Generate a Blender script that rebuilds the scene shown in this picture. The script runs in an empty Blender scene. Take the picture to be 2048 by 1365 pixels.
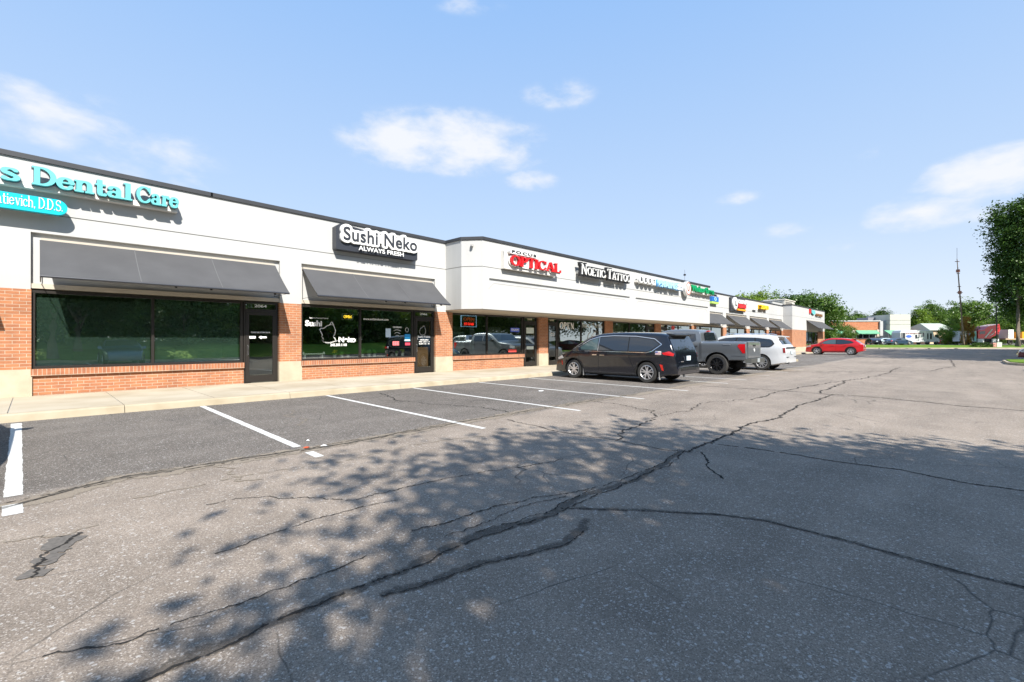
import bpy, bmesh, math, random
import numpy as np
from mathutils import Vector, Matrix

S = bpy.context.scene
COL = S.collection
rad = math.radians

# ------------------------------------------------------------------ camera
cd = bpy.data.cameras.new("camera")
cam = bpy.data.objects.new("camera", cd)
COL.objects.link(cam)
cam.location = (0, 0, 1.38)
cam.rotation_euler = (rad(90), 0, rad(44.088 - 90))
cd.sensor_width = 36.0
cd.lens = 925.0 / 2048 * 36
cd.shift_y = -1.0 / 2048
cd.clip_start = 0.05
cd.clip_end = 3000
S.camera = cam

# ------------------------------------------------------------------ sun and sky
SUN_FROM = Vector((-0.39, -1.0, 0.96)).normalized()
SUN_EL = math.asin(SUN_FROM.z)
ld = bpy.data.lights.new("sun", 'SUN')
ld.energy = 5.0
ld.angle = rad(0.4)
ld.color = (1.0, 0.955, 0.88)
sun = bpy.data.objects.new("sun", ld)
COL.objects.link(sun)
sun.rotation_euler = SUN_FROM.to_track_quat('Z', 'Y').to_euler()
sun.location = (0, 0, 60)

W = bpy.data.worlds.new("World")
S.world = W
W.use_nodes = True
wn, wl = W.node_tree.nodes, W.node_tree.links
wn.clear()


def N(nodes, typ, **kw):
    n = nodes.new(typ)
    for k, v in kw.items():
        if hasattr(n, k):
            setattr(n, k, v)
        else:
            n.inputs[k].default_value = v
    return n


def math_node(nodes, links, op, a, b=None, c=None, clamp=False):
    n = nodes.new('ShaderNodeMath')
    n.operation = op
    n.use_clamp = clamp
    for i, v in enumerate((a, b, c)):
        if v is None:
            continue
        if isinstance(v, (int, float)):
            n.inputs[i].default_value = v
        else:
            links.new(v, n.inputs[i])
    return n.outputs[0]


sky = N(wn, 'ShaderNodeTexSky', sky_type='NISHITA', sun_disc=False, sun_elevation=SUN_EL,
        sun_rotation=math.atan2(SUN_FROM.x, SUN_FROM.y), altitude=200, air_density=1.0,
        dust_density=0.3, ozone_density=2.0)
wtc = wn.new('ShaderNodeTexCoord')


def vdot(v):
    n = wn.new('ShaderNodeVectorMath')
    n.operation = 'DOT_PRODUCT'
    wl.new(wtc.outputs['Generated'], n.inputs[0])
    n.inputs[1].default_value = v
    return n.outputs['Value']


# soft fair-weather clouds, each given by its compass bearing, height and size in the sky
# (bearing measured from +X towards +Y, degrees above the horizon, half width, half height, density)
CLOUDS = [(52.0, 23.0, 14.0, 4.2, 1.25), (57.0, 22.8, 8.0, 3.4, 1.2), (47.5, 23.6, 7.0, 2.9, .62),
          (38.5, 27.9, 5.2, 2.0, .66), (41.8, 19.0, 4.4, 1.7, .66), (89.0, 19.0, 9.0, 3.6, .74),
          (82.5, 17.6, 8.0, 3.6, .58), (79.5, 15.4, 4.5, 1.5, .5),
          (-2.2, 14.0, 6.4, 2.6, 1.3), (2.6, 11.7, 5.4, 2.1, 1.15), (-2.5, 11.0, 4.5, 1.6, .5), (14.0, 11.6, 3.4, 1.1, .58),
          (18.3, 15.4, 3.2, 1.1, .46), (8.3, 9.2, 3.4, .9, .5), (49.2, 35.8, 5, 1.2, .45), (7.0, 18.0, 3.0, 1.0, .42),
          (-140, 30, 20, 8, 1.0), (-100, 24, 16, 6, 1.0), (-50, 22, 14, 4, .9), (150, 30, 20, 8, .9)]
best = None
for (az, el, hw, hh, dens) in CLOUDS:
    a, e = rad(az), rad(el)
    C = Vector((math.cos(a) * math.cos(e), math.sin(a) * math.cos(e), math.sin(e)))
    T = Vector((math.sin(a), -math.cos(a), 0))
    U = T.cross(C).normalized()
    if U.z < 0:
        U = -U
    c = vdot(C)
    cc = math_node(wn, wl, 'MAXIMUM', c, 0.02)
    u = math_node(wn, wl, 'DIVIDE', vdot(T), math_node(wn, wl, 'MULTIPLY', cc, math.tan(rad(hw))))
    v = math_node(wn, wl, 'DIVIDE', vdot(U), math_node(wn, wl, 'MULTIPLY', cc, math.tan(rad(hh))))
    u2 = math_node(wn, wl, 'MULTIPLY', u, u)
    v2 = math_node(wn, wl, 'MULTIPLY', v, v)
    r = math_node(wn, wl, 'SQRT', math_node(wn, wl, 'ADD', u2, v2))
    m = math_node(wn, wl, 'MULTIPLY', math_node(wn, wl, 'SUBTRACT', 1.0, r), dens)
    best = m if best is None else math_node(wn, wl, 'MAXIMUM', best, m)
wmap = N(wn, 'ShaderNodeMapping')
wmap.inputs['Scale'].default_value = (1, 1, 2.1)
wl.new(wtc.outputs['Generated'], wmap.inputs[0])
wno = N(wn, 'ShaderNodeTexNoise')
wno.inputs['Scale'].default_value = 12.0
wno.inputs['Detail'].default_value = 7.0
wno.inputs['Roughness'].default_value = 0.56
wno.inputs['Distortion'].default_value = 0.15
wl.new(wmap.outputs[0], wno.inputs['Vector'])
nz = math_node(wn, wl, 'MULTIPLY', math_node(wn, wl, 'SUBTRACT', wno.outputs['Fac'], 0.5), 2.2)
f = math_node(wn, wl, 'ADD', best, nz)
f = math_node(wn, wl, 'MULTIPLY', f, math_node(wn, wl, 'MULTIPLY', best, 4.0, clamp=True), clamp=True)
mr = wn.new('ShaderNodeMapRange')
mr.interpolation_type = 'SMOOTHSTEP'
mr.inputs['From Min'].default_value = 0.0
mr.inputs['From Max'].default_value = 1.15
mr.inputs['To Max'].default_value = 0.95
wl.new(f, mr.inputs['Value'])
cmix = wn.new('ShaderNodeMix')
cmix.data_type = 'RGBA'
wl.new(mr.outputs[0], cmix.inputs['Factor'])
# thin high haze: the clear sky is veiled by a pale blue that whitens towards the horizon
wsep = wn.new('ShaderNodeSeparateXYZ')
wl.new(wtc.outputs['Generated'], wsep.inputs[0])
wr = wn.new('ShaderNodeValToRGB')
wr.color_ramp.elements[0].position = 0.0
wr.color_ramp.elements[0].color = (.88, .94, 1.04, 1)
wr.color_ramp.elements[1].position = 0.62
wr.color_ramp.elements[1].color = (.345, .60, 1.04, 1)
e3 = wr.color_ramp.elements.new(0.22)
e3.color = (.60, .78, 1.05, 1)
wl.new(wsep.outputs['Z'], wr.inputs[0])
wsc = wn.new('ShaderNodeVectorMath')
wsc.operation = 'SCALE'
wsc.inputs['Scale'].default_value = 6.3
wl.new(wr.outputs[0], wsc.inputs[0])
veil = wn.new('ShaderNodeMix')
veil.data_type = 'RGBA'
veil.inputs['Factor'].default_value = 0.88
wl.new(sky.outputs[0], veil.inputs['A'])
wl.new(wsc.outputs[0], veil.inputs['B'])
wl.new(veil.outputs['Result'], cmix.inputs['A'])
cmix.inputs['B'].default_value = (6.1, 6.2, 6.45, 1)
bg = wn.new('ShaderNodeBackground')
bg.inputs['Strength'].default_value = 0.085
wl.new(cmix.outputs['Result'], bg.inputs['Color'])
wo = wn.new('ShaderNodeOutputWorld')
wl.new(bg.outputs[0], wo.inputs['Surface'])

S.view_settings.view_transform = 'Standard'
S.view_settings.look = 'None'
S.view_settings.exposure = 0.88
S.view_settings.gamma = 1
S.render.engine = 'CYCLES'
S.cycles.max_bounces = 7
S.cycles.transparent_max_bounces = 12
S.cycles.sample_clamp_indirect = 6

# ------------------------------------------------------------------ materials
MATS = {}


def mat(name, color, rough=0.6, metal=0.0, spec=0.5, var=0.0, scale=3.0, bump=0.0, bscale=40.0, coat=0.0,
        color2=None, emit=None, estr=0.0, detail=4.0, trans=0.0):
    if name in MATS:
        return MATS[name]
    m = bpy.data.materials.new(name)
    m.use_nodes = True
    nt = m.node_tree
    b = nt.nodes['Principled BSDF']
    b.inputs['Roughness'].default_value = rough
    b.inputs['Metallic'].default_value = metal
    b.inputs['Specular IOR Level'].default_value = spec
    b.inputs['Coat Weight'].default_value = coat
    b.inputs['Coat Roughness'].default_value = 0.03
    b.inputs['Base Color'].default_value = (*color, 1)
    if emit:
        b.inputs['Emission Color'].default_value = (*emit, 1)
        b.inputs['Emission Strength'].default_value = estr
    if var or color2 or bump:
        tc = nt.nodes.new('ShaderNodeTexCoord')
    if var or color2:
        no = nt.nodes.new('ShaderNodeTexNoise')
        no.inputs['Scale'].default_value = scale
        no.inputs['Detail'].default_value = detail
        nt.links.new(tc.outputs['Object'], no.inputs['Vector'])
        cr = nt.nodes.new('ShaderNodeValToRGB')
        cr.color_ramp.elements[0].position = 0.3
        cr.color_ramp.elements[1].position = 0.7
        c2 = color2 or tuple(min(1, c * (1 + var)) for c in color)
        c1 = color if color2 else tuple(c * (1 - var) for c in color)
        cr.color_ramp.elements[0].color = (*c1, 1)
        cr.color_ramp.elements[1].color = (*c2, 1)
        nt.links.new(no.outputs['Fac'], cr.inputs[0])
        nt.links.new(cr.outputs[0], b.inputs['Base Color'])
    if bump:
        n2 = nt.nodes.new('ShaderNodeTexNoise')
        n2.inputs['Scale'].default_value = bscale
        n2.inputs['Detail'].default_value = 3
        nt.links.new(tc.outputs['Object'], n2.inputs['Vector'])
        bp = nt.nodes.new('ShaderNodeBump')
        bp.inputs['Strength'].default_value = bump
        bp.inputs['Distance'].default_value = 0.01
        nt.links.new(n2.outputs['Fac'], bp.inputs['Height'])
        nt.links.new(bp.outputs[0], b.inputs['Normal'])
    MATS[name] = m
    return m


def brick_mat(name, c1, c2, mortar, bw=0.215, rh=0.0725, soldier=False, offset=0.5):
    m = bpy.data.materials.new(name)
    m.use_nodes = True
    nt = m.node_tree
    L = nt.links
    b = nt.nodes['Principled BSDF']
    b.inputs['Roughness'].default_value = 0.85
    b.inputs['Specular IOR Level'].default_value = 0.25
    tc = nt.nodes.new('ShaderNodeTexCoord')
    sp = nt.nodes.new('ShaderNodeSeparateXYZ')
    L.new(tc.outputs['Object'], sp.inputs[0])
    ad = math_node(nt.nodes, L, 'ADD', sp.outputs['X'], sp.outputs['Y'])
    cb = nt.nodes.new('ShaderNodeCombineXYZ')
    L.new(ad, cb.inputs['X'])
    L.new(sp.outputs['Z'], cb.inputs['Y'])
    br = nt.nodes.new('ShaderNodeTexBrick')
    br.offset = offset
    br.inputs['Scale'].default_value = 1.0
    br.inputs['Brick Width'].default_value = bw
    br.inputs['Row Height'].default_value = rh
    br.inputs['Mortar Size'].default_value = 0.0055
    br.inputs['Mortar Smooth'].default_value = 0.2
    br.inputs['Color1'].default_value = (*c1, 1)
    br.inputs['Color2'].default_value = (*c2, 1)
    br.inputs['Mortar'].default_value = (*mortar, 1)
    L.new(cb.outputs[0], br.inputs['Vector'])
    # patchy tone, some dark bricks
    no = nt.nodes.new('ShaderNodeTexNoise')
    no.inputs['Scale'].default_value = 2.2
    no.inputs['Detail'].default_value = 5
    L.new(tc.outputs['Object'], no.inputs['Vector'])
    n3 = nt.nodes.new('ShaderNodeTexNoise')
    n3.inputs['Scale'].default_value = 14
    n3.inputs['Detail'].default_value = 2
    mp = nt.nodes.new('ShaderNodeMapping')
    mp.inputs['Scale'].default_value = (0.35, 0.35, 1.0)
    L.new(tc.outputs['Object'], mp.inputs[0])
    L.new(mp.outputs[0], n3.inputs['Vector'])
    mr_ = nt.nodes.new('ShaderNodeMapRange')
    mr_.inputs['From Min'].default_value = 0.3
    mr_.inputs['From Max'].default_value = 0.7
    mr_.inputs['To Min'].default_value = 0.72
    mr_.inputs['To Max'].default_value = 1.12
    L.new(math_node(nt.nodes, L, 'MULTIPLY', math_node(nt.nodes, L, 'ADD', no.outputs['Fac'], n3.outputs['Fac']), 0.5),
          mr_.inputs[0])
    mx = nt.nodes.new('ShaderNodeMix')
    mx.data_type = 'RGBA'
    mx.blend_type = 'MULTIPLY'
    mx.inputs['Factor'].default_value = 1
    L.new(br.outputs['Color'], mx.inputs['A'])
    L.new(mr_.outputs[0], mx.inputs['B'])
    L.new(mx.outputs['Result'], b.inputs['Base Color'])
    bp = nt.nodes.new('ShaderNodeBump')
    bp.inputs['Strength'].default_value = 0.5
    bp.inputs['Distance'].default_value = 0.006
    bp.invert = True
    L.new(br.outputs['Fac'], bp.inputs['Height'])
    L.new(bp.outputs[0], b.inputs['Normal'])
    return m


def glass_mat(name, tint, refl=0.08, ior=1.7, rough=0.0):
    m = bpy.data.materials.new(name)
    m.use_nodes = True
    nt = m.node_tree
    L = nt.links
    nt.nodes.clear()
    out = nt.nodes.new('ShaderNodeOutputMaterial')
    mx = nt.nodes.new('ShaderNodeMixShader')
    tr = nt.nodes.new('ShaderNodeBsdfTransparent')
    tr.inputs[0].default_value = (*tint, 1)
    gl = nt.nodes.new('ShaderNodeBsdfGlossy')
    gl.inputs['Roughness'].default_value = rough
    gl.inputs['Color'].default_value = (0.92, 1.0, 0.97, 1)
    lw = nt.nodes.new('ShaderNodeLayerWeight')
    lw.inputs['Blend'].default_value = 0.5
    tc = nt.nodes.new('ShaderNodeTexCoord')
    no = nt.nodes.new('ShaderNodeTexNoise')
    no.inputs['Scale'].default_value = 0.9
    no.inputs['Detail'].default_value = 1
    L.new(tc.outputs['Object'], no.inputs['Vector'])
    bp = nt.nodes.new('ShaderNodeBump')
    bp.inputs['Strength'].default_value = 0.12
    bp.inputs['Distance'].default_value = 0.02
    L.new(no.outputs['Fac'], bp.inputs['Height'])
    L.new(bp.outputs[0], gl.inputs['Normal'])
    fac = math_node(nt.nodes, L, 'MULTIPLY_ADD', math_node(nt.nodes, L, 'POWER', lw.outputs['Facing'], 4.0), 1 - refl, refl, clamp=True)
    L.new(fac, mx.inputs[0])
    L.new(tr.outputs[0], mx.inputs[1])
    L.new(gl.outputs[0], mx.inputs[2])
    L.new(mx.outputs[0], out.inputs[0])
    return m


M_STUCCO = mat('stucco', (0.450, 0.450, 0.441), 0.9, spec=0.2, var=0.035, scale=0.5, bump=0.15, bscale=120)
def stain(m, x_scale=2.6, z_scale=.16, amt=.10):
    nt = m.node_tree
    L = nt.links
    b = nt.nodes['Principled BSDF']
    src = b.inputs['Base Color'].links[0].from_socket
    tc = nt.nodes.new('ShaderNodeTexCoord')
    mp = nt.nodes.new('ShaderNodeMapping')
    mp.inputs['Scale'].default_value = (x_scale, x_scale, z_scale)
    L.new(tc.outputs['Object'], mp.inputs[0])
    no = nt.nodes.new('ShaderNodeTexNoise')
    no.inputs['Scale'].default_value = 1.0
    no.inputs['Detail'].default_value = 6
    no.inputs['Roughness'].default_value = .62
    L.new(mp.outputs[0], no.inputs['Vector'])
    r = nt.nodes.new('ShaderNodeMapRange')
    r.inputs['From Min'].default_value = .48
    r.inputs['From Max'].default_value = .72
    r.inputs['To Min'].default_value = 1.0
    r.inputs['To Max'].default_value = 1.0 - amt
    L.new(no.outputs['Fac'], r.inputs[0])
    mx = nt.nodes.new('ShaderNodeMix')
    mx.data_type = 'RGBA'
    mx.blend_type = 'MULTIPLY'
    mx.inputs['Factor'].default_value = 1
    L.new(src, mx.inputs['A'])
    L.new(r.outputs[0], mx.inputs['B'])
    L.new(mx.outputs['Result'], b.inputs['Base Color'])


stain(M_STUCCO, 1.7, .13, .07)
M_JOINT = mat('stucco_joint', (0.30, 0.29, 0.27), 0.9)
M_COPING = mat('coping_metal', (0.035, 0.037, 0.042), 0.55, spec=0.4, var=0.15, scale=1.5)
M_BRICK = brick_mat('brick', (0.44, 0.185, 0.088), (0.35, 0.145, 0.076), (0.47, 0.37, 0.28))
M_BRICKS = brick_mat('sill_brick', (0.43, 0.175, 0.086), (0.30, 0.118, 0.066), (0.47, 0.37, 0.28), bw=0.0725, rh=0.30, offset=0.0)
M_STONE = mat('pier_stone', (0.42, 0.36, 0.265), 0.9, var=0.12, scale=3, bump=0.2, bscale=60)
M_TRIM = mat('tan_trim', (0.46, 0.41, 0.34), 0.85, var=0.05)
M_BRONZE = mat('bronze_frame', (0.028, 0.024, 0.021), 0.42, metal=0.3)
M_ALU = mat('aluminium', (0.55, 0.56, 0.57), 0.35, metal=0.9)
M_GLASS = glass_mat('shop_glass', (0.52, 0.58, 0.55), 0.47, 1.62)
M_DARKGLASS = glass_mat('clear_glass', (0.58, 0.62, 0.59), 0.22, 1.6)
def haze_mat():  # faint diffuse haze standing in for sunlit dirty glass
    m = bpy.data.materials.new('glass_haze')
    m.use_nodes = True
    nt = m.node_tree
    nt.nodes.clear()
    out = nt.nodes.new('ShaderNodeOutputMaterial')
    mx = nt.nodes.new('ShaderNodeMixShader')
    mx.inputs[0].default_value = .25
    tr = nt.nodes.new('ShaderNodeBsdfTransparent')
    df = nt.nodes.new('ShaderNodeBsdfDiffuse')
    df.inputs[0].default_value = (.60, .92, .78, 1)
    nt.links.new(tr.outputs[0], mx.inputs[1])
    nt.links.new(df.outputs[0], mx.inputs[2])
    nt.links.new(mx.outputs[0], out.inputs[0])
    return m


M_HAZE = haze_mat()
M_FABRIC = mat('awning_fabric', (0.080, 0.080, 0.083), 0.95, spec=0.15, var=0.08, scale=1.6, bump=0.1, bscale=200)
M_ROOM = mat('room_wall', (0.38, 0.36, 0.32), 0.9)
M_ROOMF = mat('room_floor', (0.16, 0.15, 0.13), 0.7)
M_WHITE = mat('white_vinyl', (0.90, 0.90, 0.88), 0.5)
M_BLACK = mat('black_paint', (0.012, 0.012, 0.014), 0.45)
M_CHAR = mat('charcoal_sign', (0.03, 0.033, 0.042), 0.4)
M_RUBBER = mat('rubber', (0.030, 0.029, 0.027), 0.85, var=0.2, scale=8)
M_CHROME = mat('chrome', (0.75, 0.76, 0.78), 0.12, metal=1.0)

# ------------------------------------------------------------------ mesh helpers


class MB:
    def __init__(s):
        s.v, s.f, s.m = [], [], []

    def add(s, vs, fs, mi=0):
        o = len(s.v)
        s.v += [tuple(p) for p in vs]
        s.f += [tuple(i + o for i in f) for f in fs]
        s.m += [mi] * len(fs)
        return s

    def box(s, x0, x1, y0, y1, z0, z1, mi=0, rot=None, at=None):
        vs = [(x, y, z) for z in (z0, z1) for y in (y0, y1) for x in (x0, x1)]
        if rot is not None:
            vs = [rot @ Vector(p) for p in vs]
        if at is not None:
            vs = [Vector(p) + Vector(at) for p in vs]
        return s.add(vs, [(0, 2, 3, 1), (4, 5, 7, 6), (0, 1, 5, 4), (2, 6, 7, 3), (0, 4, 6, 2), (1, 3, 7, 5)], mi)

    def quad(s, a, b, c, d, mi=0):
        return s.add([a, b, c, d], [(0, 1, 2, 3)], mi)

    def prism(s, pts, z0, z1, mi=0):
        n = len(pts)
        vs = [(p[0], p[1], z0) for p in pts] + [(p[0], p[1], z1) for p in pts]
        fs = [tuple(reversed(range(n))), tuple(range(n, 2 * n))] + [(i, (i + 1) % n, n + (i + 1) % n, n + i) for i in range(n)]
        return s.add(vs, fs, mi)

    def tube(s, pts, r, n=8, mi=0, cap=True):
        pts = [Vector(p) for p in pts]
        rr = r if isinstance(r, (list, tuple)) else [r] * len(pts)
        vs, fs = [], []
        for i, p in enumerate(pts):
            d = (pts[min(i + 1, len(pts) - 1)] - pts[max(i - 1, 0)]).normalized()
            a = d.cross(Vector((0, 0, 1)))
            if a.length < 1e-3:
                a = Vector((1, 0, 0))
            a.normalize()
            b = d.cross(a)
            for k in range(n):
                t = 2 * math.pi * k / n
                vs.append(p + (a * math.cos(t) + b * math.sin(t)) * rr[i])
        for i in range(len(pts) - 1):
            for k in range(n):
                k2 = (k + 1) % n
                fs.append((i * n + k, i * n + k2, (i + 1) * n + k2, (i + 1) * n + k))
        if cap:
            fs.append(tuple(reversed(range(n))))
            fs.append(tuple(range((len(pts) - 1) * n, len(pts) * n)))
        return s.add(vs, fs, mi)

    def lathe(s, prof, n=32, mi=0, axis='y', at=(0, 0, 0)):
        """prof: list of (radius, along)"""
        vs, fs = [], []
        for (r, h) in prof:
            for k in range(n):
                t = 2 * math.pi * k / n
                if axis == 'y':
                    vs.append((at[0] + r * math.cos(t), at[1] + h, at[2] + r * math.sin(t)))
                else:
                    vs.append((at[0] + r * math.cos(t), at[1] + r * math.sin(t), at[2] + h))
        for i in range(len(prof) - 1):
            for k in range(n):
                k2 = (k + 1) % n
                fs.append((i * n + k, i * n + k2, (i + 1) * n + k2, (i + 1) * n + k))
        return s.add(vs, fs, mi)

    def build(s, name, mats, parent=None, smooth=False, loc=None, fix=False):
        me = bpy.data.meshes.new(name)
        me.from_pydata(s.v, [], s.f)
        if not isinstance(mats, (list, tuple)):
            mats = [mats]
        for m in mats:
            me.materials.append(m)
        if len(mats) > 1:
            me.polygons.foreach_set('material_index', s.m)
        if fix:
            bm = bmesh.new()
            bm.from_mesh(me)
            bmesh.ops.recalc_face_normals(bm, faces=bm.faces)
            bm.to_mesh(me)
            bm.free()
        if smooth:
            me.polygons.foreach_set('use_smooth', [True] * len(me.polygons))
            try:
                me.set_sharp_from_angle(angle=rad(40))
            except Exception:
                pass
        me.update()
        o = bpy.data.objects.new(name, me)
        COL.objects.link(o)
        if parent:
            o.parent = parent
        if loc:
            o.location = loc
        return o


def tag(o, label=None, cat=None, group=None, kind=None):
    if label:
        o['label'] = label
    if cat:
        o['category'] = cat
    if group:
        o['group'] = group
    if kind:
        o['kind'] = kind
    return o


def thing(name, label, cat, loc=(0, 0, 0), rz=0.0, group=None):
    o = bpy.data.objects.new(name, None)
    o.empty_display_size = 0.3
    COL.objects.link(o)
    o.location = loc
    o.rotation_euler = (0, 0, rz)
    return tag(o, label, cat, group)


def copy_tree(o, parent=None):
    c = o.copy()
    COL.objects.link(c)
    if parent:
        c.parent = parent
    for ch in list(o.children):
        copy_tree(ch, c)
    return c


def struct(o):
    o['kind'] = 'structure'
    return o


# ------------------------------------------------------------------ ground
TH = rad(44.088)
FW = Vector((math.cos(TH), math.sin(TH), 0))      # the far street lies across this bearing
RT = Vector((math.sin(TH), -math.cos(TH), 0))


def DR(d, r, z=0.0):
    p = FW * d + RT * r
    return (p.x, p.y, z)


def asphalt_mat():
    m = bpy.data.materials.new('asphalt')
    m.use_nodes = True
    nt = m.node_tree
    L = nt.links
    b = nt.nodes['Principled BSDF']
    b.inputs['Specular IOR Level'].default_value = 0.16
    tc = nt.nodes.new('ShaderNodeTexCoord')

    def noise(scale, detail=4, rough=0.5, dist=0.0, vec=None):
        n = nt.nodes.new('ShaderNodeTexNoise')
        n.inputs['Scale'].default_value = scale
        n.inputs['Detail'].default_value = detail
        n.inputs['Roughness'].default_value = rough
        n.inputs['Distortion'].default_value = dist
        L.new(vec or tc.outputs['Object'], n.inputs['Vector'])
        return n.outputs['Fac']

    def rng(v, a, b_, c, d):
        n = nt.nodes.new('ShaderNodeMapRange')
        n.inputs['From Min'].default_value = a
        n.inputs['From Max'].default_value = b_
        n.inputs['To Min'].default_value = c
        n.inputs['To Max'].default_value = d
        L.new(v, n.inputs['Value'])
        return n.outputs[0]

    def mixc(f, a, b_, blend='MIX'):
        n = nt.nodes.new('ShaderNodeMix')
        n.data_type = 'RGBA'
        n.blend_type = blend
        if isinstance(f, (int, float)):
            n.inputs['Factor'].default_value = f
        else:
            L.new(f, n.inputs['Factor'])
        for k, v in (('A', a), ('B', b_)):
            if isinstance(v, tuple):
                n.inputs[k].default_value = (*v, 1)
            else:
                L.new(v, n.inputs[k])
        return n.outputs['Result']
    sp = nt.nodes.new('ShaderNodeSeparateXYZ')
    L.new(tc.outputs['Object'], sp.inputs[0])
    # driving lane: worn, tan-grey; stalls: darker, younger surface
    edge = math_node(nt.nodes, L, 'ADD', sp.outputs['Y'], rng(noise(1.1, 3), 0, 1, -.35, .35))
    stall = rng(edge, 5.85, 6.1, 0, 1)
    c = mixc(stall, (0.258, 0.213, 0.172), (0.140, 0.123, 0.107))
    big = rng(noise(0.16, 5, 0.55), 0.3, 0.7, 0.82, 1.16)
    mpl = nt.nodes.new('ShaderNodeMapping')
    mpl.inputs['Scale'].default_value = (0.18, 1.6, 1)
    L.new(tc.outputs['Object'], mpl.inputs[0])
    mid = math_node(nt.nodes, L, 'MULTIPLY', rng(noise(1.3, 6, 0.65), 0.3, 0.7, 0.84, 1.16), rng(noise(1.0, 4, 0.6, 0.2, mpl.outputs[0]), 0.3, 0.7, 0.88, 1.10))
    c = mixc(1.0, c, math_node(nt.nodes, L, 'MULTIPLY', big, mid), 'MULTIPLY')
    # oil-darkened spots in the stalls
    mp = nt.nodes.new('ShaderNodeMapping')
    mp.inputs['Scale'].default_value = (1, 0.45, 1)
    L.new(tc.outputs['Object'], mp.inputs[0])
    oil = rng(noise(0.75, 4, 0.6, 0.3, mp.outputs[0]), 0.60, 0.74, 0, 0.45)
    c = mixc(math_node(nt.nodes, L, 'MULTIPLY', oil, stall), c, (0.055, 0.054, 0.053))
    # aggregate: pale and dark stones
    vo = nt.nodes.new('ShaderNodeTexVoronoi')
    vo.inputs['Scale'].default_value = 150
    vo.inputs['Randomness'].default_value = 1
    L.new(tc.outputs['Object'], vo.inputs['Vector'])
    sv = nt.nodes.new('ShaderNodeSeparateColor')
    L.new(vo.outputs['Color'], sv.inputs[0])
    pale = rng(sv.outputs['Red'], 0.88, 0.93, 0, 0.55)
    dark = rng(sv.outputs['Green'], 0.55, 0.75, 0, 0.50)
    c = mixc(dark, c, mixc(1.0, c, (0.42, 0.42, 0.44), 'MULTIPLY'))
    c = mixc(pale, c, (0.50, 0.45, 0.40))
    vo2 = nt.nodes.new('ShaderNodeTexVoronoi')
    vo2.inputs['Scale'].default_value = 75
    L.new(tc.outputs['Object'], vo2.inputs['Vector'])
    sv2 = nt.nodes.new('ShaderNodeSeparateColor')
    L.new(vo2.outputs['Color'], sv2.inputs[0])
    c = mixc(rng(sv2.outputs['Blue'], 0.965, 0.98, 0, 0.45), c, (0.55, 0.53, 0.50))
    fine = rng(noise(160, 2), 0.3, 0.7, 0.78, 1.22)
    c = mixc(1.0, c, fine, 'MULTIPLY')
    # hairline cracks: ridges of a distorted cell pattern, only in places
    wv = nt.nodes.new('ShaderNodeTexNoise')
    wv.inputs['Scale'].default_value = 2.5
    L.new(tc.outputs['Object'], wv.inputs['Vector'])
    mxv = nt.nodes.new('ShaderNodeMix')
    mxv.data_type = 'RGBA'
    mxv.inputs['Factor'].default_value = 0.12
    L.new(tc.outputs['Object'], mxv.inputs['A'])
    L.new(wv.outputs['Color'], mxv.inputs['B'])
    vc = nt.nodes.new('ShaderNodeTexVoronoi')
    vc.feature = 'DISTANCE_TO_EDGE'
    vc.inputs['Scale'].default_value = 1.15
    L.new(mxv.outputs['Result'], vc.inputs['Vector'])
    hair = rng(vc.outputs['Distance'], 0.0, 0.009, 1, 0)
    where = rng(noise(0.5, 2), 0.50, 0.60, 0, 0.75)
    c = mixc(math_node(nt.nodes, L, 'MULTIPLY', hair, where), c, (0.035, 0.033, 0.031))
    L.new(c, b.inputs['Base Color'])
    L.new(rng(sv.outputs['Blue'], 0, 1, 0.68, 0.98), b.inputs['Roughness'])
    h = math_node(nt.nodes, L, 'ADD', math_node(nt.nodes, L, 'MULTIPLY', sv.outputs['Blue'], 0.5), noise(60, 4, 0.6))
    bp = nt.nodes.new('ShaderNodeBump')
    bp.inputs['Strength'].default_value = 0.6
    bp.inputs['Distance'].default_value = 0.006
    L.new(h, bp.inputs['Height'])
    L.new(bp.outputs[0], b.inputs['Normal'])
    return m


def grass_mat(name, a, b_):
    return mat(name, a, 0.9, spec=0.15, color2=b_, scale=1.4, bump=0.8, bscale=22, detail=9)


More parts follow.
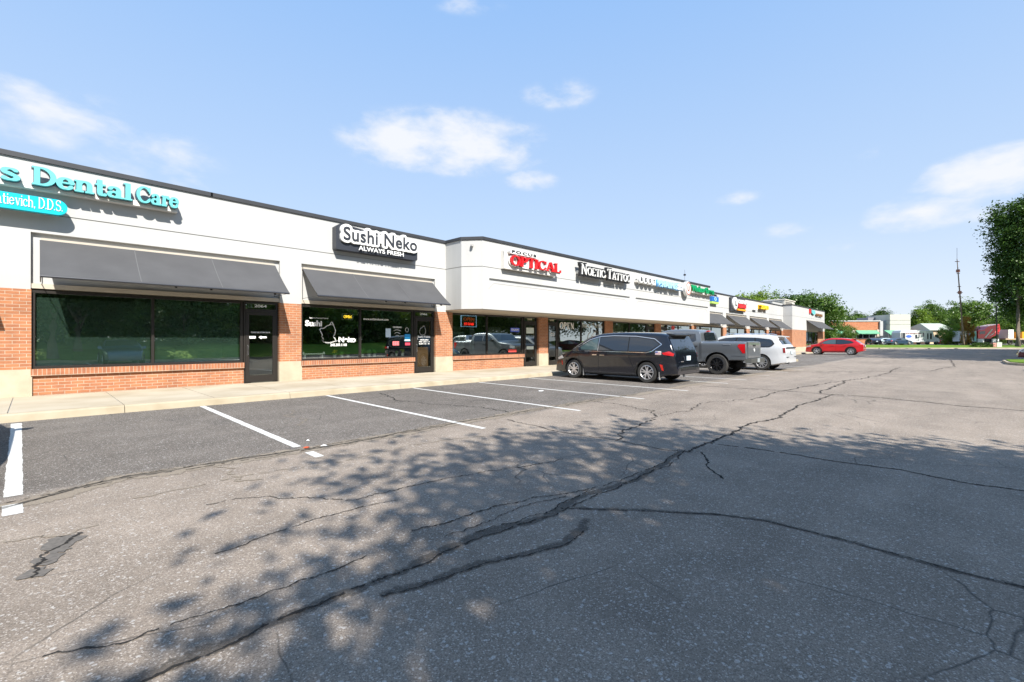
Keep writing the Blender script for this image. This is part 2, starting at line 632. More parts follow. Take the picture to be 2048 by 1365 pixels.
M_ASPH = asphalt_mat()
M_GRASS = grass_mat('grass', (0.075, 0.145, 0.015), (0.15, 0.23, 0.028))
M_CONC = mat('concrete', (0.345, 0.285, 0.20), 0.9, color2=(0.475, 0.42, 0.325), scale=0.9, bump=0.25, bscale=90, detail=8)
M_CURB = mat('curb_concrete', (0.31, 0.255, 0.17), 0.9, color2=(0.42, 0.365, 0.27), scale=2.0, bump=0.3, bscale=50, detail=8)
def worn_mat(name, c1, c2, dens, ragged, fine, big=4.0, edge=1.0, rough=.9, useuv=True):
    """a coat lying on the asphalt that breaks up at its edges (UV v runs across it, 0..1) and where it is worn"""
    m = bpy.data.materials.new(name)
    m.use_nodes = True
    nt = m.node_tree
    L = nt.links
    b = nt.nodes['Principled BSDF']
    b.inputs['Roughness'].default_value = rough
    b.inputs['Specular IOR Level'].default_value = .2
    tc = nt.nodes.new('ShaderNodeTexCoord')

    def nz(sc, det=4):
        n = nt.nodes.new('ShaderNodeTexNoise')
        n.inputs['Scale'].default_value = sc
        n.inputs['Detail'].default_value = det
        n.inputs['Roughness'].default_value = .65
        L.new(tc.outputs['Object'], n.inputs['Vector'])
        return n.outputs['Fac']
    M_ = lambda op, a, b_=None, c_=None, cl=False: math_node(nt.nodes, L, op, a, b_, c_, cl)
    sp = nt.nodes.new('ShaderNodeSeparateXYZ')
    L.new(tc.outputs['UV'], sp.inputs[0])
    v = M_('ABSOLUTE', M_('MULTIPLY_ADD', sp.outputs['Y'], 2.0, -1.0))
    core = M_('MULTIPLY', M_('SUBTRACT', 1.0, v), edge)
    n = M_('MULTIPLY', M_('SUBTRACT', nz(fine), .5), ragged)
    n2 = M_('MULTIPLY', M_('SUBTRACT', nz(big, 3), .5), ragged * .9)
    a = M_('ADD', M_('ADD', core, n), n2)
    r = nt.nodes.new('ShaderNodeMapRange')
    r.inputs['From Min'].default_value = .18
    r.inputs['From Max'].default_value = .50
    r.inputs['To Max'].default_value = dens
    L.new(a, r.inputs[0])
    L.new(r.outputs[0], b.inputs['Alpha'])
    cr = nt.nodes.new('ShaderNodeValToRGB')
    cr.color_ramp.elements[0].position = .35
    cr.color_ramp.elements[1].position = .65
    cr.color_ramp.elements[0].color = (*c1, 1)
    cr.color_ramp.elements[1].color = (*c2, 1)
    L.new(nz(70, 6), cr.inputs[0])
    L.new(cr.outputs[0], b.inputs['Base Color'])
    return m


M_LINE = worn_mat('line_paint', (.50, .49, .46), (.66, .65, .62), .97, 1.6, 60, 3.0, 4.5)
M_CRACK = worn_mat('crack_dirt', (.014, .013, .012), (.035, .032, .029), .85, 2.0, 40, 3.0, 1.25)
M_TAR = worn_mat('worn_seam', (.045, .042, .038), (.085, .077, .068), .42, 2.3, 26, 2.2, 1.3)
M_DUST = worn_mat('seam_dust', (.30, .25, .19), (.20, .17, .14), .88, 2.0, 26, 2.5, 1.5)
M_PATCH = mat('asphalt_fill', (.085, .076, .066), .9, color2=(.14, .123, .106), scale=40, detail=6)
CRACK_K = 1.2


def strip_uv(me):
    """UV for a ladder of quads: vertices come in pairs across the strip"""
    uv = me.uv_layers.new(name='UVMap')
    for lp in me.loops:
        uv.data[lp.index].uv = (lp.vertex_index // 2 * .1, float(lp.vertex_index % 2))


b = MB()
b.quad((-900, -900, -.06), (1300, -900, -.06), (1300, 1300, -.06), (-900, 1300, -.06))
struct(b.build('terrain', M_GRASS))
b = MB()
lot = [(-70, -9.0), (36.6, -9.0), (70, -9.0), DR(80, 128)[:2], DR(80, 30)[:2], (78, 40), (-70, 40)]
b.add([(p[0], p[1], 0) for p in lot], [tuple(range(len(lot)))])
struct(b.build('parking_lot', M_ASPH))

# pavement with kerb in front of the shops
b = MB()
xs = [-14 + 1.52 * i for i in range(64)]
for i in range(len(xs) - 1):
    g = .009
    b.box(xs[i] + g, xs[i + 1] - g, 11.66, 14.84, 0.02, 0.14, 0)
b.box(-14, 82, 11.9, 14.8, 0.0, 0.128, 1)
struct(b.build('pavement', [M_CONC, M_JOINT]))
b = MB()
xs = [-14 + 3.04 * i for i in range(32)]
for i in range(len(xs) - 1):
    o = len(b.v)
    x0, x1 = xs[i] + .005, xs[i + 1] - .005
    pr = [(11.46, -.02), (11.49, .115), (11.52, .135), (11.55, .142), (11.65, .142), (11.65, -.02)]
    b.add([(x0, p[0], p[1]) for p in pr] + [(x1, p[0], p[1]) for p in pr],
          [tuple(range(6)), tuple(reversed(range(6, 12)))] + [(k, k + 6, (k + 1) % 6 + 6, (k + 1) % 6) for k in range(6)])
struct(b.build('kerb', M_CURB, fix=True))

# lawn across the lot, lawn strip with kerb along the street
def sheet(pts, name, m):
    bb = MB()
    n = len(pts[0])
    vs = [p for row in pts for p in row]
    fs = [(j * n + i, j * n + i + 1, (j + 1) * n + i + 1, (j + 1) * n + i) for j in range(len(pts) - 1) for i in range(n - 1)]
    bb.add(vs, fs)
    return bb.build(name, m, smooth=True)


rows = []
for (y, z) in ((-9.15, .12), (-10.2, .22), (-12, .55), (-15, 1.0), (-19, 1.25), (-60, 1.3)):
    rows.append([(x, y + .15 * math.sin(x * .3), z + .08 * math.sin(x * .21 + y)) for x in np.linspace(-70, 66, 60)])
struct(sheet(rows, 'lawn', M_GRASS))
b = MB()
b.box(-70, 36.6, -9.15, -8.99, -.02, .135)
struct(b.build('lot_kerb', M_CURB))
rows = []
for (d, z) in ((80.2, .12), (84, .2), (90, .4), (96, .5)):
    rows.append([DR(d, r, z) for r in np.linspace(24, 190, 50)])
struct(sheet(rows, 'street_lawn', M_GRASS))
b = MB()
b.prism([DR(79.9, 24)[:2], DR(79.9, 190)[:2], DR(80.25, 190)[:2], DR(80.25, 24)[:2]], -.02, .14)
struct(b.build('street_kerb', M_CONC, fix=True))
b = MB()
b.prism([DR(95.8, 10)[:2], DR(95.8, 220)[:2], DR(190, 260)[:2], DR(190, 10)[:2]], .2, .5)
struct(b.build('far_lot', mat('far_asphalt', (.15, .14, .13), .9, var=.15, scale=.3), fix=True))

# kerbed island at the end of the far parking row
b = MB()
isl = [(37.2, -8.98), (37.0, -3.1), (37.6, -2.3), (39.0, -1.95), (43.2, -1.95), (44.4, -2.4), (44.9, -3.2), (44.9, -8.98)]
b.prism(isl, -.02, .13, 0)
cx = sum(p[0] for p in isl) / 8
cy = sum(p[1] for p in isl) / 8
b.prism([(cx + (p[0] - cx) * .93, cy + (p[1] - cy) * .93) for p in isl], .05, .17, 1)
struct(b.build('kerb_island', [M_CURB, M_GRASS], fix=True))
# small kerbed nose beyond the white car
b = MB()
b.prism([(29.0, 9.6), (29.6, 8.6), (33.6, 8.0), (35.2, 7.7), (35.9, 8.0), (35.6, 8.6), (31.5, 9.7), (31.0, 11.4), (29.4, 11.4)], -.02, .13)
struct(b.build('kerb_nose', M_CURB, fix=True))

# painted stall lines
rng_ = random.Random(5)


def line(x0, y0, x1, y1, w=0.10, name='stall_line', z=.004):
    d = Vector((x1 - x0, y1 - y0))
    n = max(2, int(d.length / .12))
    p = Vector((-d.y, d.x)).normalized() * w / 2
    vs, fs = [], []
    for i in range(n + 1):
        c = Vector((x0, y0)) + d * i / n
        j1, j2 = 1 + rng_.uniform(-.06, .06), 1 + rng_.uniform(-.06, .06)
        vs += [(c.x + p.x * j1, c.y + p.y * j1, z), (c.x - p.x * j2, c.y - p.y * j2, z)]
    fs = [(2 * i, 2 * i + 1, 2 * i + 3, 2 * i + 2) for i in range(n)]
    bb = MB()
    bb.add(vs, fs)
    o = bb.build(name, M_LINE)
    strip_uv(o.data)
    return struct(o)


line(-.21, 11.25, -.13, 6.02, .13)
line(-.13, 5.72, -.12, 5.38, .13)
line(2.45, 11.42, 2.37, 6.16, .11)
line(2.36, 5.78, 2.35, 5.45, .11)
for x in (5.0, 7.55, 10.1, 12.55, 15.6, 17.4, 20.1, 22.8, 25.5, 28.2):
    line(x + .1, 11.4, x - .1, 5.35, .10)
for x in (36.5, 39.2, 41.9, 44.6, 47.3, 50, 52.7, 56.3, 59, 61.7):
    line(x, 11.4, x, 5.6, .10)
for i in range(12):
    x = 47 + 2.7 * i
    line(x, -3.2, x, -8.8, .10)
for i in range(13):
    line(2.2 + 2.7 * i, -3.9, 2.2 + 2.7 * i, -8.9, .10)


def ribbon(pts, w, m, name, z, jit=.5, seed=1, step=.05, wob=.03, gaps=0.0):
    r = random.Random(seed)
    P = [Vector(p) for p in pts]
    vs, fs = [], []
    prev = False
    off = 0.0
    for i in range(len(P) - 1):
        d = P[i + 1] - P[i]
        n = max(1, int(d.length / step))
        t = Vector((-d.y, d.x)).normalized()
        for k in range(n):
            off = off * .9 + r.uniform(-wob, wob)
            c = P[i] + d * k / n + t * off
            ww = w * CRACK_K * max(.15, 1 + r.uniform(-jit, jit) * .6) / 2
            if gaps and r.random() < gaps:
                prev = False
                continue
            vs += [(c.x + t.x * ww, c.y + t.y * ww, z), (c.x - t.x * ww, c.y - t.y * ww, z)]
            j = len(vs)
            if prev:
                fs.append((j - 4, j - 3, j - 1, j - 2))
            prev = True
    bb = MB()
    bb.add(vs, fs)
    o = bb.build(name, m)
    strip_uv(o.data)
    return struct(o)


# long worn paving seams
seam = [(-6, 5.8), (-.14, 5.73), (.64, 6.02), (1.9, 5.92), (3.4, 5.94), (4.7, 6.0), (7.4, 6.06), (8.9, 6.05), (10.7, 5.9), (14, 5.95), (20, 6.0), (30, 5.9)]
ribbon(seam, .30, M_DUST, 'paving_seam', .0035, .35, 1, .07, .02)
ribbon(seam[:9], .065, M_TAR, 'paving_seam', .0065, .7, 2, .05, .03)
ribbon([(p[0], p[1] + .05) for p in seam[:9]], .022, M_CRACK, 'asphalt_crack', .0085, .9, 3, .03, .012, .04)
ribbon([(p[0], p[1] - .05) for p in seam[1:6]], .018, M_CRACK, 'asphalt_crack', .0085, .9, 4, .03, .012, .08)
wide = [(-1.5, 2.42), (.25, 2.42), (.85, 2.44), (1.46, 2.42), (2.2, 2.45), (2.84, 2.33), (3.46, 2.38), (4.11, 2.35), (4.87, 2.35), (5.72, 2.5)]
ribbon(wide, .085, M_TAR, 'paving_seam', .0035, .35, 5, .05, .015)
ribbon([(p[0], p[1] - .035) for p in wide], .016, M_CRACK, 'asphalt_crack', .0065, .9, 6, .02, .01, .03)
ribbon([(p[0], p[1] + .05) for p in wide[4:]], .012, M_CRACK, 'asphalt_crack', .0065, .9, 61, .02, .012, .06)
ribbon([(1.3, 2.26), (1.58, 2.19), (1.93, 2.15), (2.25, 2.01), (2.52, 1.94), (2.79, 1.98), (3.0, 2.1)], .07, M_TAR, 'paving_seam', .0045, .4, 7, .04, .01)
ribbon([(1.3, 2.24), (1.58, 2.17), (1.93, 2.12), (2.25, 1.98), (2.52, 1.92), (2.79, 1.95)], .014, M_CRACK, 'asphalt_crack', .0075, .9, 71, .02, .008)
ribbon([(1.9, 2.86), (2.31, 2.8), (2.66, 2.8), (2.91, 2.72), (3.2, 2.6), (3.6, 2.45)], .014, M_CRACK, 'asphalt_crack', .0055, .9, 8, .02, .012)
ribbon([(2.0, 2.6), (2.4, 2.58), (2.8, 2.6), (3.3, 2.5)], .009, M_CRACK, 'asphalt_crack', .0055, .9, 81, .02, .015)
ribbon([(5.59, 2.44), (6.13, 2.47), (7.16, 2.44), (8.15, 2.50), (9.39, 2.34), (10.29, 2.43), (12.06, 2.41), (14.12, 2.33)], .045, M_CRACK, 'asphalt_crack', .0045, .8, 9, .03, .02)
ribbon([(14.3, 2.63), (15.46, 2.67), (17.48, 2.69), (19.5, 2.9)], .06, M_CRACK, 'asphalt_crack', .0045, .8, 10, .04, .03, .05)
ribbon([(14.12, 5.6), (14.25, 3.6), (14.12, 2.33), (14.22, 1.78), (14.02, 1.0), (13.62, 0), (13.5, -.9), (13.4, -6)], .055, M_CRACK, 'asphalt_crack', .0045, .8, 11, .03, .02, .03)
ribbon([(5.75, 5.7), (5.55, 4.27), (5.58, 3.35), (5.54, 2.68), (5.62, 2.4), (5.72, 2.31), (4.73, 1.71)], .022, M_CRACK, 'asphalt_crack', .0045, .9, 12, .03, .015)
ribbon([(6.29, 10.9), (5.92, 9.37), (6.0, 8.31), (6.41, 7.13), (6.28, 6.2)], .035, M_CRACK, 'asphalt_crack', .0045, .8, 13, .03, .03)
ribbon([(8.85, 6.09), (8.81, 5.41), (8.41, 4.37), (7.95, 3.98), (6.65, 3.71), (5.99, 3.55), (5.6, 3.3)], .03, M_CRACK, 'asphalt_crack', .0045, .9, 14, .03, .035)
ribbon([(7.95, 3.98), (9.0, 3.9), (10.2, 4.1), (11.6, 3.6)], .022, M_CRACK, 'asphalt_crack', .0045, .9, 141, .03, .035, .06)
low = [(3.0, 2.35), (3.15, 2.17), (3.47, 1.8), (3.75, 1.39), (3.88, 1.07), (3.88, .54), (3.83, 0), (3.85, -.26), (3.9, -3), (3.8, -8.9)]
ribbon(low, .05, M_TAR, 'paving_seam', .0035, .5, 15, .04, .008)
ribbon(low, .014, M_CRACK, 'asphalt_crack', .0065, .9, 16, .02, .006, .05)
ribbon([(6.3, 2.4), (6.38, 1.81), (6.35, .98), (6.43, .46), (6.27, 0), (6.4, -1), (6.3, -8.9)], .03, M_CRACK, 'asphalt_crack', .0045, .8, 17, .03, .01, .03)
ribbon([(1.0, 4.55), (1.32, 4.49), (1.9, 3.8), (2.64, 3.74), (3.46, 3.53), (4.3, 3.3)], .013, M_CRACK, 'asphalt_crack', .0045, .9, 18, .02, .015, .02)
ribbon([(.81, 3.45), (1.16, 3.52), (1.55, 3.59), (2.2, 3.5)], .012, M_CRACK, 'asphalt_crack', .0045, .9, 19, .02, .012, .02)
ribbon([(.02, 2.86), (.27, 2.76), (.58, 2.75), (1.0, 2.7), (1.5, 2.72)], .012, M_CRACK, 'asphalt_crack', .0045, .9, 20, .02, .012, .02)
ribbon([(11.59, 3.51), (14.73, 3.42), (16.45, 3.29), (23.03, 2.25), (31.06, 2.22)], .05, M_CRACK, 'asphalt_crack', .0045, .8, 21, .05, .03, .08)
ribbon([(20, 10.5), (24, 4.5), (28, 1.0), (34, .2), (46, .5)], .06, M_CRACK, 'asphalt_crack', .0045, .8, 22, .06, .03, .05)
ribbon([(1.36, 5.98), (1.5, 5.6), (1.35, 5.1), (1.6, 4.9)], .035, M_DUST, 'paving_seam', .0055, .6, 23, .03, .03, .1)
ribbon([(3.6, 9.6), (3.2, 8.9), (3.3, 8.2), (2.9, 7.6)], .03, M_DUST, 'paving_seam', .0045, .7, 24, .03, .04, .2)
ribbon([(.6, 5.2), (1.6, 5.25), (2.4, 5.05), (3.5, 5.2), (4.6, 4.9)], .035, M_DUST, 'paving_seam', .0045, .6, 25, .03, .02, .15)
ribbon([(-.16, 4.72), (.03, 4.58), (.2, 4.56), (.35, 4.66)], .03, M_DUST, 'paving_seam', .0045, .6, 26, .02, .02)
for k, (px_, py_, s_) in enumerate([(.14, 4.42, .14), (.06, 4.12, .11), (.0, 3.93, .09), (.12, 4.25, .07)]):
    rr = random.Random(k)
    b = MB()
    pts = [(px_ + s_ * (1 + rr.uniform(-.45, .3)) * math.cos(t) * .75, py_ + s_ * (1 + rr.uniform(-.45, .3)) * math.sin(t), .0045 + .0005 * k)
           for t in np.linspace(0, 2 * math.pi, 15)[:-1]]
    b.add(pts, [tuple(range(14))])
    struct(b.build('asphalt_patch', M_PATCH))
ribbon([(.0, 3.86), (.04, 4.05), (.07, 4.2), (.16, 4.4), (.2, 4.55)], .02, M_CRACK, 'asphalt_crack', .0085, .9, 27, .015, .015)
# fallen leaves and scraps on the asphalt
rr = random.Random(9)
for (x, y, c, s) in [(2.42, 6.0, 'red', .05), (2.62, 5.95, 'white', .05), (9.6, 8.2, 'white', .10), (2.6, 6.4, 'white', .03), (24.66, 3.43, 'dark', .14)]:
    b = MB()
    n = 9
    pts = [(x + s * rr.uniform(.5, 1.1) * math.cos(t), y + s * rr.uniform(.5, 1.1) * math.sin(t), .010 + rr.uniform(0, .008)) for t in np.linspace(0, 2 * math.pi, n + 1)[:-1]]
    b.add(pts + [(x, y, .028)], [(i, (i + 1) % n, n) for i in range(n)])
    mm = {'red': mat('leaf_red', (.45, .07, .02), .7), 'white': M_WHITE, 'dark': M_PATCH}[c]
    nm = {'red': 'fallen_leaf', 'white': 'paper_scrap', 'dark': 'asphalt_plug'}[c]
    o = b.build(nm, mm)
    if c == 'dark':
        struct(o)
    else:
        tag(o, {2.42: 'small red leaf lying on the worn seam by the second stall line', 2.62: 'crumpled white paper scrap beside the red leaf',
                9.6: 'white paper scrap lying in the stall near the minivan', 2.6: 'tiny white paper scrap in the stall above the worn seam'}[x],
            'leaf' if c == 'red' else 'litter')


# ------------------------------------------------------------------ shopping centre
D = 14.85           # plane of the shop fronts
BLD = thing('shopping_centre', 'long one storey brick shopping centre with white stucco parapet and dark windows', 'building', (0, 0, 0))
b = MB()


def top(x):
    return 5.49 - (x + .5) * .013 if x < 3.4 else 5.44 - (x - 3.4) * .0095 if x < 11.6 else 5.36


REC = [(-.06, 5.19), (5.83, 10.98)]
GZ = (4.225, 4.25)
# main stucco wall, left
XL, XR = -14.0, 11.5
n = 16
xs = [XL + (3.4 - XL) * i / 4 for i in range(5)] + [XR]
for i in range(len(xs) - 1):
    x0, x1 = xs[i], xs[i + 1]
    t0, t1 = top(max(x0, -4)), top(max(x1, -4))
    b.add([(x0, D, GZ[1]), (x1, D, GZ[1]), (x1, D + .3, GZ[1]), (x0, D + .3, GZ[1]), (x0, D, t0), (x1, D, t1), (x1, D + .3, t1), (x0, D + .3, t0)],
          [(0, 1, 5, 4), (1, 2, 6, 5), (2, 3, 7, 6), (3, 0, 4, 7), (4, 5, 6, 7), (3, 2, 1, 0)])
b.box(XL, XR, D, D + .3, 3.80, GZ[0])
b.box(XL, XR, D + .018, D + .28, GZ[0] - .01, GZ[1] + .01, 1)
xs = [XL] + [v for r in REC for v in r] + [XR]
for i in range(0, len(xs), 2):
    b.box(xs[i], xs[i + 1], D, D + .3, 2.52, 3.80)
for (a, c) in REC:
    b.box(a, c, D + .10, D + .3, 2.66, 3.80)
    b.box(a, c, D + .03, D + .3, 2.55, 2.66, 2)
# bump-out
DB = 13.2
BX0, BX1 = 12.0, 34.5
poly = [(11.5, D + .3), (11.5, 13.87), (BX0, DB), (BX1, DB), (BX1, D + .3)]


def inset(p, k):
    return [(poly[0][0] + k, p[0][1]), (poly[1][0] + k, poly[1][1] + k * .5), (poly[2][0] + k * .5, DB + k), (BX1 - k, DB + k), (BX1 - k, p[4][1])]


b.prism(poly, GZ[1], 5.36)
b.prism(inset(poly, .018), GZ[0] - .01, GZ[1] + .01, 1)
b.prism(poly, 3.82, GZ[0])
b.prism(inset(poly, .09), 3.73, 3.82)
for (a, c) in ((11.5, 12.35), (23.05, 23.7), (34.2, BX1)):
    if a == 11.5:
        b.prism([(11.5, D), (11.5, 13.87), (BX0, DB), (12.35, DB), (12.35, D)], 3.73, 3.82)
    else:
        b.box(a, c, DB, DB + .2, 3.73, 3.82)
b.prism(poly, 2.60, 3.73)
# thin reveal lines under the slots
for (a, c) in ((12.35, 23.0), (23.75, 34.2)):
    for seg in (((a + .25, 3.63), (c - .45, 3.63)), ((a - .05, 3.38), (a + .25, 3.63)), ((c - .45, 3.63), (c - .1, 3.36))):
        (x0, z0), (x1, z1) = seg
        d = Vector((x1 - x0, z1 - z0)).normalized() * .009
        b.add([(x0 - d.y, DB - .003, z0 + d.x), (x1 - d.y, DB - .003, z1 + d.x), (x1 + d.y, DB - .003, z1 - d.x), (x0 + d.y, DB - .003, z0 - d.x)], [(0, 1, 2, 3)], 1)
# stucco wall to the right of the bump-out, with recesses, and the end pavilion
REC2 = [(35.2, 41.8), (42.5, 48.0), (48.9, 54.6), (55.3, 60.4)]
XR2 = 60.8
b.box(BX1, XR2, D, D + .3, GZ[1], 5.44)
b.box(BX1, XR2, D, D + .3, 3.80, GZ[0])
b.box(BX1, XR2, D + .018, D + .28, GZ[0] - .01, GZ[1] + .01, 1)
xs = [BX1] + [v for r in REC2 for v in r] + [XR2]
for i in range(0, len(xs), 2):
    b.box(xs[i], xs[i + 1], D, D + .3, 2.52, 3.80)
for (a, c) in REC2:
    b.box(a, c, D + .10, D + .3, 2.66, 3.80)
    b.box(a, c, D + .03, D + .3, 2.55, 2.66, 2)
DP = 13.9
XP = 78.5
b.box(XR2, XP, DP, D + .3, GZ[1], 5.55)
b.box(XR2, XP, DP, D + .3, 2.66, GZ[0])
b.box(XR2 + .018, XP - .018, DP + .018, D + .28, GZ[0] - .01, GZ[1] + .01, 1)
wall = b.build('wall', [M_STUCCO, M_JOINT, M_TRIM], BLD, fix=False)
# roof, back and end walls, soffit
b = MB()
b.box(XL, XP - .35, D + .32, 33, 4.6, 4.75)
b.build('roof', mat('roof_membrane', (.35, .34, .32), .9), BLD)
b = MB()
b.box(XL, XP, 33, 33.3, 0, 5.3)
b.box(XP - .3, XP, D + .32, 33, 0, 5.3)
b.box(XL, XL + .3, D + .32, 33, 0, 5.3)
b.build('rear_wall', M_BRICK, BLD)
b = MB()
b.prism([(11.52, D - .01), (11.52, 13.9), (BX0 + .02, DB + .03), (BX1 - .02, DB + .03), (BX1 - .02, D - .01)], 2.575, 2.597)
b.box(11.5, BX1, D + .02, D + .3, 2.52, 2.60)
b.build('soffit', M_TRIM, BLD)
# coping
def coping(pts, z0, h=.10, name='coping'):
    bb = MB()
    for i in range(len(pts) - 1):
        a, c = Vector(pts[i][:2]), Vector(pts[i + 1][:2])
        za, zc = pts[i][2], pts[i + 1][2]
        d = (c - a).normalized()
        nrm = Vector((d.y, -d.x))
        o, q = nrm * .045, nrm * -.33
        ext = d * .02
        a2, c2 = a - ext, c + ext
        vs = []
        for p, z in ((a2, za), (c2, zc)):
            for off in (o, q):
                for dz in (-.09, .02):
                    vs.append((p.x + off.x, p.y + off.y, z + dz))
        bb.add(vs, [(0, 4, 5, 1), (4, 6, 7, 5), (6, 2, 3, 7), (2, 0, 1, 3), (1, 5, 7, 3), (0, 2, 6, 4)])
    return bb.build(name, M_COPING, BLD, fix=True)


coping([(XL, D, top(-4)), (-4, D, top(-4)), (3.4, D, top(3.39)), (11.5, D, top(11.5))], 0)
coping([(11.5, D, 5.362), (11.5, 13.87, 5.362), (BX0, DB, 5.362), (BX1, DB, 5.362), (BX1, D + .3, 5.362)], 0)
coping([(BX1 + .04, D, 5.44), (XR2, D, 5.44)], 0)
coping([(XR2, D, 5.552), (XR2, DP, 5.552), (XP, DP, 5.552), (XP, D + 2, 5.552)], 0)

# bays: (x0, x1, [segments]); w = window with mullion positions, d = door
BAYS = [
    (-6.3, -.75, [('w', -6.3, -1.8, [-4.0]), ('d', -1.75, -.77)]),
    (-.05, 5.18, [('w', -.05, 4.2, [2.12]), ('d', 4.22, 5.15)]),
    (5.83, 11.0, [('w', 5.83, 10.02, [7.86]), ('d', 10.05, 10.97)]),
    (11.85, 17.24, [('w', 11.85, 16.15, [13.85]), ('d', 16.2, 17.15)]),
    (17.93, 23.17, [('d', 17.95, 18.78), ('W', 18.8, 23.15, [20.9])]),
    (23.98, 29.33, [('w', 24.0, 28.25, [26.05]), ('d', 28.28, 29.3)]),
    (30.14, 35.35, [('d', 30.16, 31.1), ('w', 31.15, 35.33, [33.1])]),
    (36.15, 41.9, [('d', 36.17, 37.1), ('w', 37.15, 41.88, [39.4])]),
    (42.63, 48.0, [('d', 42.65, 43.6), ('w', 43.65, 47.98, [45.8])]),
    (48.9, 54.6, [('d', 48.92, 49.9), ('w', 49.95, 54.58, [52.3])]),
    (55.3, 60.4, [('d', 55.32, 56.3), ('w', 56.35, 60.38, [58.3])]),
]
PIERS = [(-14, -6.3), (-.75, -.05), (5.18, 5.83), (11.0, 11.85), (17.24, 17.93), (23.17, 23.98), (29.33, 30.14), (35.35, 36.15),
         (41.9, 42.63), (48.0, 48.9), (54.6, 55.3), (60.4, 60.8)]
HEAD = 2.52
for (a, c) in PIERS:
    b = MB()
    b.box(a, c, D + .002, D + .42, .74, 2.52)
    pr = b.build('brick_pier', M_BRICK, BLD)
    b = MB()
    b.box(a - .012, c + .012, D - .012, D + .42, .12, .74)
    b.build('stone_base', M_STONE, pr)
# end pavilion brickwork and its shop window
b = MB()
b.box(XR2 + .01, 67.6, DP + .01, D + .3, .12, 2.66)
pr = b.build('brick_wall', M_BRICK, BLD)
b = MB()
b.box(76.6, XP, DP + .01, D + .3, .12, 2.66)
b.build('brick_wall', M_BRICK, BLD)
b = MB()
b.box(XR2, 67.61, DP, D + .3, .10, .60)
b.build('stone_base', M_STONE, pr)


def window(x0, x1, mull, z0, Y=D, sillwall=True):
    zf = .74 if sillwall else .16
    fr = MB()
    yf0, yf1 = Y + .07, Y + .17
    fr.box(x0, x1, yf0, yf1, HEAD - .065, HEAD - .002)
    fr.box(x0, x1, yf0, yf1, zf, zf + .06)
    for m in [x0 + .03] + mull + [x1 - .03]:
        fr.box(m - .03, m + .03, yf0 + .003, yf1 - .003, zf + .06, HEAD - .065)
    w = fr.build('window', M_BRONZE, BLD)
    xs = [x0 + .06] + mull + [x1 - .06]
    for i in range(len(xs) - 1):
        p = MB()
        a, c = xs[i] + (.03 if i else 0), xs[i + 1] - (.03 if i < len(xs) - 2 else 0)
        p.quad((a, Y + .12, zf + .06), (c, Y + .12, zf + .06), (c, Y + .12, HEAD - .065), (a, Y + .12, HEAD - .065))
        p.build('pane', M_GLASS, w)
    if sillwall:
        k = MB()
        k.box(x0 - .01, x1 + .01, Y + .035, Y + .38, .12, .59, 0)
        k.box(x0 - .01, x1 + .01, Y - .035, Y + .38, .59, .74, 1)
        k.build('brick_sill_wall', [M_BRICK, M_BRICKS], BLD)
    return w


def door(x0, x1, Y=D, hinge_right=True):
    fr = MB()
    y0, y1 = Y + .07, Y + .17
    fr.box(x0, x0 + .05, y0, y1, .14, HEAD - .002)
    fr.box(x1 - .05, x1, y0, y1, .14, HEAD - .002)
    fr.box(x0 + .05, x1 - .05, y0, y1, HEAD - .05, HEAD - .002)
    fr.box(x0 + .05, x1 - .05, y0 - .01, y1 - .01, 2.24, 2.31)
    d = fr.build('door', M_BRONZE, BLD)
    t = MB()
    t.quad((x0 + .05, Y + .12, 2.31), (x1 - .05, Y + .12, 2.31), (x1 - .05, Y + .12, HEAD - .05), (x0 + .05, Y + .12, HEAD - .05))
    t.build('transom', M_GLASS, d)
    l = MB()
    a, c = x0 + .055, x1 - .055
    ya, yb = Y + .062, Y + .105
    l.box(a, a + .09, ya, yb, .16, 2.235)
    l.box(c - .09, c, ya, yb, .16, 2.235)
    l.box(a + .09, c - .09, ya, yb, 2.13, 2.235)
    l.box(a + .09, c - .09, ya, yb, .16, .36)
    l.build('door_leaf', M_BRONZE, d)
    g = MB()
    g.quad((a + .09, Y + .085, .36), (c - .09, Y + .085, .36), (c - .09, Y + .085, 2.13), (a + .09, Y + .085, 2.13))
    g.build('door_pane', M_DARKGLASS, d)
    h = MB()
    hx = a + .045 if hinge_right else c - .045
    h.tube([(hx, Y + .062, .95), (hx, Y + .02, .97), (hx, Y + .02, 1.22), (hx, Y + .062, 1.24)], .012)
    h.build('handle', M_ALU, d, smooth=True)
    return d


WIN, DOOR = [], []
for bay in BAYS:
    for s in bay[2]:
        if s[0] in 'wW':
            WIN.append(window(s[1], s[2], s[3], 0, D, s[0] == 'w'))
        else:
            DOOR.append(door(s[1], s[2], D))
WIN.append(window(67.65, 73.2, [69.5, 71.3], 0, DP + .02))
DOOR.append(door(73.3, 74.4, DP + .02))
b = MB()
b.box(74.5, 76.6, DP + .03, D, .12, 2.66)
b.build('brick_pier', M_BRICK, BLD)
b = MB()
b.box(67.6, 76.6, DP + .03, DP + .3, 2.53, 2.68)
b.build('window_header', M_TRIM, BLD)

# rooms behind the glass
b = MB()
b.box(XL, XP - .4, D + .6, 22, .02, .13, 1)
b.box(XL, XP - .4, D + .43, 22, 2.72, 2.78, 0)
b.box(XL, XP - .4, 22, 22.1, .13, 2.72, 0)
for (a, c) in PIERS[1:]:
    m = (a + c) / 2
    b.box(m - .08, m + .08, D + .43, 22, .13, 2.72, 0)
b.build('shop_interior', [M_ROOM, M_ROOMF], BLD)
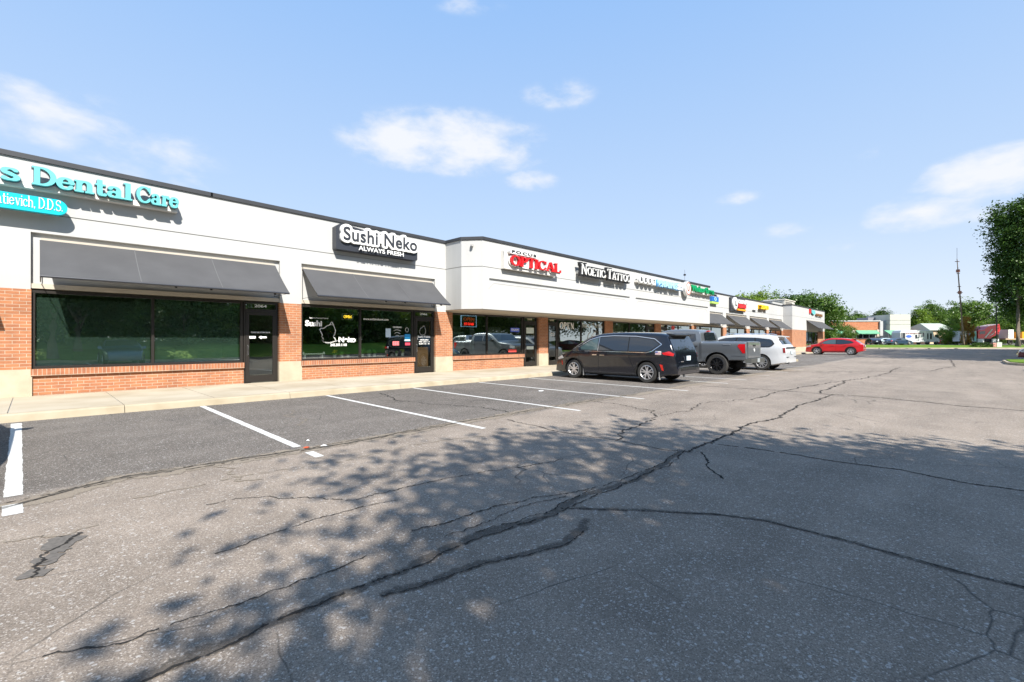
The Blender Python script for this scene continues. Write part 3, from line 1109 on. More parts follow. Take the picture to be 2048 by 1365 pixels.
# furniture glimpsed in the rooms
fur = [(.8, 18.5, 2.4, 1.0, 'wood'), (6.5, 18.4, 2.6, 1.05, 'wood'), (8.9, 19.2, 1.4, 1.9, 'dark'), (12.4, 17.6, 1.8, 1.15, 'white'), (14.5, 19, 1.2, 2.0, 'white'),
       (19.2, 18.5, 2.2, 1.1, 'dark'), (24.5, 17.8, 1.6, 1.8, 'white'), (26.8, 18.5, 1.2, 1.2, 'wood'), (31.8, 18, 2.0, 1.0, 'white'), (38, 18, 2, 1.0, 'wood')]
for (x, y, w_, h, k) in fur:
    b = MB()
    b.box(x, x + w_, y, y + .06, .13, .13 + h * .93)
    b.box(x, x + .05, y + .06, y + .6, .13, .13 + h * .93)
    b.box(x + w_ - .05, x + w_, y + .06, y + .6, .13, .13 + h * .93)
    b.box(x - .03, x + w_ + .03, y - .04, y + .66, .13 + h * .93, .13 + h)
    for q in range(1, int(h / .35)):
        b.box(x + .05, x + w_ - .05, y + .06, y + .58, .13 + q * .35, .16 + q * .35)
    b.build('shop_counter', {'wood': mat('counter_wood', (.24, .13, .06), .6), 'white': M_WHITE, 'dark': mat('dark_laminate', (.04, .04, .045), .5)}[k], BLD)

# sheer layer added in the first shop window to catch sun like dusty glass
b = MB()
b.quad((.03, D + .135, .81), (2.07, D + .135, .81), (2.07, D + .135, 2.36), (.03, D + .135, 2.36))
b.build('haze_layer', M_HAZE, WIN[1])
b = MB()
b.quad((2.17, D + .135, .81), (4.10, D + .135, .81), (4.10, D + .135, 2.40), (2.17, D + .135, 2.40))
b.build('haze_layer', M_HAZE, WIN[1])
b = MB()
b.quad((12.1, D + .5, .8), (12.9, D + .5, .8), (12.9, D + .5, 1.75), (12.1, D + .5, 1.75))
b.quad((13.2, D + .5, .8), (13.45, D + .5, .8), (13.45, D + .5, 1.95), (13.2, D + .5, 1.95))
b.quad((14.3, D + .5, .8), (15.1, D + .5, .8), (15.1, D + .5, 2.0), (14.3, D + .5, 2.0))
b.build('window_poster', mat('poster_pale', (.35, .42, .38), .5, var=.3, scale=4), WIN[3])
b = MB()
b.quad((24.3, D + .45, .8), (25.9, D + .45, .8), (25.9, D + .45, 2.42), (24.3, D + .45, 2.42))
b.build('window_blind', mat('blind_cream', (.45, .42, .33), .7), WIN[5])

# ---- awnings
M_SEAM = mat('awning_seam', (.10, .10, .103), .95)
def awning(x0, x1, label, zt=3.64, zb=2.74, out=1.12, Y=D, pole_ends=True, group='dark grey fabric awnings over the shop windows'):
    a = thing('awning', label, 'awning', (0, 0, 0), 0, group)
    n, k = 24, 5
    vs, fs = [], []
    for side in (0, 1):
        for i in range(n + 1):
            x = x0 + (x1 - x0) * i / n
            for j in range(k + 1):
                t = j / k
                sag = .030 * math.sin(math.pi * t) + .006 * math.sin(i * 1.3) * t
                y = Y - .02 - out * t
                z = zt + (zb - zt) * t - sag - side * .006
                vs.append((x, y, z))
    m_ = (n + 1) * (k + 1)
    for i in range(n):
        for j in range(k):
            p = i * (k + 1) + j
            fs.append((p, p + k + 1, p + k + 2, p + 1))
            q = p + m_
            fs.append((q, q + 1, q + k + 2, q + k + 1))
    bb = MB()
    bb.add(vs, fs)
    bb.build('canopy', M_FABRIC, a)
    bb = MB()
    bb.box(x0 + .02, x1 - .02, Y - .02, Y + .10, zt - .04, zt + .05)
    bb.build('wall_bracket', M_TRIM, a)
    bb = MB()
    bb.tube([(x0, Y - .02 - out, zb - .02), (x1, Y - .02 - out, zb - .02)], .028)
    bb.build('front_bar', M_CHAR, a, smooth=True)
    nse = max(2, int((x1 - x0) / 1.25))
    for q in range(1, nse):
        x = x0 + (x1 - x0) * q / nse
        bb = MB()
        vv = []
        for j in range(k + 1):
            tt_ = j / k
            sag = .030 * math.sin(math.pi * tt_)
            for dx in (-.010, .010):
                vv.append((x + dx, Y - .02 - out * tt_, zt + (zb - zt) * tt_ - sag + .009))
        bb.add(vv, [(2 * j, 2 * j + 2, 2 * j + 3, 2 * j + 1) for j in range(k)])
        bb.build('seam', M_SEAM, a)
    for x in (x0 + .012, x1 - .012):
        bb = MB()
        bb.tube([(x, Y + .02, zt - .02), (x, Y - .02 - out, zb - .02), (x, Y + .02, zb - .04), (x, Y + .02, zt - .02)], .010, 6)
        bb.build('side_frame', M_CHAR, a, smooth=True)
    w_ = x1 - x0
    for f in (.47, .62, .93):
        x = x0 + w_ * f
        bb = MB()
        bb.add([(x - .02, Y - out + .06, zb - .02), (x + .02, Y - out + .06, zb - .02), (x + .02, Y + .02, zt - .42), (x - .02, Y + .02, zt - .42),
                (x - .02, Y - out + .06, zb - .075), (x + .02, Y - out + .06, zb - .075), (x + .02, Y + .02, zt - .50), (x - .02, Y + .02, zt - .50)],
               [(0, 1, 2, 3), (7, 6, 5, 4), (0, 4, 5, 1), (1, 5, 6, 2), (2, 6, 7, 3), (3, 7, 4, 0)])
        bb.build('support_arm', M_BLACK, a)
    return a


awning(.08, 5.05, 'wide dark grey awning over the large window nearest the left edge')
awning(5.86, 10.84, 'dark grey awning below the black and white sushi restaurant sign')
awning(-6.2, -.9, 'dark grey awning beyond the left edge of the photo')
awning(35.4, 41.3, 'dark grey awning half hidden by the corner of the white bump-out')
awning(42.7, 47.7, 'dark grey awning under the sign with red panel and white circle')
awning(49.0, 54.2, 'dark grey awning below the yellow lettered sign')
awning(55.4, 60.0, 'dark grey awning beside the brick return of the end pavilion')
awning(67.6, 77.2, 'farthest dark grey awning on the end pavilion behind the red car', zt=3.95, zb=2.95, out=1.3, Y=DP)

# ---- things on the roof and wall
t = thing('rooftop_unit', 'boxy beige air handler on the roof near the end pavilion', 'air handler', (0, 0, 0))
b = MB()
b.box(68.0, 73.0, 16.4, 18.8, 4.75, 6.70)
b.build('housing', mat('unit_beige', (.52, .49, .43), .6, var=.06), t)
b = MB()
for i in range(8):
    b.box(68.3 + i * .42, 68.55 + i * .42, 16.36, 16.4, 5.6, 6.5)
b.build('louvre', mat('unit_dark', (.2, .19, .17), .6), t)
b = MB()
b.box(67.9, 73.1, 16.3, 18.9, 6.70, 6.80)
b.build('lid', mat('unit_lid', (.62, .58, .5), .6), t)
t = thing('rooftop_unit', 'long grey roof unit left of the beige air handler', 'air handler', (0, 0, 0))
b = MB()
b.box(63.0, 67.4, 16.5, 18.8, 4.75, 6.25)
b.build('housing', mat('unit_grey', (.42, .42, .41), .6, var=.06), t)
b = MB()
b.box(62.9, 67.5, 16.4, 18.9, 6.25, 6.32)
b.build('lid', M_ALU, t)
t = thing('wall_camera', 'small dome security camera on the white corner wall', 'security camera', (11.74, 13.52, 4.99), rad(-38))
b = MB()
b.box(-.05, .05, -.10, 0.0, .03, .09)
b.lathe([(.001, .02), (.05, .02), (.055, -.01), (.03, -.05), (.001, -.06)], 16, 0, 'z', (0, -.10, .02))
b.build('housing', mat('camera_grey', (.30, .29, .28), .4), t, smooth=True)
t = thing('roof_antenna', 'thin weather mast on the roof above the bump-out', 'antenna', (33.4, 14.6, 5.3))
b = MB()
b.tube([(0, 0, 0), (0, 0, 1.3)], .018)
b.build('mast', M_ALU, t)
b = MB()
b.lathe([(.001, 0), (.09, .03), (.09, .12), (.001, .16)], 12, 0, 'z', (0, 0, .85))
b.build('sensor', M_BLACK, t)


# ------------------------------------------------------------------ lettering
def A_(cx, cy, rx, ry, a0, a1, wt, wT, n=18):
    """arc as capsules; stroke is wT wide where it runs upright and wt wide where it runs level"""
    out = []
    for i in range(n + 1):
        a = rad(a0 + (a1 - a0) * i / n)
        out.append((cx + rx * math.cos(a), cy + ry * math.sin(a), (wt + (wT - wt) * abs(math.cos(a))) / 2))
    return [('c', *out[i], *out[i + 1]) for i in range(n)]


def glyphs(T, t, s):
    """a slab-serifed alphabet; T thick stroke, t thin stroke, s serif reach. Cap height 1, x height .66"""
    h = t / 2
    X = .66

    def stem(x, y0, y1, w=T):
        return [('b', x - w / 2, y0, x + w / 2, y1)]

    def ser(x, y, w=T, up=False):
        return [('b', x - w / 2 - s, y if not up else y - t, x + w / 2 + s, y + t if not up else y)]

    def diag(x0, y0, x1, y1, w):
        return [('l', x0, y0, x1, y1, w)]
    g = {}
    m = s + T / 2 + .02
    g['I'] = (m * 2, stem(m, 0, 1) + ser(m, 0) + ser(m, 1, up=True))
    g['l'] = (m * 2, stem(m, 0, 1) + ser(m, 0) + [('b', m - T / 2 - s, 1 - t, m, 1)])
    g['i'] = (m * 2, stem(m, 0, X) + ser(m, 0) + [('b', m - T / 2 - s, X - t, m, X), ('c', m, .86, T * .5, m, .861, T * .5)])
    g['D'] = (m + .62 + T / 2, stem(m, 0, 1) + ser(m, 0) + ser(m, 1, up=True) + [('b', m, 0, m + .15, t), ('b', m, 1 - t, m + .15, 1)]
              + A_(m + .14, .5, .44, .5 - h, -90, 90, t, T))
    g['O'] = (.98, A_(.49, .5, .40, .5 - h, 0, 360, t, T, 30))
    g['C'] = (.92, A_(.49, .5, .40, .5 - h, 42, 318, t, T, 26) + [('b', .80, .62, .80 + t, .98), ('c', .79, .2, t / 2, .83, .28, t / 2)])
    g['P'] = (m + .50 + T / 2, stem(m, 0, 1) + ser(m, 0) + ser(m, 1, up=True) + [('b', m, 1 - t, m + .15, 1), ('b', m, .46, m + .15, .46 + t)]
              + A_(m + .13, .73, .32, .27 - h, -90, 90, t, T))
    g['T'] = (.86, stem(.43, 0, 1) + ser(.43, 0) + [('b', .04, 1 - t, .82, 1), ('b', .04, .76, .04 + t, 1), ('b', .82 - t, .76, .82, 1)])
    g['A'] = (1.0, diag(.14, 0, .48, 1, t * 1.2) + diag(.84, 0, .50, 1, T) + [('b', .24, .30, .74, .30 + t), ('b', .02, 0, .30, t), ('b', .62, 0, .99, t)])
    g['L'] = (.80, stem(m, 0, 1) + ser(m, 0) + ser(m, 1, up=True) + [('b', m, 0, .76, t), ('b', .76 - t, 0, .76, .30)])
    g['E'] = (.82, stem(m, 0, 1) + ser(m, 0) + ser(m, 1, up=True) + [('b', m, 0, .76, t), ('b', .76 - t, 0, .76, .26), ('b', m, 1 - t, .74, 1),
              ('b', .74 - t, .76, .74, 1), ('b', m, .48, .60, .48 + t)])
    g['N'] = (1.0, stem(.20, 0, 1, t * 1.3) + stem(.80, 0, 1, t * 1.3) + diag(.20, 1 - T * .2, .80, T * .2, T) + ser(.20, 0, t) + ser(.80, 1, t, True) + [('b', .05, 1 - t, .24, 1)])
    g['S'] = (.74, A_(.37, .73, .25, .27 - h, 30, 250, t, T * .8) + A_(.37, .27, .27, .27 - h, -150, 80, t, T * .9) + [('c', .29, .56, T * .42, .45, .50, T * .42), ('b', .60, .72, .60 + t, .98), ('b', .09, .04, .09 + t, .30)])
    g['e'] = (.68, A_(.33, X / 2, .24, X / 2 - h, 15, 325, t, T, 22) + [('b', .16, X / 2 - h * .2, .56, X / 2 + t * .9)])
    g['a'] = (.74, A_(.30, .19, .19, .19 - h, 0, 360, t, T * .85, 20) + stem(.50, 0, .46, T) + A_(.32, X - .20, .18, .20 - h, 0, 160, t, T * .8) + [('b', .50, 0, .70, t), ('c', .16, X - .12, T * .42, .17, X - .13, T * .42)])
    g['n'] = (m * 2 + .44, stem(m, 0, X) + ser(m, 0) + [('b', m - T / 2 - s, X - t, m, X)] + stem(m + .40, 0, .42) + ser(m + .40, 0) + A_(m + .20, .42, .20, X - .42 - h, 0, 165, t, T))
    g['h'] = (m * 2 + .44, stem(m, 0, 1) + ser(m, 0) + [('b', m - T / 2 - s, 1 - t, m, 1)] + stem(m + .40, 0, .42) + ser(m + .40, 0) + A_(m + .20, .42, .20, X - .42 - h, 0, 165, t, T))
    g['t'] = (.50, stem(.20, .12, .90) + [('b', .02, X - t, .44, X)] + A_(.32, .15, .12, .15 - h, 180, 310, t, T))
    g['r'] = (.58, stem(m, 0, X) + ser(m, 0) + [('b', m - T / 2 - s, X - t, m, X)] + A_(m + .18, .46, .16, .20 - h, 60, 160, t, T) + [('c', m + .27, .54, T * .42, m + .27, .53, T * .42)])
    g['s'] = (.56, A_(.28, .49, .17, .17 - h, 30, 250, t, T * .8) + A_(.28, .18, .19, .18 - h, -150, 80, t, T * .85) + [('c', .22, .38, T * .4, .33, .32, T * .4)])
    g['c'] = (.62, A_(.33, X / 2, .24, X / 2 - h, 45, 315, t, T, 22) + [('c', .49, .5, T * .4, .48, .5, T * .4)])
    g['v'] = (.70, diag(.16, X, .36, 0, T * .9) + diag(.56, X, .38, 0, t * 1.1) + [('b', .03, X - t, .30, X), ('b', .46, X - t, .68, X)])
    g[','] = (.26, [('c', .12, .07, T * .45, .10, -.12, t * .3)])
    g['.'] = (.26, [('c', .12, .07, T * .45, .121, .07, T * .45)])
    g[' '] = (.34, [])
    return g


def field(prims, gx, gy):
    F = np.full(gx.shape, -9.0)
    for p in prims:
        if p[0] == 'b':
            cx, cy, hx, hy = (p[1] + p[3]) / 2, (p[2] + p[4]) / 2, (p[3] - p[1]) / 2, (p[4] - p[2]) / 2
            F = np.maximum(F, np.minimum(hx - abs(gx - cx), hy - abs(gy - cy)))
        elif p[0] == 'l':
            x0, y0, x1, y1, w = p[1:]
            L_ = math.hypot(x1 - x0, y1 - y0)
            ux, uy = (x1 - x0) / L_, (y1 - y0) / L_
            v = (gx - x0) * -uy + (gy - y0) * ux
            F = np.maximum(F, np.minimum(w / 2 - abs(v), np.minimum(gy - min(y0, y1), max(y0, y1) - gy)))
        else:
            x0, y0, r0, x1, y1, r1 = p[1:]
            dx, dy = x1 - x0, y1 - y0
            t = np.clip(((gx - x0) * dx + (gy - y0) * dy) / (dx * dx + dy * dy + 1e-12), 0, 1)
            F = np.maximum(F, r0 + (r1 - r0) * t - np.hypot(gx - x0 - t * dx, gy - y0 - t * dy))
    return F


def contours(F, x0, y0, h):
    """marching squares; closed loops where F crosses zero"""
    ny, nx = F.shape
    segs = {}
    ins = F > 0

    def pt(e):
        j, i, k = e
        if k == 0:
            a, b_ = F[j, i], F[j, i + 1]
            return (x0 + (i + a / (a - b_)) * h, y0 + j * h)
        a, b_ = F[j, i], F[j + 1, i]
        return (x0 + i * h, y0 + (j + a / (a - b_)) * h)
    c = ins[:-1, :-1] * 1 + ins[:-1, 1:] * 2 + ins[1:, 1:] * 4 + ins[1:, :-1] * 8
    T = {1: [(3, 0)], 2: [(0, 1)], 3: [(3, 1)], 4: [(1, 2)], 5: [(3, 2), (1, 0)], 6: [(0, 2)], 7: [(3, 2)], 8: [(2, 3)], 9: [(2, 0)],
         10: [(0, 3), (2, 1)], 11: [(2, 1)], 12: [(1, 3)], 13: [(1, 0)], 14: [(0, 3)]}
    for j, i in zip(*np.nonzero((c > 0) & (c < 15))):
        E_ = [(j, i, 0), (j, i + 1, 1), (j + 1, i, 0), (j, i, 1)]
        for a, b_ in T[int(c[j, i])]:
            segs[E_[a]] = E_[b_]
    loops = []
    while segs:
        s0, e = segs.popitem()
        loop = [s0]
        while e != s0 and e in segs:
            loop.append(e)
            e = segs.pop(e)
        P = [pt(q) for q in loop]
        if len(P) < 4:
            continue
        # drop nearly collinear points
        changed = True
        eps = h * .10
        while changed and len(P) > 4:
            changed = False
            Q = []
            k = 0
            while k < len(P):
                a, b_, c_ = P[k - 1] if not Q else Q[-1], P[k], P[(k + 1) % len(P)]
                ar = abs((b_[0] - a[0]) * (c_[1] - a[1]) - (b_[1] - a[1]) * (c_[0] - a[0]))
                if ar < eps * math.hypot(c_[0] - a[0], c_[1] - a[1]) and math.hypot(c_[0] - a[0], c_[1] - a[1]) < .3:
                    changed = True
                    Q.append(c_)
                    k += 2
                else:
                    Q.append(b_)
                    k += 1
            if len(Q) >= len(P):
                break
            P = Q
        loops.append(P)
    return loops


def loops_to_mesh(loops, depth, name):
    cu = bpy.data.curves.new(name, 'CURVE')
    cu.dimensions = '2D'
    cu.fill_mode = 'BOTH' if depth > 0 else 'FRONT'
    cu.extrude = depth / 2
    for P in loops:
        sp = cu.splines.new('POLY')
        sp.points.add(len(P) - 1)
        for q, p in zip(sp.points, P):
            q.co = (p[0], p[1], 0, 1)
        sp.use_cyclic_u = True
    return curve_mesh(cu, name)


def curve_mesh(cu, name):
    o = bpy.data.objects.new('tmp_' + name, cu)
    COL.objects.link(o)
    bpy.context.view_layer.update()
    dg = bpy.context.evaluated_depsgraph_get()
    me = bpy.data.meshes.new_from_object(o.evaluated_get(dg))
    bpy.data.objects.remove(o)
    bpy.data.curves.remove(cu)
    me.name = name
    return me


def word_prims(txt, G, space=.0, caps=None):
    """small-capitals when caps (scale for all but capitals flagged upper)"""
    x = 0
    out = []
    for ch in txt:
        sc = 1.0
        key = ch
        if caps and ch.islower():
            key, sc = ch.upper(), caps
        w, pr = G[key]
        for p in pr:
            if p[0] == 'b':
                out.append(('b', x + p[1] * sc, p[2] * sc, x + p[3] * sc, p[4] * sc))
            elif p[0] == 'l':
                out.append(('l', x + p[1] * sc, p[2] * sc, x + p[3] * sc, p[4] * sc, p[5] * sc))
            else:
                out.append(('c', x + p[1] * sc, p[2] * sc, p[3] * sc, x + p[4] * sc, p[5] * sc, p[6] * sc))
        x += w * sc + space
    return out, x


def place(me, name, m, parent, x0, x1, z0, z1, y, depth_dir=True, z_tilt=0.0, fit=None):
    """stand the flat lettering mesh up on the wall plane y (facing -Y), scaled into the box; z_tilt: rise over its length"""
    n = len(me.vertices)
    co = np.zeros(n * 3)
    me.vertices.foreach_get('co', co)
    co = co.reshape(-1, 3)
    bx0, by0, bx1, by1 = fit or (co[:, 0].min(), co[:, 1].min(), co[:, 0].max(), co[:, 1].max())
    fx = (co[:, 0] - bx0) / (bx1 - bx0)
    X_ = x0 + fx * (x1 - x0)
    Z_ = z0 + (co[:, 1] - by0) / (by1 - by0) * (z1 - z0) + z_tilt * fx
    Y_ = y - co[:, 2]
    me.vertices.foreach_set('co', np.stack([X_, Y_, Z_], 1).ravel())
    me.materials.clear()
    me.materials.append(m)
    me.update()
    o = bpy.data.objects.new(name, me)
    COL.objects.link(o)
    o.parent = parent
    return o


def serif(txt, T, t, s, depth, name, space=.0, grow=0.0, caps=None, h=.025):
    pr, w = word_prims(txt, glyphs(T, t, s), space, caps)
    pad = .12 + grow
    xs, ys = np.arange(-pad, w + pad, h), np.arange(-.25 - pad, 1.0 + pad, h)
    gx, gy = np.meshgrid(xs, ys)
    F = np.full(gx.shape, -9.0)
    for p in pr:      # local evaluation
        if p[0] in 'bl':
            lo, hi = min(p[1], p[3]) - .3 - grow, max(p[1], p[3]) + .3 + grow
        else:
            lo, hi = min(p[1], p[4]) - .3 - grow, max(p[1], p[4]) + .3 + grow
        a, b_ = max(0, int((lo + pad) / h)), min(len(xs), int((hi + pad) / h) + 1)
        F[:, a:b_] = np.maximum(F[:, a:b_], field([p], gx[:, a:b_], gy[:, a:b_]))
    F = F + grow
    return loops_to_mesh(contours(F, xs[0], ys[0], h), depth, name), w


def sans(txt, name, depth=0.0, bold=0.0, spacing=1.0):
    cu = bpy.data.curves.new(name, 'FONT')
    cu.body = txt
    cu.size = 1
    cu.extrude = depth / 2
    cu.offset = bold
    cu.space_character = spacing
    return curve_mesh(cu, name)


def cloud_backing(me, grow, name, depth, h=.03, fill=None):
    """a backing plate that follows the lettering at the distance grow"""
    co = np.array([v.co[:2] for v in me.vertices])
    E_ = {}
    for p in me.polygons:
        for k in p.edge_keys:
            E_[k] = E_.get(k, 0) + 1
    edges = [k for k, c in E_.items() if c == 1] or list(E_)
    x0, y0 = co.min(0) - grow - .1
    x1, y1 = co.max(0) + grow + .1
    xs, ys = np.arange(x0, x1, h), np.arange(y0, y1, h)
    gx, gy = np.meshgrid(xs, ys)
    dist = np.full(gx.shape, 9.0)
    for a, b_ in edges:
        p, q = co[a], co[b_]
        d = q - p
        i0, i1 = max(0, int((min(p[0], q[0]) - grow - .1 - x0) / h)), int((max(p[0], q[0]) + grow + .1 - x0) / h) + 1
        X_, Y_ = gx[:, i0:i1], gy[:, i0:i1]
        t = np.clip(((X_ - p[0]) * d[0] + (Y_ - p[1]) * d[1]) / (d @ d + 1e-12), 0, 1)
        dist[:, i0:i1] = np.minimum(dist[:, i0:i1], np.hypot(X_ - p[0] - t * d[0], Y_ - p[1] - t * d[1]))
    F = grow - dist
    if fill:
        F = np.maximum(F, field(fill, gx, gy))
    lp = contours(F, x0, y0, h)
    # keep outer outlines only
    def area(P):
        return sum(P[i - 1][0] * P[i][1] - P[i][0] * P[i - 1][1] for i in range(len(P))) / 2
    sgn = max(lp, key=lambda P: abs(area(P)))
    sg = area(sgn) > 0
    lp = [P for P in lp if (area(P) > 0) == sg and abs(area(P)) > .02]
    return loops_to_mesh(lp, depth, name), (x0, y0, x1, y1)


def bbox(me):
    co = np.array([v.co[:2] for v in me.vertices])
    return (*co.min(0), *co.max(0))


M_TEAL = mat('teal_face', (0.13, 0.50, 0.52), 0.35)
M_TEALD = mat('teal_side', (0.03, 0.06, 0.10), 0.4)
M_CYAN = mat('cyan_face', (0.0, 0.42, 0.50), 0.35)
M_RED = mat('sign_red', (0.62, 0.010, 0.015), 0.35)
M_YEL = mat('sign_yellow', (0.85, 0.52, 0.01), 0.4)
M_GREEN = mat('sign_green', (0.0, 0.26, 0.09), 0.4)
M_BLUE = mat('sign_blue', (0.10, 0.33, 0.62), 0.4)
M_SWHITE = mat('sign_white', (0.70, 0.70, 0.68), 0.35)
M_ORANGE = mat('sign_orange', (0.85, 0.33, 0.02), 0.4)
M_RACE = mat('raceway', (0.62, 0.60, 0.56), 0.7)

# --- dental sign: teal channel letters on a raceway
t = thing('wall_sign', 'teal serif channel letters reading Dental Care high on the white wall', 'shop sign')
Y0 = 14.55
for (txt, x0, x1, z1) in (('s', -.50, -.21, 5.07), ('Dental', -.04, 1.66, 5.20), ('Care', 1.74, 2.60, 5.13)):
    me, w = serif(txt, .215, .085, .07, .12, 'lettering', -.035)
    zt = 4.79
    hgt = .40 if txt != 's' else .40
    ylow, yhi = bbox(me)[1], bbox(me)[3]
    place(me, 'lettering', M_TEAL, t, x0, x1, zt + ylow * hgt, zt + yhi * hgt, Y0)
    me2, w = serif(txt, .215, .085, .07, .10, 'letter_return', -.035, .018)
    place(me2, 'letter_return', M_TEALD, t, x0 - .01, x1 + .01, zt + ylow * hgt - .008, zt + yhi * hgt + .008, Y0 + .10)
b = MB()
b.box(-2.0, 2.6, D - .20, D + .01, 4.72, 4.85)
b.build('raceway', M_RACE, t)

t = thing('wall_sign', 'cyan rounded plaque with white lettering ending in D.D.S.', 'shop sign')
pl = []
x0, x1, z0, z1 = -3.2, .52, 4.19, 4.53
r = .17
n_ = 12
for k in range(n_ + 1):
    a = rad(-90 + 180 * k / n_)
    pl.append((x1 - r + r * math.cos(a), (z0 + z1) / 2 + r * math.sin(a)))
for k in range(n_ + 1):
    a = rad(90 + 180 * k / n_)
    pl.append((x0 + r + r * math.cos(a), (z0 + z1) / 2 + r * math.sin(a)))
b = MB()
nn = len(pl)
b.add([(p[0], 14.50, p[1]) for p in pl] + [(p[0], 14.66, p[1]) for p in pl],
      [tuple(range(nn)), tuple(reversed(range(nn, 2 * nn)))] + [(i, i + nn, (i + 1) % nn + nn, (i + 1) % nn) for i in range(nn)])
b.build('plaque', M_CYAN, t, fix=True)
me, w = serif('atievich, D.D.S.', .13, .05, .045, .008, 'lettering', -.03)
bb_ = bbox(me)
place(me, 'lettering', M_SWHITE, t, -.56, .44, 4.275 + bb_[1] * .24, 4.275 + bb_[3] * .24, 14.492)
b = MB()
b.box(-3.0, .3, 14.66, D + .01, 4.30, 4.42)
b.build('raceway', M_RACE, t)

# --- sushi restaurant sign
t = thing('wall_sign', 'charcoal box sign with a white cloud-shaped panel reading Sushi Neko and Always Fresh', 'shop sign')
b = MB()
bx = [(6.85, 4.36), (9.92, 4.36), (9.95, 4.40), (9.95, 4.95), (9.6, 5.02), (9.1, 5.10), (8.2, 5.10), (7.2, 5.20), (6.95, 5.20), (6.82, 5.10), (6.82, 4.40)]
nn = len(bx)
b.add([(p[0], 14.56, p[1]) for p in bx] + [(p[0], D + .005, p[1]) for p in bx],
      [tuple(range(nn)), tuple(reversed(range(nn, 2 * nn)))] + [(i, i + nn, (i + 1) % nn + nn, (i + 1) % nn) for i in range(nn)])
b.build('cabinet', M_CHAR, t, fix=True)
flat = sans('Sushi Neko', 'flat', 0, .012, 1.05)
bb0 = bbox(flat)
back, bb1 = cloud_backing(flat, .15, 'panel', .10, .03, [('b', bb0[0], .1, bb0[2], .55)])
bpy.data.meshes.remove(flat)
sx = (9.86 - 7.02) / (bb0[2] - bb0[0])
sz = .60
z00 = 4.70
bb = bbox(back)
place(back, 'panel', M_SWHITE, t, 7.02 + (bb[0] - bb0[0]) * sx, 7.02 + (bb[2] - bb0[0]) * sx, z00 + bb[1] * sz, z00 + bb[3] * sz, 14.52)
me = sans('Sushi Neko', 'lettering', .02, .012, 1.05)
place(me, 'lettering', M_CHAR, t, 7.02, 9.86, z00 + bb0[1] * sz, z00 + bb0[3] * sz, 14.455)
me = sans('ALWAYS FRESH', 'lettering', .02, .022, 1.02)
place(me, 'lettering', M_SWHITE, t, 7.55, 9.3, 4.41, 4.56, 14.47)

# --- optical shop sign
t = thing('wall_sign', 'red serif letters reading Optical under a small white Focus oval', 'shop sign')
YF = 12.88
me, w = serif('OPTICAL', .20, .07, .06, .10, 'lettering', -.03)
place(me, 'lettering', M_RED, t, 13.20, 16.42, 4.40, 4.80, YF)
me, w = serif('OPTICAL', .20, .07, .06, .05, 'letter_edge', -.03, .045)
place(me, 'letter_edge', M_SWHITE, t, 13.16, 16.46, 4.36, 4.84, YF + .07)
b = MB()
pl = [(13.25 + .11 * math.cos(a) if math.cos(a) < 0 else 14.75 + .11 * math.cos(a), 4.94 + .09 * math.sin(a)) for a in np.linspace(0, 2 * math.pi, 25)[:-1]]
nn = len(pl)
b.add([(p[0], YF - .04, p[1]) for p in pl] + [(p[0], YF + .10, p[1]) for p in pl],
      [tuple(range(nn)), tuple(reversed(range(nn, 2 * nn)))] + [(i, i + nn, (i + 1) % nn + nn, (i + 1) % nn) for i in range(nn)])
b.build('oval_panel', M_SWHITE, t, fix=True)
me = sans('FOCUS', 'lettering', .01, .03, 1.25)
place(me, 'lettering', M_BLACK, t, 13.25, 14.72, 4.885, 4.995, YF - .05)
b = MB()
b.add([(12.95, YF + .12, 4.98), (16.2, YF + .12, 4.38), (16.2, YF + .12, 4.36), (13.0, YF + .12, 4.36)], [(0, 3, 2, 1)])
b.box(12.98, 16.25, YF + .11, DB + .01, 4.25, 4.37)
b.box(12.98, 13.12, YF + .11, DB + .01, 4.37, 4.98)
b.build('raceway', M_RACE, t)

# --- tattoo shop sign
t = thing('wall_sign', 'white small-capital letters reading Noetic Tattoo on a black contour', 'shop sign')
me, w = serif('Noetic Tattoo', .16, .055, .04, .05, 'lettering', .03, 0, .74)
bb = bbox(me)
me2, w = serif('Noetic Tattoo', .16, .055, .04, .12, 'contour', .03, .15, .74, .03)
b2 = bbox(me2)
x0, x1, z0, z1 = 17.95, 22.50, 4.52, 5.02
sx, sz = (x1 - x0) / (bb[2] - bb[0]), (z1 - z0) / (bb[3] - bb[1])
place(me, 'lettering', M_SWHITE, t, x0, x1, z0, z1, 12.84)
place(me2, 'contour', M_BLACK, t, x0 + (b2[0] - bb[0]) * sx, x0 + (b2[2] - bb[0]) * sx, z0 + (b2[1] - bb[1]) * sz, z0 + (b2[3] - bb[1]) * sz, 12.93)
b = MB()
b.box(18.0, 22.45, 12.98, DB + .01, 4.58, 4.72)
b.build('raceway', M_RACE, t)

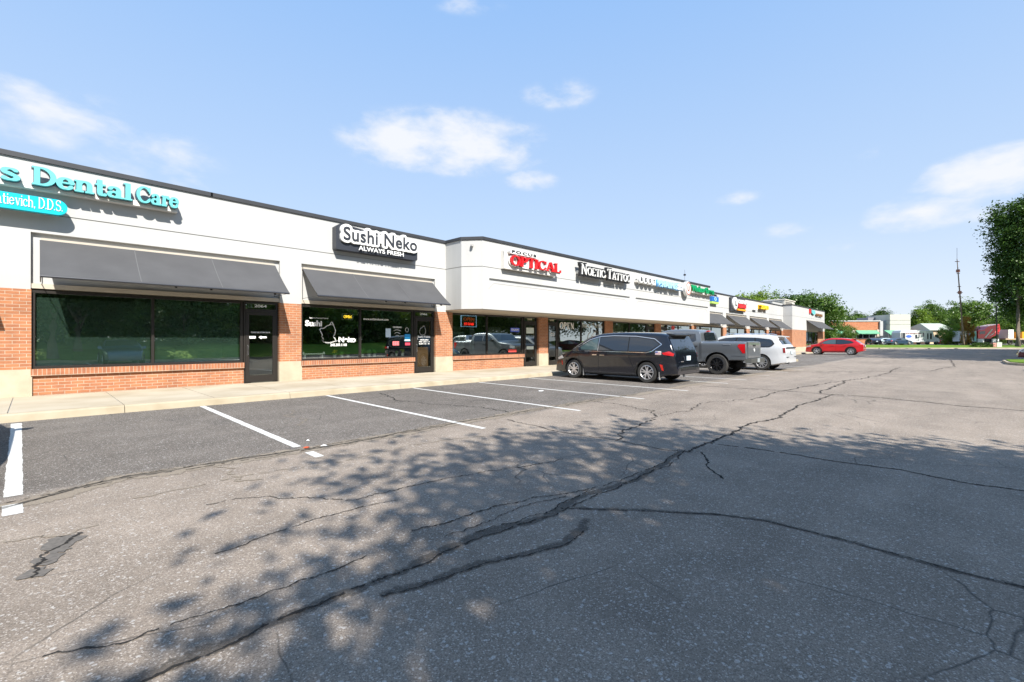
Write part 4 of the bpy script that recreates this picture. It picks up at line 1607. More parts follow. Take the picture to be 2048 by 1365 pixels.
# --- tutoring shop sign
t = thing('wall_sign', 'white bubble letters Best beside pale blue outlined letters Brains', 'shop sign')
for i, ch in enumerate('BEST'):
    xc = 23.75 + i * .49
    b = MB()
    b.lathe([(.001, 0), (.20, 0), (.235, .03), (.235, .16), (.001, .16)], 24, 0, 'y', (xc, 12.86, 4.83))
    b.build('bubble', M_SWHITE, t, smooth=True)
    me = sans(ch, 'lettering', .01, .03)
    place(me, 'lettering', M_CHAR, t, xc - .10, xc + .10, 4.72, 4.94, 12.845)
me = sans('BRAINS', 'lettering', .10, .05, 1.05)
place(me, 'lettering', mat('pale_blue', (.35, .60, .80), .4), t, 25.75, 28.3, 4.60, 4.98, 12.88)
me = sans('BRAINS', 'letter_edge', .08, .085, 1.05)
place(me, 'letter_edge', M_BLUE, t, 25.71, 28.34, 4.58, 5.0, 12.96)
for k in range(2):
    b = MB()
    b.box(28.4, 29.15, 12.86, 12.98, 4.62 + k * .2, 4.77 + k * .2)
    b.build('bar', M_SWHITE, t)
b = MB()
b.box(28.36, 29.19, 12.92, 13.0, 4.58, 5.02)
b.build('bar_frame', M_BLUE, t)
b = MB()
b.box(23.5, 29.1, 13.0, DB + .01, 4.66, 4.78)
b.build('raceway', M_RACE, t)

# --- round logo and green letters
t = thing('wall_sign', 'green letters beside a round white and red logo at the right end of the bump-out', 'shop sign')
b = MB()
b.lathe([(.001, 0), (.45, 0), (.47, .02), (.47, .20), (.001, .20)], 36, 0, 'y', (29.95, 12.84, 4.80))
b.build('disc', M_SWHITE, t, smooth=True)
b = MB()
b.lathe([(.36, -.004), (.42, -.004), (.42, .01), (.36, .01)], 36, 0, 'y', (29.95, 12.83, 4.80))
b.build('ring', mat('logo_brown', (.35, .08, .05), .5), t)
me = sans('U', 'lettering', .01, .04)
place(me, 'lettering', mat('logo_brown', (.35, .08, .05), .5), t, 29.8, 30.1, 4.62, 4.98, 12.83)
me = sans('Windsor Green', 'lettering', .12, .05, 1.0)
place(me, 'lettering', M_GREEN, t, 30.55, 34.4, 4.70, 5.12, 12.9)
b = MB()
b.box(30.2, 34.4, 12.98, DB + .01, 4.62, 4.74)
b.build('raceway', M_RACE, t)

# --- signs on the far wing
t = thing('wall_sign', 'small blue square sign with green foot just past the bump-out corner', 'shop sign')
b = MB()
b.box(38.6, 40.1, 14.6, D + .005, 4.62, 5.02)
b.build('cabinet', mat('deep_blue', (.01, .12, .42), .4), t)
b = MB()
b.box(38.6, 40.1, 14.59, D + .005, 4.44, 4.60)
b.build('foot_panel', mat('lime', (.40, .62, .12), .4), t)
me = sans('STK', 'lettering', .06, .03)
place(me, 'lettering', M_BLACK, t, 38.8, 39.9, 5.06, 5.22, 14.65)
me = sans('O', 'lettering', .01, .05)
place(me, 'lettering', mat('pale_blue', (.35, .60, .80), .4), t, 39.1, 39.6, 4.68, 4.97, 14.585)
t = thing('wall_sign', 'sign with white circle, white letters, red panel and orange foot strip', 'shop sign')
b = MB()
b.lathe([(.001, 0), (.52, 0), (.56, .03), (.56, .16), (.001, .16)], 32, 0, 'y', (44.0, 14.5, 4.72))
b.build('disc', M_SWHITE, t, smooth=True)
b = MB()
b.box(43.2, 47.0, 14.66, D + .005, 4.05, 5.25)
b.build('backing', M_CHAR, t)
me = sans('CUSTOM', 'lettering', .08, .06)
place(me, 'lettering', M_SWHITE, t, 44.7, 47.3, 4.78, 5.14, 14.58)
b = MB()
b.box(44.85, 46.9, 14.54, 14.7, 4.40, 4.74)
b.build('red_panel', M_RED, t)
b = MB()
b.box(44.7, 46.9, 14.56, 14.7, 4.14, 4.30)
b.build('foot_strip', M_ORANGE, t)
me = sans('L', 'lettering', .01, .06)
place(me, 'lettering', M_CHAR, t, 43.8, 44.2, 4.5, 4.95, 14.49)
t = thing('wall_sign', 'bold yellow lettered sign left of the end pavilion', 'shop sign')
me = sans('ZONES', 'lettering', .18, .08, .95)
place(me, 'lettering', M_YEL, t, 51.3, 54.0, 4.60, 5.02, 14.6)
b = MB()
b.box(51.2, 54.0, 14.72, D + .005, 4.58, 5.0)
b.build('backing', mat('yellow_back', (.55, .32, .01), .5), t)
b = MB()
b.box(49.6, 50.6, 14.62, D + .005, 4.42, 5.05)
b.build('logo_panel', M_SWHITE, t)
t = thing('wall_sign', 'teal emblem and small brown lettering on the end pavilion wall', 'shop sign')
b = MB()
b.add([(69.6, 13.72, 5.35), (71.6, 13.72, 5.30), (71.9, 13.72, 4.9), (70.8, 13.72, 4.75), (69.8, 13.72, 4.95)], [(0, 4, 3, 2, 1)])
b.add([(69.6, 13.86, 5.35), (71.6, 13.86, 5.30), (71.9, 13.86, 4.9), (70.8, 13.86, 4.75), (69.8, 13.86, 4.95)], [(0, 1, 2, 3, 4)])
b.add([(69.6, 13.72, 5.35), (69.8, 13.72, 4.95), (69.8, 13.86, 4.95), (69.6, 13.86, 5.35)], [(0, 1, 2, 3)])
b.build('emblem', M_TEAL, t)
b = MB()
b.box(69.0, 69.5, 13.74, DP + .005, 4.85, 5.4)
b.build('red_bar', M_RED, t)
me = sans('PHO CAFE', 'lettering', .1, .04)
place(me, 'lettering', mat('sign_brown', (.20, .09, .03), .5), t, 72.4, 76.2, 4.62, 4.98, 13.75)

# --- lettering on the shop glass
YG = D + .112


def decal(txt, w_, x0, x1, z0, z1, m=M_WHITE, bold=.02, y=YG, name='lettering', sp=1.0):
    me = sans(txt, name, 0, bold, sp)
    return place(me, name, m, w_, x0, x1, z0, z1, y)


for (d, txt) in ((1, '2064'), (2, '2066'), (3, '2068'), (4, '2084'), (5, '2086'), (6, '2088'), (7, '2090'), (8, '2092')):
    o = DOOR[d]
    me_ = o.data
    xs_ = [v.co.x for v in me_.vertices]
    xm = (min(xs_) + max(xs_)) / 2
    decal(txt, o, xm - .17, xm + .17, 2.36, 2.45, mat('number_tan', (.75, .70, .50), .5) if d > 2 else M_WHITE)
decal('PLEASE USE OTHER DOOR', DOOR[1], 4.42, 4.94, 1.60, 1.64, y=D + .08)
b = MB()
b.quad((4.36, D + .08, 1.44), (4.54, D + .08, 1.44), (4.54, D + .08, 1.51), (4.36, D + .08, 1.51))
b.build('sticker', M_WHITE, DOOR[1])
b = MB()
b.add([(4.62, D + .08, 1.475), (4.70, D + .08, 1.42), (4.70, D + .08, 1.45), (4.84, D + .08, 1.45), (4.84, D + .08, 1.50), (4.70, D + .08, 1.50), (4.70, D + .08, 1.53)],
      [(0, 1, 2, 3, 4, 5, 6)])
b.build('arrow_sticker', M_WHITE, DOOR[1])
SW = WIN[2]
decal('Sushi', SW, 5.99, 6.53, 1.84, 2.03, bold=.04)
decal('Neko', SW, 7.09, 7.70, 1.32, 1.51, bold=.045)
decal('248.289.1140', SW, 6.81, 7.38, 1.19, 1.28, bold=.025)
decal('Japanese Fusion & Cuisine', SW, 6.12, 6.74, 2.08, 2.13, bold=.01)
decal('www.sushinekomi.com', SW, 7.98, 8.98, 2.10, 2.18, bold=.02)
# the restaurant's cat outline
cat = [(6.52, 1.5), (6.55, 1.57), (6.48, 1.67), (6.46, 1.79), (6.59, 1.77), (6.68, 1.86), (6.79, 1.89), (6.86, 2.02), (6.92, 1.89), (6.95, 1.81), (6.99, 1.71), (6.96, 1.59), (6.90, 1.51), (6.98, 1.44), (6.99, 1.37)]
b = MB()


def stroke(bb, pts, w_, y):
    for i in range(len(pts) - 1):
        a, c = Vector(pts[i]), Vector(pts[i + 1])
        d = (c - a).normalized()
        p = Vector((-d.y, d.x)) * w_ / 2
        a2, c2 = a - d * w_ * .3, c + d * w_ * .3
        bb.add([(a2.x + p.x, y, a2.y + p.y), (a2.x - p.x, y, a2.y - p.y), (c2.x - p.x, y, c2.y - p.y), (c2.x + p.x, y, c2.y + p.y)], [(0, 1, 2, 3)])


def smooth2(P, it=2):
    for _ in range(it):
        Q = [P[0]]
        for i in range(len(P) - 1):
            a, c = P[i], P[i + 1]
            Q += [(a[0] * .75 + c[0] * .25, a[1] * .75 + c[1] * .25), (a[0] * .25 + c[0] * .75, a[1] * .25 + c[1] * .75)]
        P = Q + [P[-1]]
    return P


stroke(b, smooth2(cat, 1), .024, YG)
stroke(b, smooth2([(6.52, 1.5), (6.58, 1.42), (6.56, 1.36), (6.62, 1.32), (6.77, 1.30), (6.92, 1.34), (7.07, 1.38)]), .034, YG - .001)
stroke(b, [(6.79, 1.89), (6.86, 1.91), (6.92, 1.89)], .012, YG - .002)
b.build('cat_outline', M_WHITE, SW)
b = MB()
stroke(b, smooth2([(6.82, 1.67), (6.86, 1.63), (6.90, 1.64)]), .024, YG)
b.build('cat_eye', M_YEL, SW)
for (nm, x0, x1, z0, z1, m) in (('menu_poster', 8.86, 9.07, 1.50, 1.82, mat('poster_blue', (.55, .68, .80), .5)),
                               ('card_sticker', 9.66, 9.90, 1.46, 1.62, mat('sticker_blue', (.02, .30, .65), .4)),
                               ('card_sticker', 9.66, 9.90, 1.36, 1.42, mat('sticker_pale', (.55, .75, .9), .4)),
                               ('card_sticker', 9.68, 9.90, 1.20, 1.30, mat('sticker_red', (.6, .06, .10), .4))):
    b = MB()
    b.quad((x0, YG, z0), (x1, YG, z0), (x1, YG, z1), (x0, YG, z1))
    b.build(nm, m, SW)
decal('EEE', SW, 9.15, 9.42, 1.20, 1.35, mat('decal_pink', (.75, .18, .20), .4), .07)
decal('CATERING', SW, 9.16, 9.52, 1.84, 1.90, bold=.03)
for k in range(3):
    b = MB()
    stroke(b, smooth2([(9.2 + k * .03, 1.74 - k * .1), (9.33, 1.79 - k * .1), (9.5 - k * .03, 1.73 - k * .1)]), .02, YG)
    b.build('decal', M_WHITE, SW)
b = MB()
stroke(b, [(9.76 + .07 * math.cos(a), 1.78 + .08 * math.sin(a)) for a in np.linspace(0, 6.28, 17)], .016, YG)
b.build('round_sticker', M_WHITE, SW)
SD = DOOR[2]
b = MB()
stroke(b, smooth2([(10.30, 1.72), (10.34, 1.84), (10.42, 1.88), (10.52, 1.97), (10.56, 1.84), (10.60, 1.74), (10.55, 1.62), (10.40, 1.58), (10.33, 1.64), (10.30, 1.72)]), .012, D + .08)
b.build('cat_outline', M_WHITE, SD)
decal('Sushi Neko', SD, 10.22, 10.80, 1.50, 1.57, y=D + .08)
for k in range(3):
    decal(('HOURS', 'MON - SAT 11 - 9', 'SUN 12 - 8')[k], SD, 10.28 + .05 * (k == 0), 10.76 - .05 * (k == 0), 1.38 - .075 * k, 1.43 - .075 * k, y=D + .08)
b = MB()
b.quad((10.2, D + .30, .36), (10.86, D + .30, .36), (10.86, D + .30, 1.12), (10.2, D + .30, 1.12))
b.build('door_screen', mat('counter_wood', (.24, .13, .06), .6), SD)

# tattoo shop glass
TW = WIN[4]
me, w = serif('OPEN', .26, .08, .05, 0, 'lettering', .10)
place(me, 'lettering', M_WHITE, TW, 19.0, 20.25, 1.98, 2.34, YG)
me, w = serif('Noetic Tattoo', .15, .06, .04, 0, 'lettering', .04, 0, .72)
place(me, 'lettering', M_WHITE, TW, 21.0, 22.95, 2.10, 2.36, YG)
b = MB()
stroke(b, smooth2([(21.95, 1.3), (21.5, 1.45), (21.6, 1.75), (21.85, 1.85), (21.75, 2.0), (21.9, 2.08)]), .06, YG)
stroke(b, smooth2([(22.1, 1.95), (22.4, 1.9), (22.6, 1.65), (22.55, 1.35), (22.45, 1.1)]), .12, YG - .002)
stroke(b, [(21.9, 1.62), (22.3, 1.9)], .04, YG - .003)
stroke(b, smooth2([(21.7, 1.5), (21.9, 1.3), (22.0, 1.05)]), .05, YG - .004)
b.build('figure_decal', M_WHITE, TW)
decal('Walk-ins', DOOR[4], 18.15, 18.55, 1.72, 1.79, y=D + .08)
decal('Welcome', DOOR[4], 18.15, 18.55, 1.62, 1.69, y=D + .08)
# optical shop glass
OW = WIN[3]
b = MB()
b.quad((15.35, YG, 1.78), (15.95, YG, 1.78), (15.95, YG, 1.97), (15.35, YG, 1.97))
b.build('window_card', mat('card_blue', (.10, .16, .75), .4), OW)
decal('EXAM', OW, 15.42, 15.88, 1.83, 1.93, y=YG - .002)
b = MB()
b.quad((15.2, YG, .84), (15.75, YG, .84), (15.75, YG, .98), (15.2, YG, .98))
b.build('window_card', mat('card_red', (.55, .06, .05), .4), OW)
b = MB()
b.quad((16.40, D + .08, 1.72), (16.94, D + .08, 1.72), (16.94, D + .08, 2.0), (16.40, D + .08, 2.0))
b.build('door_notice', mat('notice_pale', (.65, .72, .66), .5), DOOR[3])
b = MB()
b.quad((16.42, D + .08, .95), (16.92, D + .08, .95), (16.92, D + .08, 1.1), (16.42, D + .08, 1.1))
b.build('door_notice', mat('notice_pale', (.65, .72, .66), .5), DOOR[3])
# further shop glass: banners and posters
W6 = WIN[6]
for (x0, x1, txt) in ((31.35, 33.0, 'FAMILY HAIR'), (33.25, 35.1, 'DESIGN CUTS')):
    b = MB()
    b.quad((x0, YG, 1.86), (x1, YG, 1.86), (x1, YG, 2.12), (x0, YG, 2.12))
    bn = b.build('window_banner', mat('banner_cream', (.70, .68, .52), .6), W6)
    decal(txt, W6, x0 + .1, x1 - .1, 1.93, 2.06, M_BLACK, .03, YG - .003)
b = MB()
b.quad((32.0, YG - .002, 2.12), (32.5, YG - .002, 2.12), (32.5, YG - .002, 2.44), (32.0, YG - .002, 2.44))
b.build('red_sign', M_RED, W6)
for i, (w_, x0, x1, z0, z1, c) in enumerate([(8, 44.0, 45.0, 1.7, 2.1, (.55, .62, .45)), (9, 50.3, 51.4, 1.3, 1.9, (.35, .62, .68)), (9, 52.6, 53.6, 1.2, 1.9, (.5, .45, .38)),
                                             (7, 37.4, 39.0, 1.9, 2.4, (.45, .55, .52)), (10, 56.5, 58.2, .8, 2.3, (.35, .12, .06)), (10, 58.5, 60.2, .8, 2.3, (.35, .12, .06))]):
    b = MB()
    b.quad((x0, YG, z0), (x1, YG, z0), (x1, YG, z1), (x0, YG, z1))
    b.build('window_poster', mat('poster_%d' % i, c, .5, var=.3, scale=5), WIN[w_])
for i in range(3):
    b = MB()
    b.quad((30.2 + .02 * i, D + .08, 2.36 - i * .3), (30.5, D + .08, 2.36 - i * .3), (30.5, D + .08, 2.44 - i * .3), (30.2 + .02 * i, D + .08, 2.44 - i * .3))
    b.build('door_sticker', M_WHITE, DOOR[6])

# open signs (lit)
t = thing('open_sign', 'small lit yellow OPEN sign in a white framed box behind glass', 'open sign')
b = MB()
b.box(7.24, 7.60, D + .14, D + .17, 2.10, 2.28)
b.build('panel', M_BLACK, t)
b = MB()
for (x0, x1, z0, z1) in ((7.23, 7.61, 2.28, 2.30), (7.23, 7.61, 2.08, 2.10), (7.22, 7.24, 2.08, 2.30), (7.60, 7.62, 2.08, 2.30)):
    b.box(x0, x1, D + .13, D + .17, z0, z1)
b.build('frame', M_SWHITE, t)
me = sans('OPEN', 'lettering', .004, .04)
place(me, 'lettering', mat('lit_yellow', (.9, .6, .05), .5, emit=(1, .62, .05), estr=2.2), t, 7.28, 7.56, 2.14, 2.24, D + .135)
t = thing('open_sign', 'lit red and dark sign in a pale blue frame in the optical shop window', 'open sign')
b = MB()
b.box(12.45, 13.25, D + .15, D + .19, 1.98, 2.42)
b.build('panel', M_BLACK, t)
b = MB()
for (x0, x1, z0, z1) in ((12.43, 13.27, 2.42, 2.44), (12.43, 13.27, 1.96, 1.98), (12.42, 12.45, 1.96, 2.44), (13.25, 13.28, 1.96, 2.44)):
    b.box(x0, x1, D + .14, D + .19, z0, z1)
b.build('frame', mat('neon_blue', (.4, .6, .8), .4, emit=(.4, .65, .9), estr=.5), t)
me = sans('EYE EXAMS', 'lettering', .004, .04)
place(me, 'lettering', mat('lit_red', (.9, .05, .03), .5, emit=(1, .03, .02), estr=1.6), t, 12.58, 13.12, 2.03, 2.14, D + .145)
me = sans('OPEN', 'lettering', .004, .02)
place(me, 'lettering', mat('dim_orange', (.45, .10, .04), .5, emit=(.8, .15, .03), estr=.3), t, 12.55, 13.15, 2.2, 2.36, D + .145)

# things standing in the restaurant window
tt = thing('flower_pot', 'yellow flowers in a low white pot inside the restaurant window', 'potted flowers', (7.05, D + .32, .80))
b = MB()
b.lathe([(.001, 0), (.045, 0), (.06, .10), (.05, .10), (.001, .08)], 14, 0, 'z')
b.build('pot', M_SWHITE, tt, smooth=True)
b = MB()
rr = random.Random(4)
for k in range(26):
    a, r_ = rr.uniform(0, 6.28), rr.uniform(0, .10)
    x, y, z = r_ * math.cos(a), r_ * math.sin(a), .15 + rr.uniform(0, .10)
    s = .028
    b.add([(x - s, y, z), (x, y - s, z + .01), (x + s, y, z), (x, y + s, z + .012), (x, y, z + .03)], [(0, 1, 4), (1, 2, 4), (2, 3, 4), (3, 0, 4)])
b.build('blossom', mat('petal_yellow', (.85, .70, .02), .6), tt)
b = MB()
for k in range(22):
    a = rr.uniform(0, 6.28)
    x, y = .13 * math.cos(a), .13 * math.sin(a)
    b.add([(0, 0, .08), (x * .5 - y * .2, y * .5 + x * .2, .15), (x, y, .12 + rr.uniform(-.02, .05)), (x * .5 + y * .2, y * .5 - x * .2, .15)], [(0, 1, 2, 3)])
b.build('leaves', mat('leaf_dark', (.05, .16, .03), .6), tt)


def potted(x, lab, h=.16, s=1.0, c=(.10, .30, .05)):
    t_ = thing('potted_plant', lab, 'potted plant', (x, D + .3, .80))
    b_ = MB()
    b_.lathe([(.001, 0), (.04 * s, 0), (.055 * s, .09 * s), (.045 * s, .09 * s), (.001, .07 * s)], 14, 0, 'z')
    b_.build('pot', M_SWHITE, t_, smooth=True)
    b_ = MB()
    r2 = random.Random(int(x * 100))
    for k_ in range(36):
        a_ = r2.uniform(0, 6.28)
        l_ = r2.uniform(.4, 1.0) * .10 * s
        x_, y_, z_ = l_ * math.cos(a_), l_ * math.sin(a_), .08 * s + r2.uniform(.2, 1) * h
        b_.add([(0, 0, .07 * s), (x_ * .6 - y_ * .3, y_ * .6 + x_ * .3, z_ * .8), (x_, y_, z_), (x_ * .6 + y_ * .3, y_ * .6 - x_ * .3, z_ * .8)], [(0, 1, 2, 3)])
    b_.build('leaves', mat('leaf_%d' % int(c[1] * 100), c, .6), t_)


potted(7.30, 'small green plant in white pot right of the yellow flowers')
potted(7.52, 'small green plant in white pot next to the window mullion', .10)
potted(8.05, 'green bushy plant at left of the second sushi window pane', .22, 1.2)
potted(8.30, 'green plant with white pot in the middle of three behind second pane', .20, 1.2, (.12, .26, .12))
potted(8.52, 'green plant right of the middle one behind the second pane', .22, 1.1)
potted(9.42, 'small plant left of two near the sushi restaurant door', .14)
potted(9.68, 'leafy plant in yellow-green beside the sushi restaurant door', .2, 1.2, (.35, .42, .05))
tt = thing('window_shelf', 'low pale shelf standing inside the restaurant window', 'shelf', (0, 0, 0))
b = MB()
b.box(5.95, 6.68, D + .22, D + .42, .93, .96)
b.build('top', M_WHITE, tt)
for x in (6.04, 6.60):
    b = MB()
    b.box(x - .02, x + .02, D + .24, D + .40, .80, .93)
    b.build('leg', M_WHITE, tt)
for x in (5.95, 6.62):
    b = MB()
    b.box(x, x + .05, D + .215, D + .25, .96, 1.01)
    b.build('end_cap', M_WHITE, tt)


# ------------------------------------------------------------------ vehicles
def paint(name, c, metal=.25, rough=.28, coat=1.0):
    return mat('paint_' + name, c, rough, metal=metal, coat=coat, spec=.5)


M_AGLASS = mat('car_glass', (.012, .016, .022), .03, spec=.9, coat=.5)
M_AGLASS2 = mat('car_glass_front', (.05, .085, .09), .03, spec=.9, coat=.5)
M_TRIMB = mat('black_trim', (.012, .012, .012), .5)
M_LAMP = mat('lamp_clear', (.6, .62, .62), .12, spec=.8, coat=1)
M_TAIL = mat('lamp_red', (.55, .008, .012), .15, coat=1)
M_RIM = mat('rim_alloy', (.62, .62, .63), .28, metal=.7)
M_RIMB = mat('rim_black', (.02, .02, .022), .25, metal=.4, coat=.6)
M_PLATE = mat('plate', (.55, .66, .72), .4)
M_WELL = mat('wheel_well', (.006, .006, .006), .9)
M_REFL = mat('reflector_red', (.5, .02, .01), .3)


class Body:
    """a car body lofted along its length (x, nose forward): top line, floor line and plan width"""

    def __init__(s, prof, floor, W, belt, roof, tum=.20, taper=(.10, .14), rv=.12, rh=.16, crown=.035, hoodr=1.0, seg=.055):
        P = [Vector(p) for p in prof]
        for _ in range(2):
            Q = [P[0]]
            for i in range(len(P) - 1):
                a, c = P[i], P[i + 1]
                L_ = (c - a).length
                k = min(.25, .16 / max(L_, 1e-6))
                Q += [a.lerp(c, k), c.lerp(a, k)]
            P = Q + [P[-1]]
        st = []
        for i in range(len(P) - 1):
            n = max(1, int((P[i + 1] - P[i]).length / seg))
            st += [P[i].lerp(P[i + 1], k / n) for k in range(n)]
        st.append(P[-1])
        for i in range(1, len(st)):
            if st[i].x <= st[i - 1].x:
                st[i].x = st[i - 1].x + .0015
        s.st = st
        s.x0, s.x1 = st[0].x, st[-1].x
        s.floor, s.Wd, s.belt, s.roof, s.tum, s.taper, s.rv, s.rh, s.crown = floor, W / 2, belt, roof, tum, taper, rv, rh, crown

    def fl(s, x):
        return float(np.interp(x, [p[0] for p in s.floor], [p[1] for p in s.floor]))

    def plan(s, x):
        t = (x - s.x0) / (s.x1 - s.x0)
        a = 1 - s.taper[0] * max(0, 1 - t / .16) ** 2.2 - s.taper[1] * max(0, 1 - (1 - t) / .24) ** 2.4
        return s.Wd * a * (1 - .012 * (2 * t - 1) ** 2)

    def side(s, x, z):
        v = 1.0
        if z < s.belt:
            k = (s.belt - z) / s.belt
            v -= .055 * k ** 2.2 + .012 * math.exp(-((z - s.belt * .66) / .05) ** 2)
        else:
            v -= s.tum * ((z - s.belt) / (s.roof - s.belt)) ** 1.15
        return s.plan(x) * v

    def section(s, x, T):
        zb = s.fl(x)
        h = max(T - zb, .02)
        rv = min(s.rv, h * .45)
        zs = [zb + .05 * min(1, h)] + list(np.linspace(zb + .05 * min(1, h), T - rv, 10))[1:]
        pts = [(0, zb), (s.side(x, zb) * .93, zb)]
        pts += [(s.side(x, z), z) for z in zs]
        ye = s.side(x, T - rv)
        rh = min(s.rh, ye * .5)
        for k in range(1, 6):
            a = math.pi / 2 * k / 5
            pts.append((ye - rh + rh * math.cos(a), T - rv + (rv - s.crown * .6) * math.sin(a)))
        yi = ye - rh
        for f_ in (.66, .33, 0):
            pts.append((yi * f_, T - s.crown * .6 * f_ * f_))
        return pts

    def mesh(s, name, m, parent, cut=None, box_cut=None):
        secs = [s.section(p.x, p.y) for p in s.st]
        n = len(secs[0])
        vs, fs = [], []
        ring = 2 * n - 2
        for p, sc in zip(s.st, secs):
            vs += [(p.x, y, z) for (y, z) in sc] + [(p.x, -y, z) for (y, z) in sc[-2:0:-1]]
        for i in range(len(secs) - 1):
            for k in range(ring):
                k2 = (k + 1) % ring
                fs.append((i * ring + k, (i + 1) * ring + k, (i + 1) * ring + k2, i * ring + k2))
        fs.append(tuple(range(ring)))
        fs.append(tuple(reversed(range((len(secs) - 1) * ring, len(secs) * ring))))
        b_ = MB()
        b_.add(vs, fs)
        o = b_.build(name, [m, M_WELL], None, smooth=False, fix=True)
        tmp = []
        if cut or box_cut:
            c_ = MB()
            for (x, z, r) in (cut or []):
                for sgn in (1, -1):
                    n_ = 28
                    y0, y1 = sgn * (s.Wd - .27), sgn * (s.Wd + .2)
                    pts = [(x + r * math.cos(2 * math.pi * k / n_), z + r * math.sin(2 * math.pi * k / n_)) for k in range(n_)]
                    c_.add([(p[0], y0, p[1]) for p in pts] + [(p[0], y1, p[1]) for p in pts],
                           [tuple(range(n_)), tuple(reversed(range(n_, 2 * n_)))] + [(k, k + n_, (k + 1) % n_ + n_, (k + 1) % n_) for k in range(n_)])
            if box_cut:
                c_.box(*box_cut)
            co = c_.build('cutter', [M_WELL], None, fix=True)
            md = o.modifiers.new('cut', 'BOOLEAN')
            md.operation = 'DIFFERENCE'
            md.object = co
            md.solver = 'EXACT'
            md.material_mode = 'TRANSFER'
            bpy.context.view_layer.update()
            dg = bpy.context.evaluated_depsgraph_get()
            me = bpy.data.meshes.new_from_object(o.evaluated_get(dg))
            o.modifiers.clear()
            o.data = me
            bpy.data.objects.remove(co)
        me = o.data
        me.polygons.foreach_set('use_smooth', [True] * len(me.polygons))
        me.set_sharp_from_angle(angle=rad(38))
        o.parent = parent
        return o

    def sidepanel(s, poly, sgn, off=.006, nx=18, nz=3):
        """a sheet that hugs the body side inside the (x, z) outline"""
        xs = [p[0] for p in poly]
        X0, X1 = min(xs) + 1e-4, max(xs) - 1e-4
        n_ = len(poly)
        bb = MB()
        vs = []
        for i in range(nx + 1):
            x = X0 + (X1 - X0) * i / nx
            zz = []
            for k in range(n_):
                a, c = poly[k], poly[(k + 1) % n_]
                if (a[0] - x) * (c[0] - x) <= 0 and a[0] != c[0]:
                    zz.append(a[1] + (c[1] - a[1]) * (x - a[0]) / (c[0] - a[0]))
            lo, hi = min(zz), max(zz)
            for j in range(nz + 1):
                z = lo + (hi - lo) * j / nz
                vs.append((x, sgn * (s.side(x, z) + off), z))
        fs = []
        for i in range(nx):
            for j in range(nz):
                a = i * (nz + 1) + j
                f_ = (a, a + nz + 1, a + nz + 2, a + 1)
                fs.append(f_ if sgn < 0 else f_[::-1])
        bb.add(vs, fs)
        return bb

    def strip(s, pts, sgn, w, off=.009, step=.12):
        """a thin strip along an (x, z) path on the body side"""
        bb = MB()
        vs = []
        Q = []
        for i in range(len(pts) - 1):
            a, c = Vector(pts[i]), Vector(pts[i + 1])
            n_ = max(1, int((c - a).length / step))
            Q += [a.lerp(c, k / n_) for k in range(n_)]
        Q.append(Vector(pts[-1]))
        for i, p in enumerate(Q):
            d = (Q[min(i + 1, len(Q) - 1)] - Q[max(i - 1, 0)]).normalized()
            t = Vector((-d.y, d.x)) * w / 2
            for q in (p + t, p - t):
                vs.append((q.x, sgn * (s.side(q.x, q.y) + off), q.y))
        fs = [(2 * i, 2 * i + 1, 2 * i + 3, 2 * i + 2) for i in range(len(Q) - 1)]
        if sgn > 0:
            fs = [f_[::-1] for f_ in fs]
        bb.add(vs, fs)
        return bb

    def toppanel(s, pred, f0, f1, off=.008, ny=10, shape=None):
        """a sheet over the top line where pred(x, T) holds, between the cross fractions f0..f1"""
        st = [p for p in s.st if pred(p.x, p.y)]
        bb = MB()
        vs = []
        for i, p in enumerate(st):
            a, c = st[max(i - 1, 0)], st[min(i + 1, len(st) - 1)]
            d = (c - a).normalized()
            nr = Vector((-d.y, d.x))
            h = max(p.y - s.fl(p.x), .02)
            rv = min(s.rv, h * .45)
            ye = s.side(p.x, p.y - rv) - min(s.rh, .5) * .5
            g0, g1 = (f0, f1) if not shape else shape(i / (len(st) - 1), f0, f1)
            for k in range(ny + 1):
                f_ = g0 + (g1 - g0) * k / ny
                y = ye * f_
                z = p.y - s.crown * .6 * f_ * f_
                vs.append((p.x + nr.x * off, y, z + nr.y * off))
        m_ = ny + 1
        fs = [(i * m_ + k, (i + 1) * m_ + k, (i + 1) * m_ + k + 1, i * m_ + k + 1) for i in range(len(st) - 1) for k in range(ny)]
        bb.add(vs, fs)
        return bb


